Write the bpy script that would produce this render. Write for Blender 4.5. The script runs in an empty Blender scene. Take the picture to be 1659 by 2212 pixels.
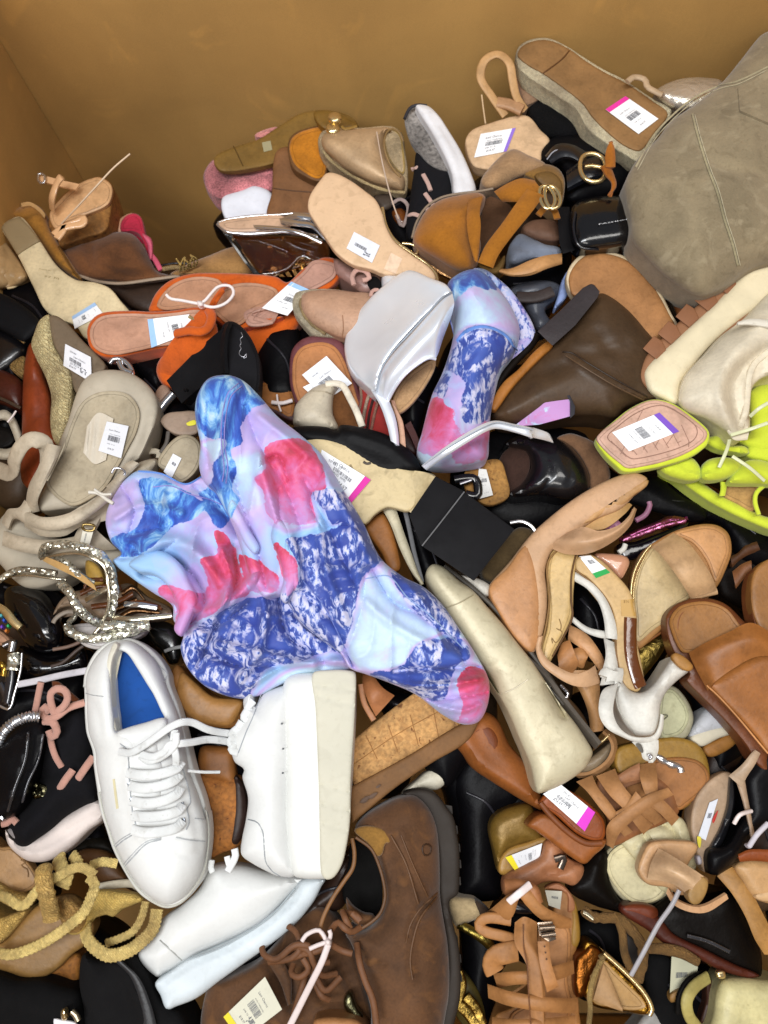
import bpy, bmesh, math, random
import numpy as np
from mathutils import Vector
from mathutils.geometry import delaunay_2d_cdt
R = math.radians
rng = np.random.default_rng(7); random.seed(7)
SC = bpy.context.scene
def MAT(*a, **k): return mat(*a, **k)
# ------------------------------------------------------------------ camera
CAMZ = 0.80; TILT = R(15); F = 1700.0; CX, CY = 829.5, 1106.0
cam_d = bpy.data.cameras.new('camera'); cam = bpy.data.objects.new('camera', cam_d)
SC.collection.objects.link(cam); SC.camera = cam
cam.location = (0, 0, CAMZ); cam.rotation_euler = (TILT, 0, 0)
cam_d.sensor_fit = 'VERTICAL'; cam_d.sensor_height = 36; cam_d.lens = 36*F/2212
cam_d.dof.use_dof = True; cam_d.dof.focus_distance = .78; cam_d.dof.aperture_fstop = 6.3; cam_d.clip_start = .02; cam_d.clip_end = 60
# ------------------------------------------------------------------ light: shop ceiling fittings
wd = bpy.data.worlds.new('World'); SC.world = wd; wd.use_nodes = True
bg = wd.node_tree.nodes['Background']
bg.inputs[0].default_value = (.86, .90, 1, 1); bg.inputs[1].default_value = .22
def lamp(x, y, z, sx, sy, w, col, tgt=(0, .05, 0)):
    l = bpy.data.lights.new('ceiling_lamp', 'AREA'); l.shape = 'RECTANGLE'; l.size = sx; l.size_y = sy
    l.energy = w; l.color = col
    o = bpy.data.objects.new('ceiling_lamp', l); SC.collection.objects.link(o); o.location = (x, y, z)
    o.rotation_euler = (Vector(tgt)-Vector((x, y, z))).to_track_quat('-Z', 'Y').to_euler()
lamp(-.75, -.25, 2.3, .5, 1.9, 52, (.95, .975, 1))
lamp(.45, .35, 2.4, .5, 1.9, 23, (1, .97, .92))
lamp(-.2, -1.3, 2.2, 1.4, .4, 17, (1, .96, .9))
SC.view_settings.view_transform = 'Standard'; SC.view_settings.look = 'None'
SC.view_settings.exposure = 0; SC.view_settings.gamma = 1
SC.render.filter_size = 1.9
# ------------------------------------------------------------------ photo-plan measurements -> metres
def Wp(u, v, h):
    """a plan measurement (u, v) lying at height h (m) -> world point"""
    u = np.asarray(u, float); v = np.asarray(v, float); h = np.asarray(h, float)
    a = (u-CX)/F; b = (CY-v)/F
    y = math.sin(TILT)+b*math.cos(TILT); z = -math.cos(TILT)+b*math.sin(TILT)
    t = (h-CAMZ)/z
    return np.stack([a*t, y*t, CAMZ+z*t], -1)
TL = dict(A=(0, 400), B=(800, 300), C=(1448, 50), D=(0, 900), E=(700, 800), F=(1448, 700), G=(0, 1600),
          H=(800, 1500), I=(1448, 1400), J=(1448, 2100), K=(0, 2464), L=(700, 2464), M=(1448, 2464))
K1 = 1659/2448
def parse(s, h=0.0):
    """'A x,y[,h][*] ...' : sheet letter then points; h in cm added to base; * marks a corner"""
    if not isinstance(s, str): return s
    uv, hh, cr = [], [], []; m = 'Z'
    for tk in s.split():
        if tk[0].isalpha(): m = tk; continue
        c = tk.endswith('*'); q = [float(x) for x in tk.rstrip('*').split(',')]
        x, y = q[:2]
        if m == 'Q': x, y = x*.5, 756.3+y*.5
        elif m == 'S': x, y = 829.5+x*.5, 605.2+y*.5
        elif m == 'U': x, y = x*.5, 1391.3+y*.5
        elif m == 'N': x, y = x/2.37*K1, (2100+y/2.37)*K1
        elif m != 'Z':
            o = TL[m]; x, y = (o[0]+x/1.659)*K1, (o[1]+y/1.659)*K1
        uv.append((x, y)); hh.append(q[2]+h if len(q) > 2 else h); cr.append(c)
    return np.array(uv), np.array(hh), cr
def cmr(p0, p1, p2, p3, n):
    t = np.linspace(0, 1, n, endpoint=False)[:, None]
    d1 = max(np.linalg.norm(p2[:2]-p1[:2]), 1e-6)
    m1 = (p2-p0)*d1/max(np.linalg.norm(p2[:2]-p1[:2])+np.linalg.norm(p1[:2]-p0[:2]), 1e-6)
    m2 = (p3-p1)*d1/max(np.linalg.norm(p2[:2]-p1[:2])+np.linalg.norm(p3[:2]-p2[:2]), 1e-6)
    t2, t3 = t*t, t*t*t
    return (2*t3-3*t2+1)*p1+(t3-2*t2+t)*m1+(-2*t3+3*t2)*p2+(t3-t2)*m2
def smooth(P, cr, closed, n=10):
    N = len(P); out = []
    for i in range(N if closed else N-1):
        p1, p2 = P[i], P[(i+1) % N]
        if cr[i] or (not closed and i == 0): p0 = 2*p1-p2
        else: p0 = P[i-1]
        j = (i+1) % N
        if cr[j] or (not closed and j == N-1): p3 = 2*p2-p1
        else: p3 = P[(i+2) % N]
        out.append(cmr(p0, p1, p2, p3, n))
    if not closed: out.append(P[-1:])
    return np.concatenate(out)
def resamp(Q, closed, n=None, step=None):
    if closed: Q = np.vstack([Q, Q[:1]])
    d = np.r_[0, np.cumsum(np.linalg.norm(np.diff(Q[:, :2], axis=0), axis=1)+1e-9)]
    if n is None: n = max(int(d[-1]/step), 8)
    t = np.linspace(0, d[-1], n, endpoint=not closed)
    return np.stack([np.interp(t, d, Q[:, k]) for k in range(Q.shape[1])], 1)
def curve(s, h=0, closed=False, n=None, step=6):
    uv, hh, cr = parse(s, h)
    return resamp(smooth(np.column_stack([uv, hh]), cr, closed), closed, n, step)
def dseg(p, poly, closed=True):
    a = poly; b = np.roll(poly, -1, 0)
    if not closed: a, b = a[:-1], b[:-1]
    best = np.full(len(p), 1e9); ab = b-a; L = (ab**2).sum(1)+1e-9
    for k in range(0, len(p), 4000):
        q = p[k:k+4000, None, :]-a[None]
        t = np.clip((q*ab).sum(2)/L, 0, 1)
        best[k:k+4000] = np.sqrt((((q-t[..., None]*ab)**2).sum(2)).min(1))
    return best
def inside(p, poly):
    x, y = p[:, 0:1], p[:, 1:2]; a = poly; b = np.roll(poly, -1, 0)
    c = ((a[:, 1] > y) != (b[:, 1] > y)) & (x < (b[:, 0]-a[:, 0])*(y-a[:, 1])/(b[:, 1]-a[:, 1]+1e-12)+a[:, 0])
    return c.sum(1) % 2 == 1
# ------------------------------------------------------------------ things and parts
THINGS = []
class T:
    def __init__(s, name, label, cat, group=None):
        s.name, s.label, s.cat, s.group, s.parts = name, label, cat, group, []; s.extra = []; THINGS.append(s)
    def mesh(s, name, mat, V, Fc, parent=None, sharp=42, label=None, col=None):
        me = bpy.data.meshes.new(name); me.from_pydata([tuple(v) for v in V], [], [tuple(int(i) for i in f) for f in Fc])
        if col is not None:
            at = me.color_attributes.new('print', 'FLOAT_COLOR', 'POINT')
            at.data.foreach_set('color', (col if col.shape[1] == 4 else np.column_stack([col, np.ones(len(col))])).ravel())
        bm = bmesh.new(); bm.from_mesh(me); bmesh.ops.recalc_face_normals(bm, faces=bm.faces); bm.to_mesh(me); bm.free()
        me.materials.append(mat); me.polygons.foreach_set('use_smooth', [True]*len(me.polygons))
        me.set_sharp_from_angle(angle=R(sharp)); me.update()
        o = bpy.data.objects.new(name, me); SC.collection.objects.link(o)
        if label: o['label'] = label
        o['_p'] = parent.name if parent else ''
        s.parts.append(o); return o
    # a slab, upper or padded body of any outline: rounded rim, real thickness, optional openings
    def puff(s, name, mat, outline, h=0, b=.3, r=10, th=1.0, holes=(), rh=10, rb=.3, hd=3, step=8, bumps=(), nz=0, nzs=60,
             parent=None, label=None, col=None, tip=(0, 0), shrink=.94, sharp=42, fold=None, edge=None):
        O = curve(outline, h, True, step=step*.75); out2 = O[:, :2]
        HL = [curve(x, h, True, step=step*.75) for x in holes]
        A = np.column_stack([out2, np.ones(len(out2))]); cf, *_ = np.linalg.lstsq(A, O[:, 2], rcond=None)
        res = O[:, 2]-A@cf; big = np.abs(res).max() > .02
        C0 = np.array([out2.mean(0)])
        ph = random.random()*50
        BP = [(curve(x, 0, False, step=step)[:, :], amp, w) for x, amp, w in bumps]
        def base(p):
            z = np.column_stack([p, np.ones(len(p))])@cf
            if big:
                o2 = out2[::3]; rr = res[::3]
                for k in range(0, len(p), 4000):
                    d = ((p[k:k+4000, None]-o2[None])**2).sum(2)+4; w = 1/d**1.3
                    z[k:k+4000] += (w*rr).sum(1)/w.sum(1)
            return z
        def hf(p, onb=False):
            p = np.asarray(p, float).reshape(-1, 2)
            z = base(p); d = dseg(p, out2)
            d = np.where(inside(p, out2), d, 0) if not onb else d
            q = np.clip(d/r, 0, 1); prof = np.sqrt(np.clip(1-(1-q)**2, 0, 1))
            z = z+b*prof
            for H_ in HL:
                dd = np.clip(dseg(p, H_[:, :2])/rh, 0, 1); z = z-rb*(1-np.sqrt(np.clip(1-(1-dd)**2, 0, 1)))
            for cv, amp, w in BP:
                dd = dseg(p, cv[:, :2], False); z = z+amp*(np.exp(-dd/w*1.15) if (fold and amp < 0) else np.exp(-(dd/w)**2))*np.clip(d/w, 0, 1)
            if nz:
                x, y = p[:, 0]/nzs, p[:, 1]/nzs
                z = z+nz*(np.sin(x*1.7+ph+np.sin(y*1.3+ph))+np.sin(y*2.1-ph+1.4*np.sin(x*.9))+.5*np.sin(x*4.1+y*3.3+ph))*.4*np.clip(d/r, 0, 1)
            if fold:
                am, sc_, an = fold; c_, s_ = math.cos(an), math.sin(an)
                X = (p[:, 0]*c_+p[:, 1]*s_)/sc_; Y = (-p[:, 0]*s_+p[:, 1]*c_)/sc_
                wx = X*.9+.9*np.sin(Y*.55+ph)+.5*np.sin(Y*1.3-X*.4+ph*2)
                rg = 1-np.abs(np.sin(wx)); rg2 = 1-np.abs(np.sin(wx*1.9+1.1*np.sin(Y*.8+ph)))
                gate = .5+.5*np.sin(X*.37+Y*.61+ph*1.7)
                z = z+am*(rg**2*gate+.5*rg2**2*(1-gate)-.3)*np.clip(d/r*1.5, 0, 1)
            return z
        lo, hi = out2.min(0), out2.max(0)
        gx, gy = np.meshgrid(np.arange(lo[0], hi[0], step), np.arange(lo[1], hi[1], step*.866)); gx = gx+(np.arange(len(gx))[:, None] % 2)*step*.5
        g = np.column_stack([gx.ravel(), gy.ravel()]); g = g+rng.uniform(-.08, .08, g.shape)*step
        g = g[inside(g, out2)]; g = g[dseg(g, out2) > max(step*.55, min(r, step*1.2)+step*.35)]
        nin = [g]
        def offs(cl, ds, sgn):
            t = np.roll(cl, -1, 0)-np.roll(cl, 1, 0); n = np.column_stack([-t[:, 1], t[:, 0]]); n /= np.linalg.norm(n, axis=1)[:, None]+1e-9
            ar = .5*np.sum(cl[:, 0]*np.roll(cl[:, 1], -1)-np.roll(cl[:, 0], -1)*cl[:, 1])
            q = cl+n*ds*(1 if ar > 0 else -1)*sgn
            return q[(dseg(q, cl) > ds*.93) & (inside(q, cl) == (sgn > 0))]
        for f_ in (.12, .42, 1.0):
            ds = min(r, step*1.2)*f_
            if ds > .6: q = offs(out2, ds, 1); nin.append(q)
        g = np.vstack(nin)
        for H_ in HL:
            g = g[~inside(g, H_[:, :2])]; g = g[dseg(g, H_[:, :2]) > step*.8]
            for ds in (min(rh, step)*.15, min(rh, step)*.6): q = offs(H_[:, :2], ds, -1); q = q[inside(q, out2)]; g = np.vstack([g, q])
        loops = [out2]+[x[:, :2] for x in HL]
        pts = np.vstack(loops+[g]); edges = []; k = 0
        for l in loops: edges += [(k+i, k+(i+1) % len(l)) for i in range(len(l))]; k += len(l)
        vo, eo, fo, ov, oe, of = delaunay_2d_cdt([Vector(x) for x in pts.tolist()], edges, [], 0, 1e-4)
        P = np.array([tuple(v) for v in vo]); Fc = np.array([f for f in fo if len(f) == 3])
        ce = P[Fc].mean(1); ok = inside(ce, out2)
        for H_ in HL: ok &= ~inside(ce, H_[:, :2])
        Fc = Fc[ok]
        Z = hf(P, True); V = Wp(P[:, 0], P[:, 1], Z/100)
        from collections import Counter
        ec = Counter()
        for a_, b_, c_ in Fc:
            for e in ((a_, b_), (b_, c_), (c_, a_)): ec[tuple(sorted((int(e[0]), int(e[1]))))] += 1
        bd = [e for e, c in ec.items() if c == 1]
        V = list(V); Fl = [tuple(f) for f in Fc]; cen = np.mean([V[a_] for e in bd for a_ in e], 0)
        if HL: dh = np.min([dseg(P, H_[:, :2]) for H_ in HL], 0)
        do = dseg(P, out2)
        mp = {}; nb = len(V)
        tipv = np.array([tip[0], tip[1], -1.0])
        low = {}
        for a_ in {x for e in bd for x in e}:
            hole = bool(HL) and dh[a_] < do[a_]
            p = V[a_]; T_ = hd if hole else th
            q1 = p+tipv*T_*.005*1.0; q2 = p+tipv*T_*.01
            if not hole: q2 = np.array([cen[0]+(q2[0]-cen[0])*shrink, cen[1]+(q2[1]-cen[1])*shrink, q2[2]])
            mp[a_] = (len(V), len(V)+1, hole); V += [q1, q2]
        for a_, b_ in bd:
            if a_ not in mp or b_ not in mp: continue
            Fl.append((a_, b_, mp[b_][0], mp[a_][0])); Fl.append((mp[a_][0], mp[b_][0], mp[b_][1], mp[a_][1]))
        # underside cap from the same triangulation (solid bodies)
        if not HL:
            cz = np.mean([V[m[1]][2] for m in mp.values()])
            adj = {}
            for a_, b_ in bd: adj.setdefault(a_, []).append(b_); adj.setdefault(b_, []).append(a_)
            ci = len(V); cc = np.mean([V[m[1]] for m in mp.values()], 0); V.append(cc)
            for a_, b_ in bd: Fl.append((mp[a_][1], mp[b_][1], ci))
        cl = None
        if col is not None:
            c0 = col(P); cl = np.zeros((len(V), c0.shape[1])); cl[:len(P)] = c0
            for a_, m in mp.items(): cl[m[0]] = cl[m[1]] = c0[a_]
        o = s.mesh(name, mat, V, Fl, parent, sharp, label, cl)
        s.hf = hf; HF[o.name] = hf
        if edge is None and name in ('footbed', 'insole', 'toe_footbed', 'heel_seat'): edge = 'in'
        if edge:
            q = offs(out2, 7, 1)[::2]
            if len(q) > 8:
                jump = np.linalg.norm(q-np.roll(q, -1, 0), axis=1).max()
                if jump < 60:
                    base_c = mat_hex(mat).strip(); txt = 'Z '+' '.join(f'{a_:.0f},{b_:.0f}' for a_, b_ in q)
                    s.tube('edge_groove' if name == 'outsole' else 'edge_stitching', MAT('leather', base_c), txt, .65, closed=True, on=o, off=.02, parent=o, step=5)
                    s.extra.append(s.parts.pop())
        return o
    # a sheet lofted through traced edge curves, with thickness
    def sheet(s, name, mat, curves, h=0, th=.2, b=0, n=30, m=6, parent=None, label=None, on=None, off=.15, wave=0, col=None, sharp=50, wn=9):
        C = []
        for c in curves:
            q = curve(c, h, False, n=n)
            if on is not None: q[:, 2] = HF[on.name](q[:, :2])+off
            C.append(q)
        C = np.array(C); K = len(C)
        if K == 2:
            t = np.linspace(0, 1, m+1)[:, None, None]; G = C[0]*(1-t)+C[1]*t
        else:
            G = np.array([smooth(C[:, i], [False]*K, False, m) for i in range(n)]).transpose(1, 0, 2)
        tt = np.linspace(0, 1, G.shape[0])[:, None]
        G[:, :, 2] += b*np.sqrt(np.clip(4*tt*(1-tt), 0, 1))
        if wave: G[:, :, 2] += wave*np.sin(np.linspace(0, wn*6.28, n))[None]*np.sin(tt*3.14)
        return s.grid(name, mat, G, th, parent, label, col, sharp)
    def grid(s, name, mat, G, th, parent=None, label=None, col=None, sharp=50):
        a, n = G.shape[:2]
        V = Wp(G[..., 0], G[..., 1], G[..., 2]/100)
        du = np.gradient(V, axis=0); dv = np.gradient(V, axis=1); N = np.cross(du, dv); N /= np.linalg.norm(N, axis=2)[..., None]+1e-12
        vm = V-np.array([0, 0, CAMZ])
        if (N*vm).sum(2).mean() > 0: N = -N
        Bt = V-N*th*.01
        Vv = list(V.reshape(-1, 3))+list(Bt.reshape(-1, 3)); o = a*n; Fl = []
        for i in range(a-1):
            for j in range(n-1):
                k = i*n+j; Fl.append((k, k+1, k+n+1, k+n)); Fl.append((o+k, o+k+n, o+k+n+1, o+k+1))
        for i in range(a-1):
            for j in (0, n-1): k = i*n+j; Fl.append((k, k+n, o+k+n, o+k))
        for j in range(n-1):
            for i in (0, a-1): k = i*n+j; Fl.append((k, k+1, o+k+1, o+k))
        cl = None
        if col is not None:
            c0 = col(G[..., :2].reshape(-1, 2)); cl = np.vstack([c0, c0])
        return s.mesh(name, mat, Vv, Fl, parent, sharp, label, cl)
    # a cord or flat strap along a path: w, t = width and thickness in plan px
    def tube(s, name, mat, path, r=3, t=None, h=0, parent=None, label=None, closed=False, on=None, off=.1, step=7, taper=0, seg=10, bead=0, beadn=10, twist=0):
        q = curve(path, h, closed, step=step)
        if on is not None: q[:, 2] = HF[on.name](q[:, :2])+off
        if taper == 0: pass
        V0 = Wp(q[:, 0], q[:, 1], q[:, 2]/100); n = len(V0); sc = .00047
        tg = (np.roll(V0, -1, 0)-np.roll(V0, 1, 0)) if closed else np.gradient(V0, axis=0)
        tg /= np.linalg.norm(tg, axis=1)[:, None]+1e-12
        up = np.array([0, 0, 1.0]); sd = np.cross(tg, up)
        ln = np.linalg.norm(sd, axis=1)[:, None]; sd = sd/(ln+1e-9)
        for i in range(1, n):
            if ln[i, 0] < .15 or sd[i]@sd[i-1] < -.2: sd[i] = sd[i-1]-(sd[i-1]@tg[i])*tg[i]; sd[i] /= np.linalg.norm(sd[i])+1e-9
        nn = np.cross(sd, tg)
        if twist:
            a_ = np.linspace(0, twist, n)[:, None]; sd, nn = sd*np.cos(a_)+nn*np.sin(a_), nn*np.cos(a_)-sd*np.sin(a_)
        tt = r if t is None else t
        V = []
        for i in range(n):
            f_ = 1.0
            if taper: x = i/(n-1); f_ = 1-taper*x
            if bead: f_ *= 1+bead*abs(math.sin(i*math.pi*beadn/n))
            for k in range(seg):
                a_ = 2*math.pi*k/seg; ca, sa = math.cos(a_), math.sin(a_)
                if t is not None and t < r*.6:
                    ca = math.copysign(abs(ca)**.55, ca); sa = math.copysign(abs(sa)**.7, sa)
                V.append(V0[i]+sd[i]*ca*r*sc*f_+nn[i]*sa*tt*sc*f_)
        Fl = []
        for i in range(n if closed else n-1):
            for k in range(seg):
                a_, b_ = i*seg+k, i*seg+(k+1) % seg; j = ((i+1) % n)*seg
                Fl.append((a_, b_, j+(k+1) % seg, j+k))
        if not closed: Fl += [tuple(range(seg)), tuple(range((n-1)*seg, n*seg))]
        return s.mesh(name, mat, V, Fl, parent, 60, label)
    # block between a near outline and a far outline (heels, platforms)
    def block(s, name, mat, top, bot, h=0, h2=-4, bev=.15, parent=None, label=None, step=10, segs=2, sharp=42):
        a = curve(top, h, True, n=64); b_ = curve(bot, h2, True, n=64)
        # keep corners: use only control points when few
        ua, ha, ca = parse(top, h); ub, hb, cb = parse(bot, h2)
        if len(ua) == len(ub):
            a = smooth(np.column_stack([ua, ha]), ca, True, 6); b_ = smooth(np.column_stack([ub, hb]), ca, True, 6)
        A = Wp(a[:, 0], a[:, 1], a[:, 2]/100); B = Wp(b_[:, 0], b_[:, 1], b_[:, 2]/100); n = len(A)
        me = bpy.data.meshes.new(name); bm = bmesh.new()
        va = [bm.verts.new(x) for x in A]; vb = [bm.verts.new(x) for x in B]
        bm.faces.new(va); bm.faces.new(vb[::-1])
        for i in range(n): bm.faces.new((va[i], vb[i], vb[(i+1) % n], va[(i+1) % n]))
        bmesh.ops.recalc_face_normals(bm, faces=bm.faces)
        bm.normal_update()
        ed = [e for e in bm.edges if len(e.link_faces) == 2 and e.calc_face_angle(0) > R(35)]
        if bev: bmesh.ops.bevel(bm, geom=ed, offset=bev*.01, segments=segs, affect='EDGES', profile=.6, clamp_overlap=True)
        bmesh.ops.triangulate(bm, faces=[f for f in bm.faces if len(f.verts) > 4])
        bm.to_mesh(me); bm.free(); V = [tuple(v.co) for v in me.vertices]; Fl = [tuple(p.vertices) for p in me.polygons]
        bpy.data.meshes.remove(me)
        return s.mesh(name, mat, V, Fl, parent, sharp, label)
    # paper price label / tag with print on it; corners TL TR BR BL of its reading direction
    def tag(s, corners, h=0, on=None, off=.12, stripe=None, side='R', style=0, name='price_label', hue='f2f3f5', parent=None, sw=.13, lines=True):
        uv, hh, _ = parse(corners, h); k = 7
        d_, e_ = uv[1]-uv[0], uv[3]-uv[0]
        if d_[0]*e_[1]-d_[1]*e_[0] < 0:
            uv, hh = uv[[3, 2, 1, 0]], hh[[3, 2, 1, 0]]; side = {'T': 'B', 'B': 'T'}.get(side, side)
        AR = np.linalg.norm(d_)/np.linalg.norm(e_)
        def bil(a_, b_):
            a_ = np.asarray(a_, float)[..., None]; b_ = np.asarray(b_, float)[..., None]
            X = np.column_stack([uv, hh])
            return X[0]*(1-a_)*(1-b_)+X[1]*a_*(1-b_)+X[2]*a_*b_+X[3]*(1-a_)*b_
        def lift(Q, extra):
            Q = Q.copy()
            if on is not None:
                pl = (HF[on.name](uv)+off)
                Q[..., 2] = HF[on.name](Q[..., :2].reshape(-1, 2)).reshape(Q.shape[:-1])+off
            Q[..., 2] += extra; return Q
        gb, ga = np.meshgrid(np.linspace(0, 1, k), np.linspace(0, 1, k)); G = lift(bil(ga, gb), 0)
        card = s.grid(name, mat('paper', hue), G, .05, parent)
        def rects(nm, m_, rs, ex):
            V = []; Fl = []
            for x0, y0, x1, y1 in rs:
                nx = 3 if x1-x0 > .2 else 1; ny = 3 if y1-y0 > .2 else 1
                gx, gy = np.meshgrid(np.linspace(x0, x1, nx+1), np.linspace(y0, y1, ny+1)); Q = lift(bil(gx, gy), ex)
                w = Wp(Q[..., 0], Q[..., 1], Q[..., 2]/100); o = len(V); V += list(w.reshape(-1, 3))
                for i in range(ny):
                    for j in range(nx): a_ = o+i*(nx+1)+j; Fl.append((a_, a_+1, a_+nx+2, a_+nx+1))
            return s.mesh(nm, m_, V, Fl, card)
        if stripe:
            q = {'R': (1-sw, 0, 1, 1), 'L': (0, 0, sw, 1), 'T': (0, 0, 1, sw), 'B': (0, 1-sw, 1, 1)}[side]
            rects('colour_stripe', mat('paper', stripe), [q], .04)
        rs = []; rr = random.Random(len(THINGS)*7+style)
        x0, y0, x1, y1 = .1, .08, .9, .92
        if stripe: 
            if side == 'R': x1 = 1-sw-.05
            if side == 'L': x0 = sw+.05
            if side == 'T': y0 = sw+.05
            if side == 'B': y1 = 1-sw-.05
        def X(a_): return x0+(x1-x0)*a_
        def Y(a_): return y0+(y1-y0)*a_
        lay = rr.randrange(3)
        bar = ((.18, .40, .82, .60), (.30, .30, .86, .46), (.12, .46, .66, .66))[lay] if style != 2 else (.30, .2, .85, .5)
        x = bar[0]
        while x < bar[2]:
            w = rr.choice([.008, .013, .02]); rs.append((X(x), Y(bar[1]), X(x+w), Y(bar[3]))); x += w+rr.choice([.009, .014, .02])
        if style == 3:      # label carrying a printed block too
            for i in range(6):
                for j in range(6):
                    if rr.random() < .55: rs.append((X(.62+i*.05), Y(.66+j*.045), X(.66+i*.05), Y(.70+j*.045)))
        rects('barcode', mat('paper', '5a5c64'), rs, .045)
        if lines:
            for i, (tx, a_, b_, c_) in enumerate(([('Last Chance', .12, .22, .62), ('SHOES  TURMRHCIPLE', .2, .36, .6), ('0048  7.5  M', .2, .74, .42), ('$18.97', .3, .92, .34)], [('Last Chance', .2, .16, .5), ('00 481 27', .1, .26, .4), ('SHOES  WMN', .3, .60, .44), ('8  M', .2, .76, .14), ('$14.97', .5, .93, .38)], [('SHOES', .12, .20, .3), ('Last Chance', .3, .38, .55), ('20 7719 4', .15, .80, .5), ('$24.97', .12, .95, .3)])[lay]):
                s.text(tx, lambda p, q, a_=a_, b_=b_, c_=c_: lift(bil(X(a_+p*c_), Y(b_)-q*c_*AR*(x1-x0)), .05), mat('paper', '666870'), card)
        return card
    def text(s, tx, f, m, parent=None, name='printed_text', thick=0):
        cu = bpy.data.curves.new('t', 'FONT'); cu.body = tx; cu.resolution_u = 1
        ob = bpy.data.objects.new('t', cu); me = bpy.data.meshes.new_from_object(ob)
        V = np.array([tuple(v.co)[:2] for v in me.vertices]); Fl = [tuple(p.vertices) for p in me.polygons]
        if len(V) == 0: return
        w = V[:, 0].max(); Q = f(V[:, 0]/w, V[:, 1]/w)
        P = Wp(Q[..., 0], Q[..., 1], Q[..., 2]/100)
        bpy.data.meshes.remove(me); bpy.data.objects.remove(ob); bpy.data.curves.remove(cu)
        return s.mesh(name, m, list(P), Fl, parent)
    def writing(s, tx, p0, p1, ht, m, h=0, on=None, off=.12, parent=None, up=1, shear=0):
        """letters along the line p0 -> p1 (plan px); ht scales letter height"""
        (a, b_), hh, _ = parse(p0+' '+p1, h); d = b_-a; nrm = np.array([d[1], -d[0]])*up
        def f(p, q):
            Q = a+d*(p+shear*q)[:, None]+nrm*(q*ht)[:, None]
            z = hh[0]+(hh[1]-hh[0])*p if on is None else HF[on.name](Q)+off
            return np.column_stack([Q, z])
        return s.text(tx, f, m, parent, 'lettering')
    def pair(s, *a, **k): pass
HF = {}
def finish():
    for t in THINGS:
        if not t.parts: continue
        t.parts = t.parts+t.extra
        names = {o.name: o for o in t.parts}
        allv = []
        for o in t.parts:
            a = np.empty(len(o.data.vertices)*3); o.data.vertices.foreach_get('co', a); allv.append(a.reshape(-1, 3))
        A = np.vstack(allv); loc = np.array([(A[:, 0].min()+A[:, 0].max())/2, (A[:, 1].min()+A[:, 1].max())/2, A[:, 2].min()])
        for o, a in zip(t.parts, allv): o.data.vertices.foreach_set('co', (a-loc).ravel()); o.data.update()
        if len(t.parts) == 1:
            root = t.parts[0]; root.name = t.name; root.location = loc
            if 'label' in root: del root['label']
        else:
            root = bpy.data.objects.new(t.name, None); SC.collection.objects.link(root); root.location = loc; root.empty_display_size = .05
            for o in t.parts: o.parent = names[o['_p']] if o['_p'] else root
        root['label'] = t.label
        if t.cat in ('structure', 'stuff'): root['kind'] = t.cat
        else: root['category'] = t.cat
        if t.group: root['group'] = t.group
        for o in t.parts:
            if '_p' in o: del o['_p']
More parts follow.
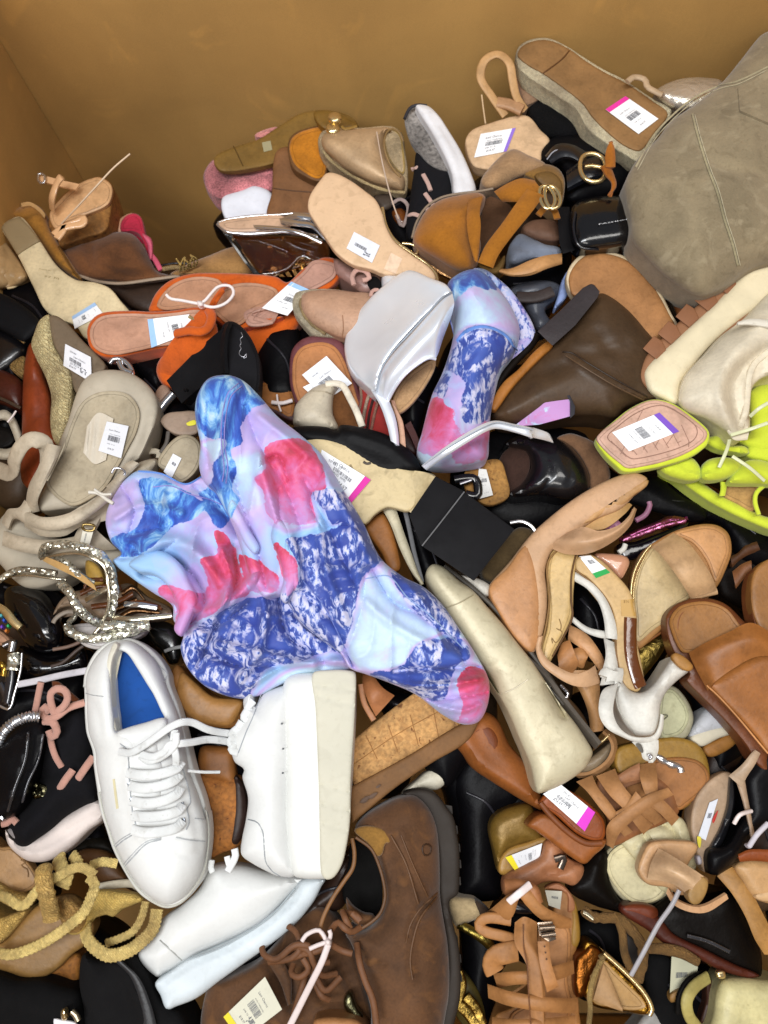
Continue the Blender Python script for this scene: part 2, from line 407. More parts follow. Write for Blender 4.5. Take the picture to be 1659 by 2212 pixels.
# ------------------------------------------------------------------ materials
MC = {}
def mat_hex(m):
    h = m.name.split('_')[1][:6] if '_' in m.name else '777777'
    try: return ''.join('%02x' % int(int(h[i:i+2], 16)*.86) for i in (0, 2, 4))
    except ValueError: return '777777'
def lin(hx): return tuple(((c/12.92) if c <= .04045 else ((c+.055)/1.055)**2.4) for c in (int(hx[i:i+2], 16)/255 for i in (0, 2, 4)))
def mat(kind, hx, **kw):
    key = (kind, hx, tuple(sorted(kw.items())))
    if key in MC: return MC[key]
    m = bpy.data.materials.new(kind+'_'+hx); MC[key] = m; m.use_nodes = True
    N = m.node_tree.nodes; L = m.node_tree.links; B = N['Principled BSDF']; I = B.inputs
    c = lin(hx)
    if max(c) < .02 and kind != 'paper': c = tuple(x*.5 for x in c)
    D = dict(leather=(.5, 0, .22, 300, .5), suede=(.92, 0, .38, 420, .5), patent=(.14, 0, .05, 30, .10), metal=(.22, .9, .05, 90, .12),
             foil=(.28, 1, .1, 60, 1), fabric=(.85, 0, .15, 900, .5), rubber=(.6, 0, .12, 350, .3), cork=(.8, 0, .4, 260, .6), rope=(.85, 0, .4, 260, .9),
             paper=(.7, 0, .04, 200, .1), glitter=(.25, 1, .6, 700, 1.0), fur=(.95, 0, .7, 500, 1.0), clear=(.05, 0, 0, 50, .05), sole=(.55, 0, .22, 120, .2),
             card=(.72, 0, .16, 9, .15), raffia=(.6, 0, .45, 200, 1.0), satin=(.35, 0, .1, 60, .2))[kind]
    rough, met, var, sc, bmp = D
    rough = kw.get('rough', rough); var = kw.get('var', var); sc = kw.get('sc', sc); bmp = kw.get('bmp', bmp)
    I['Roughness'].default_value = rough; I['Metallic'].default_value = kw.get('met', met)
    tc = N.new('ShaderNodeTexCoord')
    def noise(scale, det=4, dist=0, stretch=None):
        n = N.new('ShaderNodeTexNoise'); n.inputs['Scale'].default_value = scale; n.inputs['Detail'].default_value = det; n.inputs['Distortion'].default_value = dist
        if stretch:
            mp = N.new('ShaderNodeMapping'); mp.inputs['Scale'].default_value = stretch; L.new(tc.outputs['Object'], mp.inputs[0]); L.new(mp.outputs[0], n.inputs[0])
        else: L.new(tc.outputs['Object'], n.inputs[0])
        return n.outputs['Fac']
    def ramp(fac, st):
        r_ = N.new('ShaderNodeValToRGB'); e = r_.color_ramp.elements
        while len(e) < len(st): e.new(.5)
        for i, (p, q) in enumerate(st): e[i].position = p; e[i].color = (*q, 1)
        L.new(fac, r_.inputs[0]); return r_.outputs[0]
    def mix(f, a, b_, typ='MIX'):
        x = N.new('ShaderNodeMix'); x.data_type = 'RGBA'; x.blend_type = typ
        for s_, v in ((x.inputs[0], f), (x.inputs[6], a), (x.inputs[7], b_)):
            if hasattr(v, 'is_linked') or isinstance(v, bpy.types.NodeSocket): L.new(v, s_)
            elif isinstance(v, tuple): s_.default_value = (*v, 1)
            else: s_.default_value = v
        return x.outputs[2]
    lo = tuple(max(x*(1-var), 0) for x in c); hi = tuple(min(x*(1+var*.6), 1) for x in c)
    big = noise(22 if kind != 'card' else 5, 5, .5)
    col = ramp(big, [(.32, lo), (.68, hi)])
    fine = noise(sc, 6, .3)
    if kind in ('suede', 'fur', 'cork', 'rope', 'raffia', 'leather', 'sole'):
        col = mix({'cork': 1., 'fur': .9, 'raffia': .8, 'rope': .7, 'suede': .5, 'sole': .35, 'leather': .5}[kind], col, ramp(fine, [(.3, tuple(x*(1-var) for x in (1, 1, 1))), (.6, (1, 1, 1))]), 'MULTIPLY')
    hgt = fine
    if kind == 'cork':
        v = N.new('ShaderNodeTexVoronoi'); v.inputs['Scale'].default_value = 190; L.new(tc.outputs['Object'], v.inputs[0])
        col = mix(.55, col, ramp(v.outputs['Color'], [(.1, (.7, .6, .5)), (.5, (1, 1, 1))]), 'MULTIPLY')
        sp = noise(150, 5, .6); col = mix(1., col, ramp(sp, [(.30, (.35, .24, .15)), (.37, (1, 1, 1))]), 'MULTIPLY')
    if kind in ('rope', 'raffia'):
        w = N.new('ShaderNodeTexWave'); w.inputs['Scale'].default_value = kw.get('ws', 110); w.inputs['Distortion'].default_value = 6; w.inputs['Detail Scale'].default_value = 3
        w.bands_direction = 'DIAGONAL'; L.new(tc.outputs['Object'], w.inputs[0]); hgt = w.outputs['Fac']
        col = mix(.75, col, ramp(hgt, [(.1, (.72, .62, .5)), (.45, (1.05, 1.03, 1))]), 'MULTIPLY')
    if kind == 'fabric':
        v = N.new('ShaderNodeTexWave'); v.inputs['Scale'].default_value = 500; v.bands_direction = 'DIAGONAL'; L.new(tc.outputs['Object'], v.inputs[0]); hgt = v.outputs['Fac']
    if kind == 'glitter':
        v = N.new('ShaderNodeTexVoronoi'); v.inputs['Scale'].default_value = kw.get('gs', 420); L.new(tc.outputs['Object'], v.inputs[0])
        col = mix(.75, col, ramp(v.outputs['Color'], [(.1, (.35, .33, .3)), (.6, (1, 1, 1))]), 'MULTIPLY')
        nm = N.new('ShaderNodeMix'); nm.data_type = 'VECTOR'; g = N.new('ShaderNodeNewGeometry'); nm.inputs[0].default_value = .55
        vs = N.new('ShaderNodeVectorMath'); vs.operation = 'SUBTRACT'; vs.inputs[1].default_value = (.5, .5, .5); L.new(v.outputs['Color'], vs.inputs[0])
        v2 = N.new('ShaderNodeVectorMath'); v2.operation = 'ADD'; L.new(g.outputs['Normal'], v2.inputs[0]); L.new(vs.outputs[0], v2.inputs[1])
        v3 = N.new('ShaderNodeVectorMath'); v3.operation = 'NORMALIZE'; L.new(v2.outputs[0], v3.inputs[0]); L.new(v3.outputs[0], I['Normal'])
    if kind == 'card':
        st = noise(5, 4, 1, (1, 1, .15)); col = mix(.35, col, ramp(st, [(.35, (.75, .72, .66)), (.65, (1, 1, 1))]), 'MULTIPLY')
        fl = N.new('ShaderNodeTexWave'); fl.inputs['Scale'].default_value = 38; fl.bands_direction = 'X'; L.new(tc.outputs['Object'], fl.inputs[0])
        fm = N.new('ShaderNodeMath'); fm.operation = 'MULTIPLY'; fm.inputs[1].default_value = .18; L.new(fl.outputs['Fac'], fm.inputs[0]); ad = N.new('ShaderNodeMath'); ad.operation = 'ADD'; L.new(fm.outputs[0], ad.inputs[0]); L.new(st, ad.inputs[1]); hgt = ad.outputs[0]
        sc_ = noise(7, 5, 2.2); col = mix(.5, col, ramp(sc_, [(.60, (1, 1, 1)), (.70, (1.3, 1.25, 1.15))]), 'MULTIPLY')
        fg = noise(900, 3); col = mix(.35, col, ramp(fg, [(.35, (.78, .78, .78)), (.6, (1, 1, 1))]), 'MULTIPLY')
    if kw.get('scuff'):
        sf = noise(35, 6, 1.5); col = mix(kw['scuff'], col, mix(1., col, ramp(sf, [(.56, (1, 1, 1)), (.66, lin(kw.get('sfc', 'b08a60')))]), 'MULTIPLY') if kw.get('dark') else mix(ramp(sf, [(.54, (0, 0, 0)), (.68, (1, 1, 1))]), col, lin(kw.get('sfc', 'a98660'))))
    if kind in ('leather', 'suede', 'rubber', 'sole', 'fabric', 'paper', 'satin'):
        gr = noise(75, 8, .8); k_ = kw.get('grime', .3 if kind in ('paper', 'rubber') else .8)
        col = mix(.55*k_, col, ramp(gr, [(.34, (.72, .70, .66)), (.46, (1, 1, 1)), (.62, (1, 1, 1)), (.72, (1.14, 1.13, 1.1))]), 'MULTIPLY')
        g2 = noise(230, 4); col = mix(.4*k_, col, ramp(g2, [(.30, (.6, .57, .52)), (.38, (1, 1, 1))]), 'MULTIPLY')
    L.new(col, I['Base Color'])
    rr = N.new('ShaderNodeMapRange'); rr.inputs['To Min'].default_value = max(rough-.08, .02); rr.inputs['To Max'].default_value = min(rough+.1, 1)
    L.new(noise(70, 4), rr.inputs['Value']); L.new(rr.outputs[0], I['Roughness'])
    if kind != 'glitter':
        bn = N.new('ShaderNodeBump'); bn.inputs['Strength'].default_value = bmp; bn.inputs['Distance'].default_value = {'rope': .0014, 'raffia': .0014, 'cork': .0007, 'card': .0012, 'foil': .004, 'fur': .0015}.get(kind, .00045)
        L.new(hgt, bn.inputs['Height']); 
        b2 = N.new('ShaderNodeBump'); b2.inputs['Strength'].default_value = kw.get('wr', .3 if kind in ('leather', 'satin', 'metal', 'patent', 'fabric', 'suede') else .1); b2.inputs['Distance'].default_value = .0022
        L.new(noise(kw.get('ws2', 52), 6, .4), b2.inputs['Height']); L.new(bn.outputs[0], b2.inputs['Normal']); L.new(b2.outputs[0], I['Normal'])
    if kind in ('suede', 'fur', 'fabric'):
        I['Sheen Weight'].default_value = .2 if max(c) > .03 else 0; I['Specular IOR Level'].default_value = .2
    if kind == 'patent': I['Coat Weight'].default_value = .5; I['Coat Roughness'].default_value = .08
    if kind == 'clear': I['Transmission Weight'].default_value = 1; I['IOR'].default_value = 1.45
    if kind in ('leather', 'rubber'): I['Specular IOR Level'].default_value = .1 if max(c) < .02 else .36
    return m
# ------------------------------------------------------------------ the setting and the bin
def boxmesh(t, name, m, x0, x1, y0, y1, z0, z1, parent=None, sub=1, warp=0):
    bm = bmesh.new(); bmesh.ops.create_cube(bm, size=1)
    for v in bm.verts:
        v.co = Vector(((x0+x1)/2+v.co.x*(x1-x0), (y0+y1)/2+v.co.y*(y1-y0), (z0+z1)/2+v.co.z*(z1-z0)))
    if sub > 1: bmesh.ops.subdivide_edges(bm, edges=bm.edges, cuts=sub, use_grid_fill=True)
    if warp:
        for v in bm.verts:
            k = math.sin(v.co.x*7+1)*math.sin(v.co.z*6)*warp
            v.co.y += k; v.co.x += math.sin(v.co.y*6)*math.sin(v.co.z*5+1)*warp*.6
    V = [tuple(v.co) for v in bm.verts]; bm.verts.index_update(); Fl = [tuple(v.index for v in f.verts) for f in bm.faces]; bm.free()
    return t.mesh(name, m, V, Fl, parent, 30)
t = T('floor', 'grey shop floor under the cardboard bin', 'structure')
boxmesh(t, 'floor', mat('rubber', '8d8a85'), -4, 4, -4, 4, -.72, -.68)
CARD = mat('card', 'c99d5b')
t = T('cardboard_bin', 'large open brown cardboard bin holding the heap of shoes', 'bin')
BX0, BX1, BY0, BY1, BZ = -.462, .53, -.46, .80, .30
boxmesh(t, 'back_wall', CARD, BX0-.014, BX1+.014, BY1, BY1+.014, -.67, BZ, None, 20, .006)
boxmesh(t, 'left_wall', CARD, BX0-.014, BX0, BY0, BY1-.001, -.67, BZ, None, 20, .006)
boxmesh(t, 'right_wall', CARD, BX1, BX1+.014, BY0, BY1-.001, -.67, BZ, None, 20, .006)
boxmesh(t, 'front_wall', CARD, BX0-.014, BX1+.014, BY0-.014, BY0-.001, -.67, BZ, None, 20, .006)
boxmesh(t, 'bottom_panel', CARD, BX0+.002, BX1-.002, BY0+.002, BY1-.002, -.67, -.655)
# ------------------------------------------------------------------ printed stretch boots
def print_mat():
    if 'print' in MC: return MC['print']
    m = bpy.data.materials.new('mountain_print_satin'); MC['print'] = m; m.use_nodes = True
    N = m.node_tree.nodes; L = m.node_tree.links; I = N['Principled BSDF'].inputs
    I['Roughness'].default_value = .62; I['Sheen Weight'].default_value = .15
    at = N.new('ShaderNodeAttribute'); at.attribute_name = 'print'
    sp = N.new('ShaderNodeSeparateXYZ'); L.new(at.outputs['Vector'], sp.inputs[0])
    tc = N.new('ShaderNodeTexCoord')
    def noise(scale, det=6, dist=0, st=None, rot=0):
        n = N.new('ShaderNodeTexNoise'); n.inputs['Scale'].default_value = scale; n.inputs['Detail'].default_value = det; n.inputs['Distortion'].default_value = dist; n.inputs['Roughness'].default_value = .62
        mp = N.new('ShaderNodeMapping'); mp.inputs['Rotation'].default_value = (0, 0, rot); mp.inputs['Scale'].default_value = st or (1, 1, 1)
        L.new(tc.outputs['Object'], mp.inputs[0]); L.new(mp.outputs[0], n.inputs[0]); return n.outputs['Fac']
    def ramp(f, st):
        r_ = N.new('ShaderNodeValToRGB'); e = r_.color_ramp.elements
        while len(e) < len(st): e.new(.5)
        for i, (p, q) in enumerate(st): e[i].position = p; e[i].color = (*(lin(q) if isinstance(q, str) else q), 1)
        L.new(f, r_.inputs[0]); return r_.outputs[0]
    def mth(op, a, b):
        x = N.new('ShaderNodeMath'); x.operation = op
        for i, v in enumerate((a, b)):
            if isinstance(v, (int, float)): x.inputs[i].default_value = v
            else: L.new(v, x.inputs[i])
        return x.outputs[0]
    def mix(f, a, b):
        x = N.new('ShaderNodeMix'); x.data_type = 'RGBA'; L.new(f, x.inputs[0]); L.new(a, x.inputs[6]); L.new(b, x.inputs[7]); return x.outputs[2]
    edge = noise(60, 9, .3)
    def grad(nz_, amt, sh=0):
        return mth('ADD', mth('MULTIPLY', nz_, 1-amt), mth('MULTIPLY', mth('ADD', at.outputs['Alpha'], sh), amt))
    def mask(ch):
        s_ = mth('ADD', ch, mth('MULTIPLY', mth('SUBTRACT', edge, .5), 1.3))
        return ramp(s_, [(.45, (0, 0, 0)), (.55, (1, 1, 1))])
    base = ramp(grad(noise(30, 6, .4), .5), [(.30, '8fb6de'), (.42, 'a6b6e0'), (.52, 'b0a2d6'), (.60, 'bda9d8'), (.72, 'b4c9e6'), (.82, 'c3dcec')])
    mount = ramp(noise(170, 10, .3, (1, .45, 1), .7), [(.43, '2c4192'), (.475, '4560ac'), (.51, '9fa9d6'), (.56, 'c9c8e2')])
    tone = ramp(noise(24, 3, .5), [(.40, '2b3f92'), (.60, '3a55a8')])
    mfac = ramp(noise(21, 4, 1.2), [(.42, (0, 0, 0)), (.50, (1, 1, 1))])
    mount = mix(mfac, tone, mount)
    ink = ramp(noise(50, 9, .7, (1, .4, 1), .9), [(.38, '24429a'), (.47, '325bb4'), (.53, '4f8bd0'), (.60, '93c2e6'), (.7, 'c6dcee')])
    pink = ramp(grad(noise(48, 10, .5), .36, .05), [(.28, 'a0253f'), (.36, 'bc3452'), (.44, 'cc4d78'), (.54, 'cb6ba0'), (.66, 'bd8cc4')])
    c = mix(mask(sp.outputs['Z']), base, ink)
    c = mix(mask(sp.outputs['Y']), c, mount)
    c = mix(mask(sp.outputs['X']), c, pink)
    L.new(c, I['Base Color'])
    b2 = N.new('ShaderNodeBump'); b2.inputs['Strength'].default_value = .3; b2.inputs['Distance'].default_value = .002
    L.new(noise(30, 3, 1.2, (1, .35, 1), .5), b2.inputs['Height'])
    L.new(b2.outputs[0], I['Normal'])
    return m
def regions(defs, soft=14):
    P = [(ch, curve(s, 0, True, step=8)[:, :2]) for ch, s in defs]
    def f(p):
        out = np.zeros((len(p), 3)); al = .5+.5*np.sin(p[:, 0]/95+p[:, 1]/70)*np.cos(p[:, 1]/110-p[:, 0]/160)
        for ch, poly in P:
            d = dseg(p, poly); sd = np.where(inside(p, poly), d, -d); w = np.clip(.5+sd/soft*.5, 0, 1)
            k = 'PNB'.find(ch)
            if ch in 'PN':
                lo_, hi_ = poly[:, 1].min(), poly[:, 1].max(); g_ = np.clip((p[:, 1]-lo_)/(hi_-lo_), 0, 1)
                al = al*(1-w)+g_*w
            if ch == 'P': w = w*np.clip(1.2-.75*g_**2, 0, 1)
            if k >= 0:
                out *= (1-w)[:, None]; out[:, k] = np.maximum(out[:, k], w)
            else: out *= (1-w)[:, None]; al = al*(1-w)+.95*w
        return np.column_stack([out, al])
    return f
PM = print_mat()
t = T('stretch_boot', 'slouched satin stretch boot with blue and pink mountain print lying across the heap centre', 'boot', 'printed stretch boots')
reg = regions([
    ('B', 'Q 830,120 900,90 1030,90 1080,150 1155,218 1080,262 1035,330 1045,400 1000,440 1020,520 1000,600 1035,650 950,770 880,700 830,640 900,590 920,520 900,400 860,330 830,240'),
    ('S', 'Q 860,400 890,440 920,480 960,450 980,390 930,380'),
    ('B', 'Q 470,840 500,800 570,780 625,700 605,560 700,555 790,600 860,640 890,680 820,735 740,765 700,812 570,892 500,880'),
    ('P', 'Q 1145,420 1290,380 1345,410 1395,500 1405,600 1350,640 1375,740 1300,775 1230,785 1150,720 1140,620 1098,560 1150,510'),
    ('N', 'Q 1350,615 1500,615 1520,680 1560,740 1450,765 1400,700'),
    ('P', 'Q 868,905 935,885 930,780 980,810 1040,900 1085,1050 1000,1085 940,1140 860,1170 800,1240 768,1290 735,1200 765,1125 685,1050 700,1010 790,1030 885,1050 895,980'),
    ('P', 'Q 1030,880 1120,915 1205,985 1195,1055 1130,1065 1080,1045 1045,960'),
    ('N', 'Q 1240,820 1330,800 1430,775 1570,700 1680,880 1660,900 1600,965 1650,1010 1490,1300 1430,1300 1280,1350 1160,1370 1050,1520 940,1510 810,1420 770,1340 775,1270 880,1180 1000,1100 1100,1070 1190,1075 1240,1010 1290,960'),
    ('S', '792,1238 850,1247 905,1300 962,1345 930,1395 885,1430 830,1452 745,1420 762,1340'), ('S', '975,1335 1030,1390 1060,1440 1010,1430 985,1395'), ('S', '555,1512 615,1452 740,1432 755,1455 650,1480'),
    ('P', 'Q 1185,835 1265,890 1292,960 1285,1020 1235,1085 1222,990'),
    ('N', '845,1235 905,1255 995,1355 985,1378 930,1350 880,1300'),
    ('N', '895,1400 940,1380 1000,1385 1018,1420 985,1440 960,1510 900,1505 860,1480 790,1460 870,1440'),
    ('P', '985,1475 1020,1440 1065,1470 1062,1530 1030,1575 985,1560 1000,1520')], 9)
# under layer: the shaft folded to the left and below
t.puff('boot_shaft', PM, '300,1016 350,1022 400,1044 440,1030 500,1050 560,1100 600,1170 650,1230 640,1290 660,1350 740,1400 765,1438 735,1450 650,1458 600,1482 560,1502 520,1509 480,1500 440,1480 405,1442 390,1400 396,1370 375,1340 372,1308 330,1280 280,1245 243,1212 262,1196 240,1170 228,1125 240,1078 265,1040',
    h=4.0, b=1.7, r=60, th=3, step=4, nz=.1, nzs=45, col=reg, shrink=.9, fold=(.95, 38, .9), bumps=[
        ('420,1050 470,1090 520,1150', -1.86, 16), ('300,1200 360,1170 420,1190 470,1250 500,1300', 1.55, 17), ('310,1235 380,1215 430,1260 440,1310 400,1360', -2.02, 12), ('285,1180 350,1235 420,1290', -1.24, 9),
        ('380,1300 450,1320 520,1280 560,1240', 1.40, 13), ('400,1345 470,1350 540,1300', -1.40, 9), ('505,1180 510,1260 470,1350 430,1440', -1.55, 10), ('480,1190 500,1250 480,1310', 1.08, 10), ('540,1220 570,1310 560,1400 520,1470', 1.08, 12), ('600,1290 620,1370 700,1430', -1.55, 11),
        ('470,1390 560,1410 680,1440', 0.93, 10), ('430,1400 520,1440 600,1440', -1.24, 9), ('540,1480 620,1435 740,1428', 0.93, 8), ('250,1120 310,1090 390,1110', 0.78, 10), ('262,1050 290,1100 280,1150', -0.78, 7), ('300,1040 320,1085', -0.62, 6), ('235,1150 300,1150 370,1130', -0.62, 8), ('260,1205 330,1200 380,1170', -0.70, 8), ('580,1330 640,1340 690,1380', 0.78, 9), ('350,1300 380,1330 440,1370', 0.78, 9)])
bp = t.parts[0]
# upper layer: from the collar lobe down to the toe
t.puff('boot_body', PM, '428,850 450,818 490,810 525,822 560,855 600,900 650,940 695,982 740,1055 785,1130 822,1205 870,1245 915,1268 955,1305 995,1362 1032,1420 1056,1470 1054,1520 1035,1558 1003,1565 960,1545 900,1500 840,1473 790,1455 755,1442 738,1415 700,1385 650,1345 618,1300 600,1285 570,1290 545,1255 525,1200 505,1140 480,1090 462,1060 440,1040 430,1005 433,960 425,920 421,885',
    h=6.6, b=2.2, r=40, th=2.6, step=4, nz=.1, nzs=50, col=reg, shrink=.93, fold=(.7, 42, .95), bumps=[
        ('505,850 480,930 468,1000 480,1050', 0.85, 14), ('450,870 445,950 450,1010', -0.78, 9), ('530,880 560,960 620,1060 650,1140', -0.93, 12), ('560,990 585,1080 625,1180 640,1260', 1.40, 16), ('600,1060 610,1140 650,1210', -1.08, 9), ('505,1030 530,1110 560,1200 575,1270', -1.40, 12),
        ('690,1010 750,1110 800,1210', 0.93, 16), ('660,1040 710,1140 765,1260', -0.93, 9), ('690,1130 700,1220 745,1340', 0.78, 12), ('640,1170 740,1135 800,1150', -0.46, 6), ('640,1210 720,1230 800,1220', 0.39, 8),
        ('800,1225 850,1300 910,1330 990,1400', -1.40, 10), ('790,1300 850,1350 940,1400', 0.62, 12), ('790,1245 780,1320 745,1420', -0.54, 7), ('850,1450 930,1445 1045,1440', -1.24, 8), ('870,1480 960,1480 1050,1465', 0.93, 9), ('910,1510 980,1508 1055,1495', -0.93, 7), ('940,1525 1000,1535 1040,1520', 0.62, 7), ('745,1400 765,1445', -1.86, 9),
        ('560,900 600,930 660,980', 0.62, 10), ('560,1010 600,985 625,1040', -0.78, 7), ('700,1020 670,1080 695,1140', -0.70, 8), ('650,1280 700,1320 740,1380', -0.78, 9), ('880,1260 930,1330 960,1400', 0.70, 9), ('985,1380 1010,1450', -0.62, 7)])
tb = t.parts[1]
t.puff('fold_flap', PM, '600,1120 630,1150 648,1195 650,1240 635,1275 618,1303 604,1290 612,1250 600,1200 585,1160', h=9.0, b=.9, r=16, th=1.2, step=4, col=reg)
t.puff('fold_ridge', PM, 'Q 556,925 620,880 700,868 775,920 822,1005 850,1080 825,1155 782,1235 752,1205 772,1130 752,1065 712,1005 655,968 600,960', h=6.0, b=.7, r=16, th=1.0, step=4, col=reg)
t.puff('fold_ridge', PM, 'Q 1000,645 1035,690 1075,770 1120,850 1100,880 1060,840 1020,760 985,700', h=8.25, b=.5, r=14, th=.8, step=4, col=reg)
st = mat('fabric', '8f86c8')
t.tube('collar_seam', st, '515,828 492,850 480,900 478,960 484,1010 480,1040', 1.1, on=tb, off=.05, parent=tb)
t.tube('collar_seam', st, '522,834 499,856 487,905 485,960 492,1008 488,1044', 1.1, on=tb, off=.05, parent=tb)
t.tube('collar_seam', st, '330,1052 370,1050 410,1068 450,1078 478,1090', 1.1, on=bp, off=.05, parent=bp)
t.tube('collar_edge', mat('fabric', '5f86cc'), '436,1030 400,1046 350,1024 300,1018', 2.2, on=bp, off=.05, parent=bp)
t.tube('panel_seam', mat('fabric', '6c7cc0'), '655,1255 700,1310 745,1400 760,1440', 1.3, on=tb, off=.04, parent=tb)
t.tube('panel_seam', mat('fabric', '8fa6d0'), '790,1250 840,1245 880,1290 930,1330 1000,1400', 1.2, on=tb, off=.04, parent=tb)
t = T('printed_heel_boot', 'ankle boot in blue and pink mountain print standing between silver wedge and brown boot', 'boot', 'printed stretch boots')
reg2 = regions([('B', 'E 1190,200 1270,90 1380,90 1480,150 1500,190 1430,200 1330,190 1260,250 1200,260'),
    ('N', 'E 1255,480 1310,415 1400,405 1500,440 1570,520 1480,640 1445,800 1430,900 1330,920 1280,860 1290,700 1230,640 1160,700 1190,620'),
    ('N', 'E 1130,740 1200,640 1220,700 1170,780'),
    ('P', 'E 1040,1060 1070,960 1125,770 1170,790 1230,830 1270,960 1330,960 1425,900 1425,1060 1410,1120 1250,1150 1200,1060 1120,1090')], 12)
t.puff('boot_upper', PM, 'E 1205,180 1280,112 1370,100 1470,190 1560,330 1588,430 1560,540 1490,640 1455,760 1432,880 1425,1000 1410,1108 1300,1140 1180,1150 1090,1130 1045,1060 1070,960 1120,770 1180,640 1230,480 1245,330',
    h=4.5, b=4.5, r=80, th=3, step=6, col=reg2, nz=.05, fold=(.12, 40, 1.2), bumps=[('E 1265,470 1330,420 1420,425 1520,480 1555,530', .5, 8), ('E 1270,440 1340,395 1430,400 1530,450', -.4, 8), ('E 1200,700 1230,900 1180,1100', .3, 12), ('E 1330,600 1300,800 1320,1000', -.2, 12)])
up = t.parts[0]
t.tube('collar_band', mat('satin', '5f86cc'), 'E 1258,478 1300,430 1370,404 1440,412 1510,450 1568,520', 5, 2, on=up, off=.02, parent=up)
reg3 = regions([('N', 'F 150,290 230,300 330,400 410,520 430,620 330,730 290,600')], 60)
t.puff('platform_sole', PM, 'F 90,262 160,262 230,310 300,372 370,470 415,550 430,612 412,660 300,745 260,700 330,640 345,600 300,480 200,360', h=3.5, b=.4, r=10, th=2.2, col=reg3)
reg4 = regions([('P', 'F 300,1100 430,1010 580,880 610,1000 540,1070 450,1000 400,1100')], 30)
t.block('heel', PM, 'F 310,1095* 450,990* 570,885* 612,945* 616,1040* 450,1085*', 'F 318,1099* 455,1000* 565,905* 600,955* 604,1035* 450,1078*', h=5.2, h2=1.5)
hb = t.parts[-1]; at = hb.data.color_attributes.new('print', 'FLOAT_COLOR', 'POINT')
for i in range(len(at.data)): at.data[i].color = (.55 if i % 2 else .62, 0, 0, 1)
t.block('heel_tip', mat('rubber', '26242b'), 'F 566,878* 590,882* 640,990* 636,1030* 612,1052* 612,960*', 'F 570,890* 590,895* 632,990* 628,1025* 606,1045* 606,960*', h=5.4, h2=1.6)
# ------------------------------------------------------------------ silver platform wedge
SV = mat('metal', 'eff3fa', rough=.3, met=.45, wr=.1, ws2=20); 
t = T('silver_wedge_sandal', 'shiny silver platform wedge sandal standing on its side in the middle', 'sandal')
t.puff('platform_wedge', SV, 'E 660,500,-1 690,390,-.6 790,255,.4 900,158,1.4 1000,102,2.2 1120,145,3.6 1195,175,4.2 1228,212,4.4* 1100,325,4.2 1000,430,3.8 905,540,3.0 850,640,2.2 826,760,1.2* 780,720,.6 720,660,0 680,600,-.6', h=3, b=.35, r=9, th=3.5, nz=.03, nzs=90)
SW = t.parts[0]
t.sheet('strap_upper', SV, ['E 828,770,0 850,640,1 905,545,2 1000,440,3.4 1100,330,4 1180,245,4 1230,218,3.4', 'E 862,790,.6 885,680,2.2 950,590,3.4 1040,500,4.4 1130,420,4.8 1190,340,4.6 1240,290,3.6', 'E 880,815,0 930,720,1.8 985,650,2.8 1060,590,3.2 1110,565,3.2 1142,570,3 1180,470,1.5'], h=5, th=.35, m=10, n=40)
t.tube('binding', SV, 'E 880,815,0 930,720,1.8 985,650,2.8 1060,590,3.2 1110,565,3.3 1142,572,3', 3.4, h=5.1)
t.tube('seam', mat('satin', '8d949e'), 'E 828,760,0 850,640,1.2 905,545,2.4 1000,440,3.7 1100,330,4.2 1180,245,4.2 1228,218,3.5', 2.2, h=5.1)
t.puff('footbed', mat('suede', 'b9946b'), 'E 905,815 960,700 1060,610 1140,575 1130,640 1040,780 950,860 905,850', h=4.2, b=.1, r=8, th=.8)
t.sheet('heel_strap', SV, ['E 800,735 850,820 885,920 905,1005', 'E 900,800 930,880 945,960 950,1030'], h=5.5, th=.5, b=.3)
t.sheet('lining_edge', mat('leather', 'c39a80'), ['E 905,790 935,880 950,960 952,1030', 'E 945,850 968,900 978,960 985,1040'], h=4.8, th=.5, b=.1)
# silver strap crossing the printed boot
t = T('silver_strap_sandal', 'silver strap arching over the pink toe of the printed ankle boot', 'sandal')
t.sheet('strap', SV, ['E 1068,1135,0 1160,1060,2 1260,990,2.6 1380,920,2.5 1459,897,2 1560,915,1.5 1659,935,1 F 420,1100,0 500,1130,-1 518,1160,-2', 'E 1095,1160,0 1200,1085,2 1300,1020,2.6 1400,960,2.5 1459,940,2 1560,960,1.5 1655,990,1 F 400,1150,0 470,1165,-1 524,1182,-2'], h=9, th=.2, b=.25, n=60)
t.tube('stitching', mat('fabric', 'aab2bd'), 'E 1085,1130,0 1180,1060,2 1290,990,2.6 1400,930,2.5 1465,907,2 1560,924,1.5 1655,946,1', 1.1, h=9.45)
# ------------------------------------------------------------------ back left of the heap
LE, SU, PA, ME = (lambda c, **k: mat('leather', c, **k)), (lambda c, **k: mat('suede', c, **k)), (lambda c, **k: mat('patent', c, **k)), (lambda c, **k: mat('metal', c, **k))
GOLD = mat('metal', 'e6cf9a', rough=.22); CHROME = mat('metal', 'd5d5d8', rough=.12); PLAST = mat('rubber', 'e9dcd9', rough=.35)
BLK = '17161a'
t = T('wedge_sandal', 'nude patent ankle strap sandal with cork wedge at the far left by the bin corner', 'sandal')
t.puff('cork_wedge', mat('cork', 'a06f35'), 'A 258,500 300,400 400,320 520,272 590,310 597,380 585,480 560,560 450,600 320,640 300,590 262,545', h=-6, b=.6, r=14, th=5)
t.puff('footbed', LE('d8ab7c', rough=.4), 'A 262,470 320,390 400,320 470,285 530,275 585,310 595,360 570,420 480,465 380,500 330,540 290,545', h=-5, b=.3, r=10, th=.6)
w = t.parts[0]
PN = PA('dfb183', rough=.25)
t.sheet('toe_strap', PN, ['A 262,440,0 258,380,2 280,310,3 310,258,3.6 335,270,3', 'A 290,470,0 292,400,2 310,330,3 335,290,3.6 345,285,3'], h=-4, th=.25, b=.3)
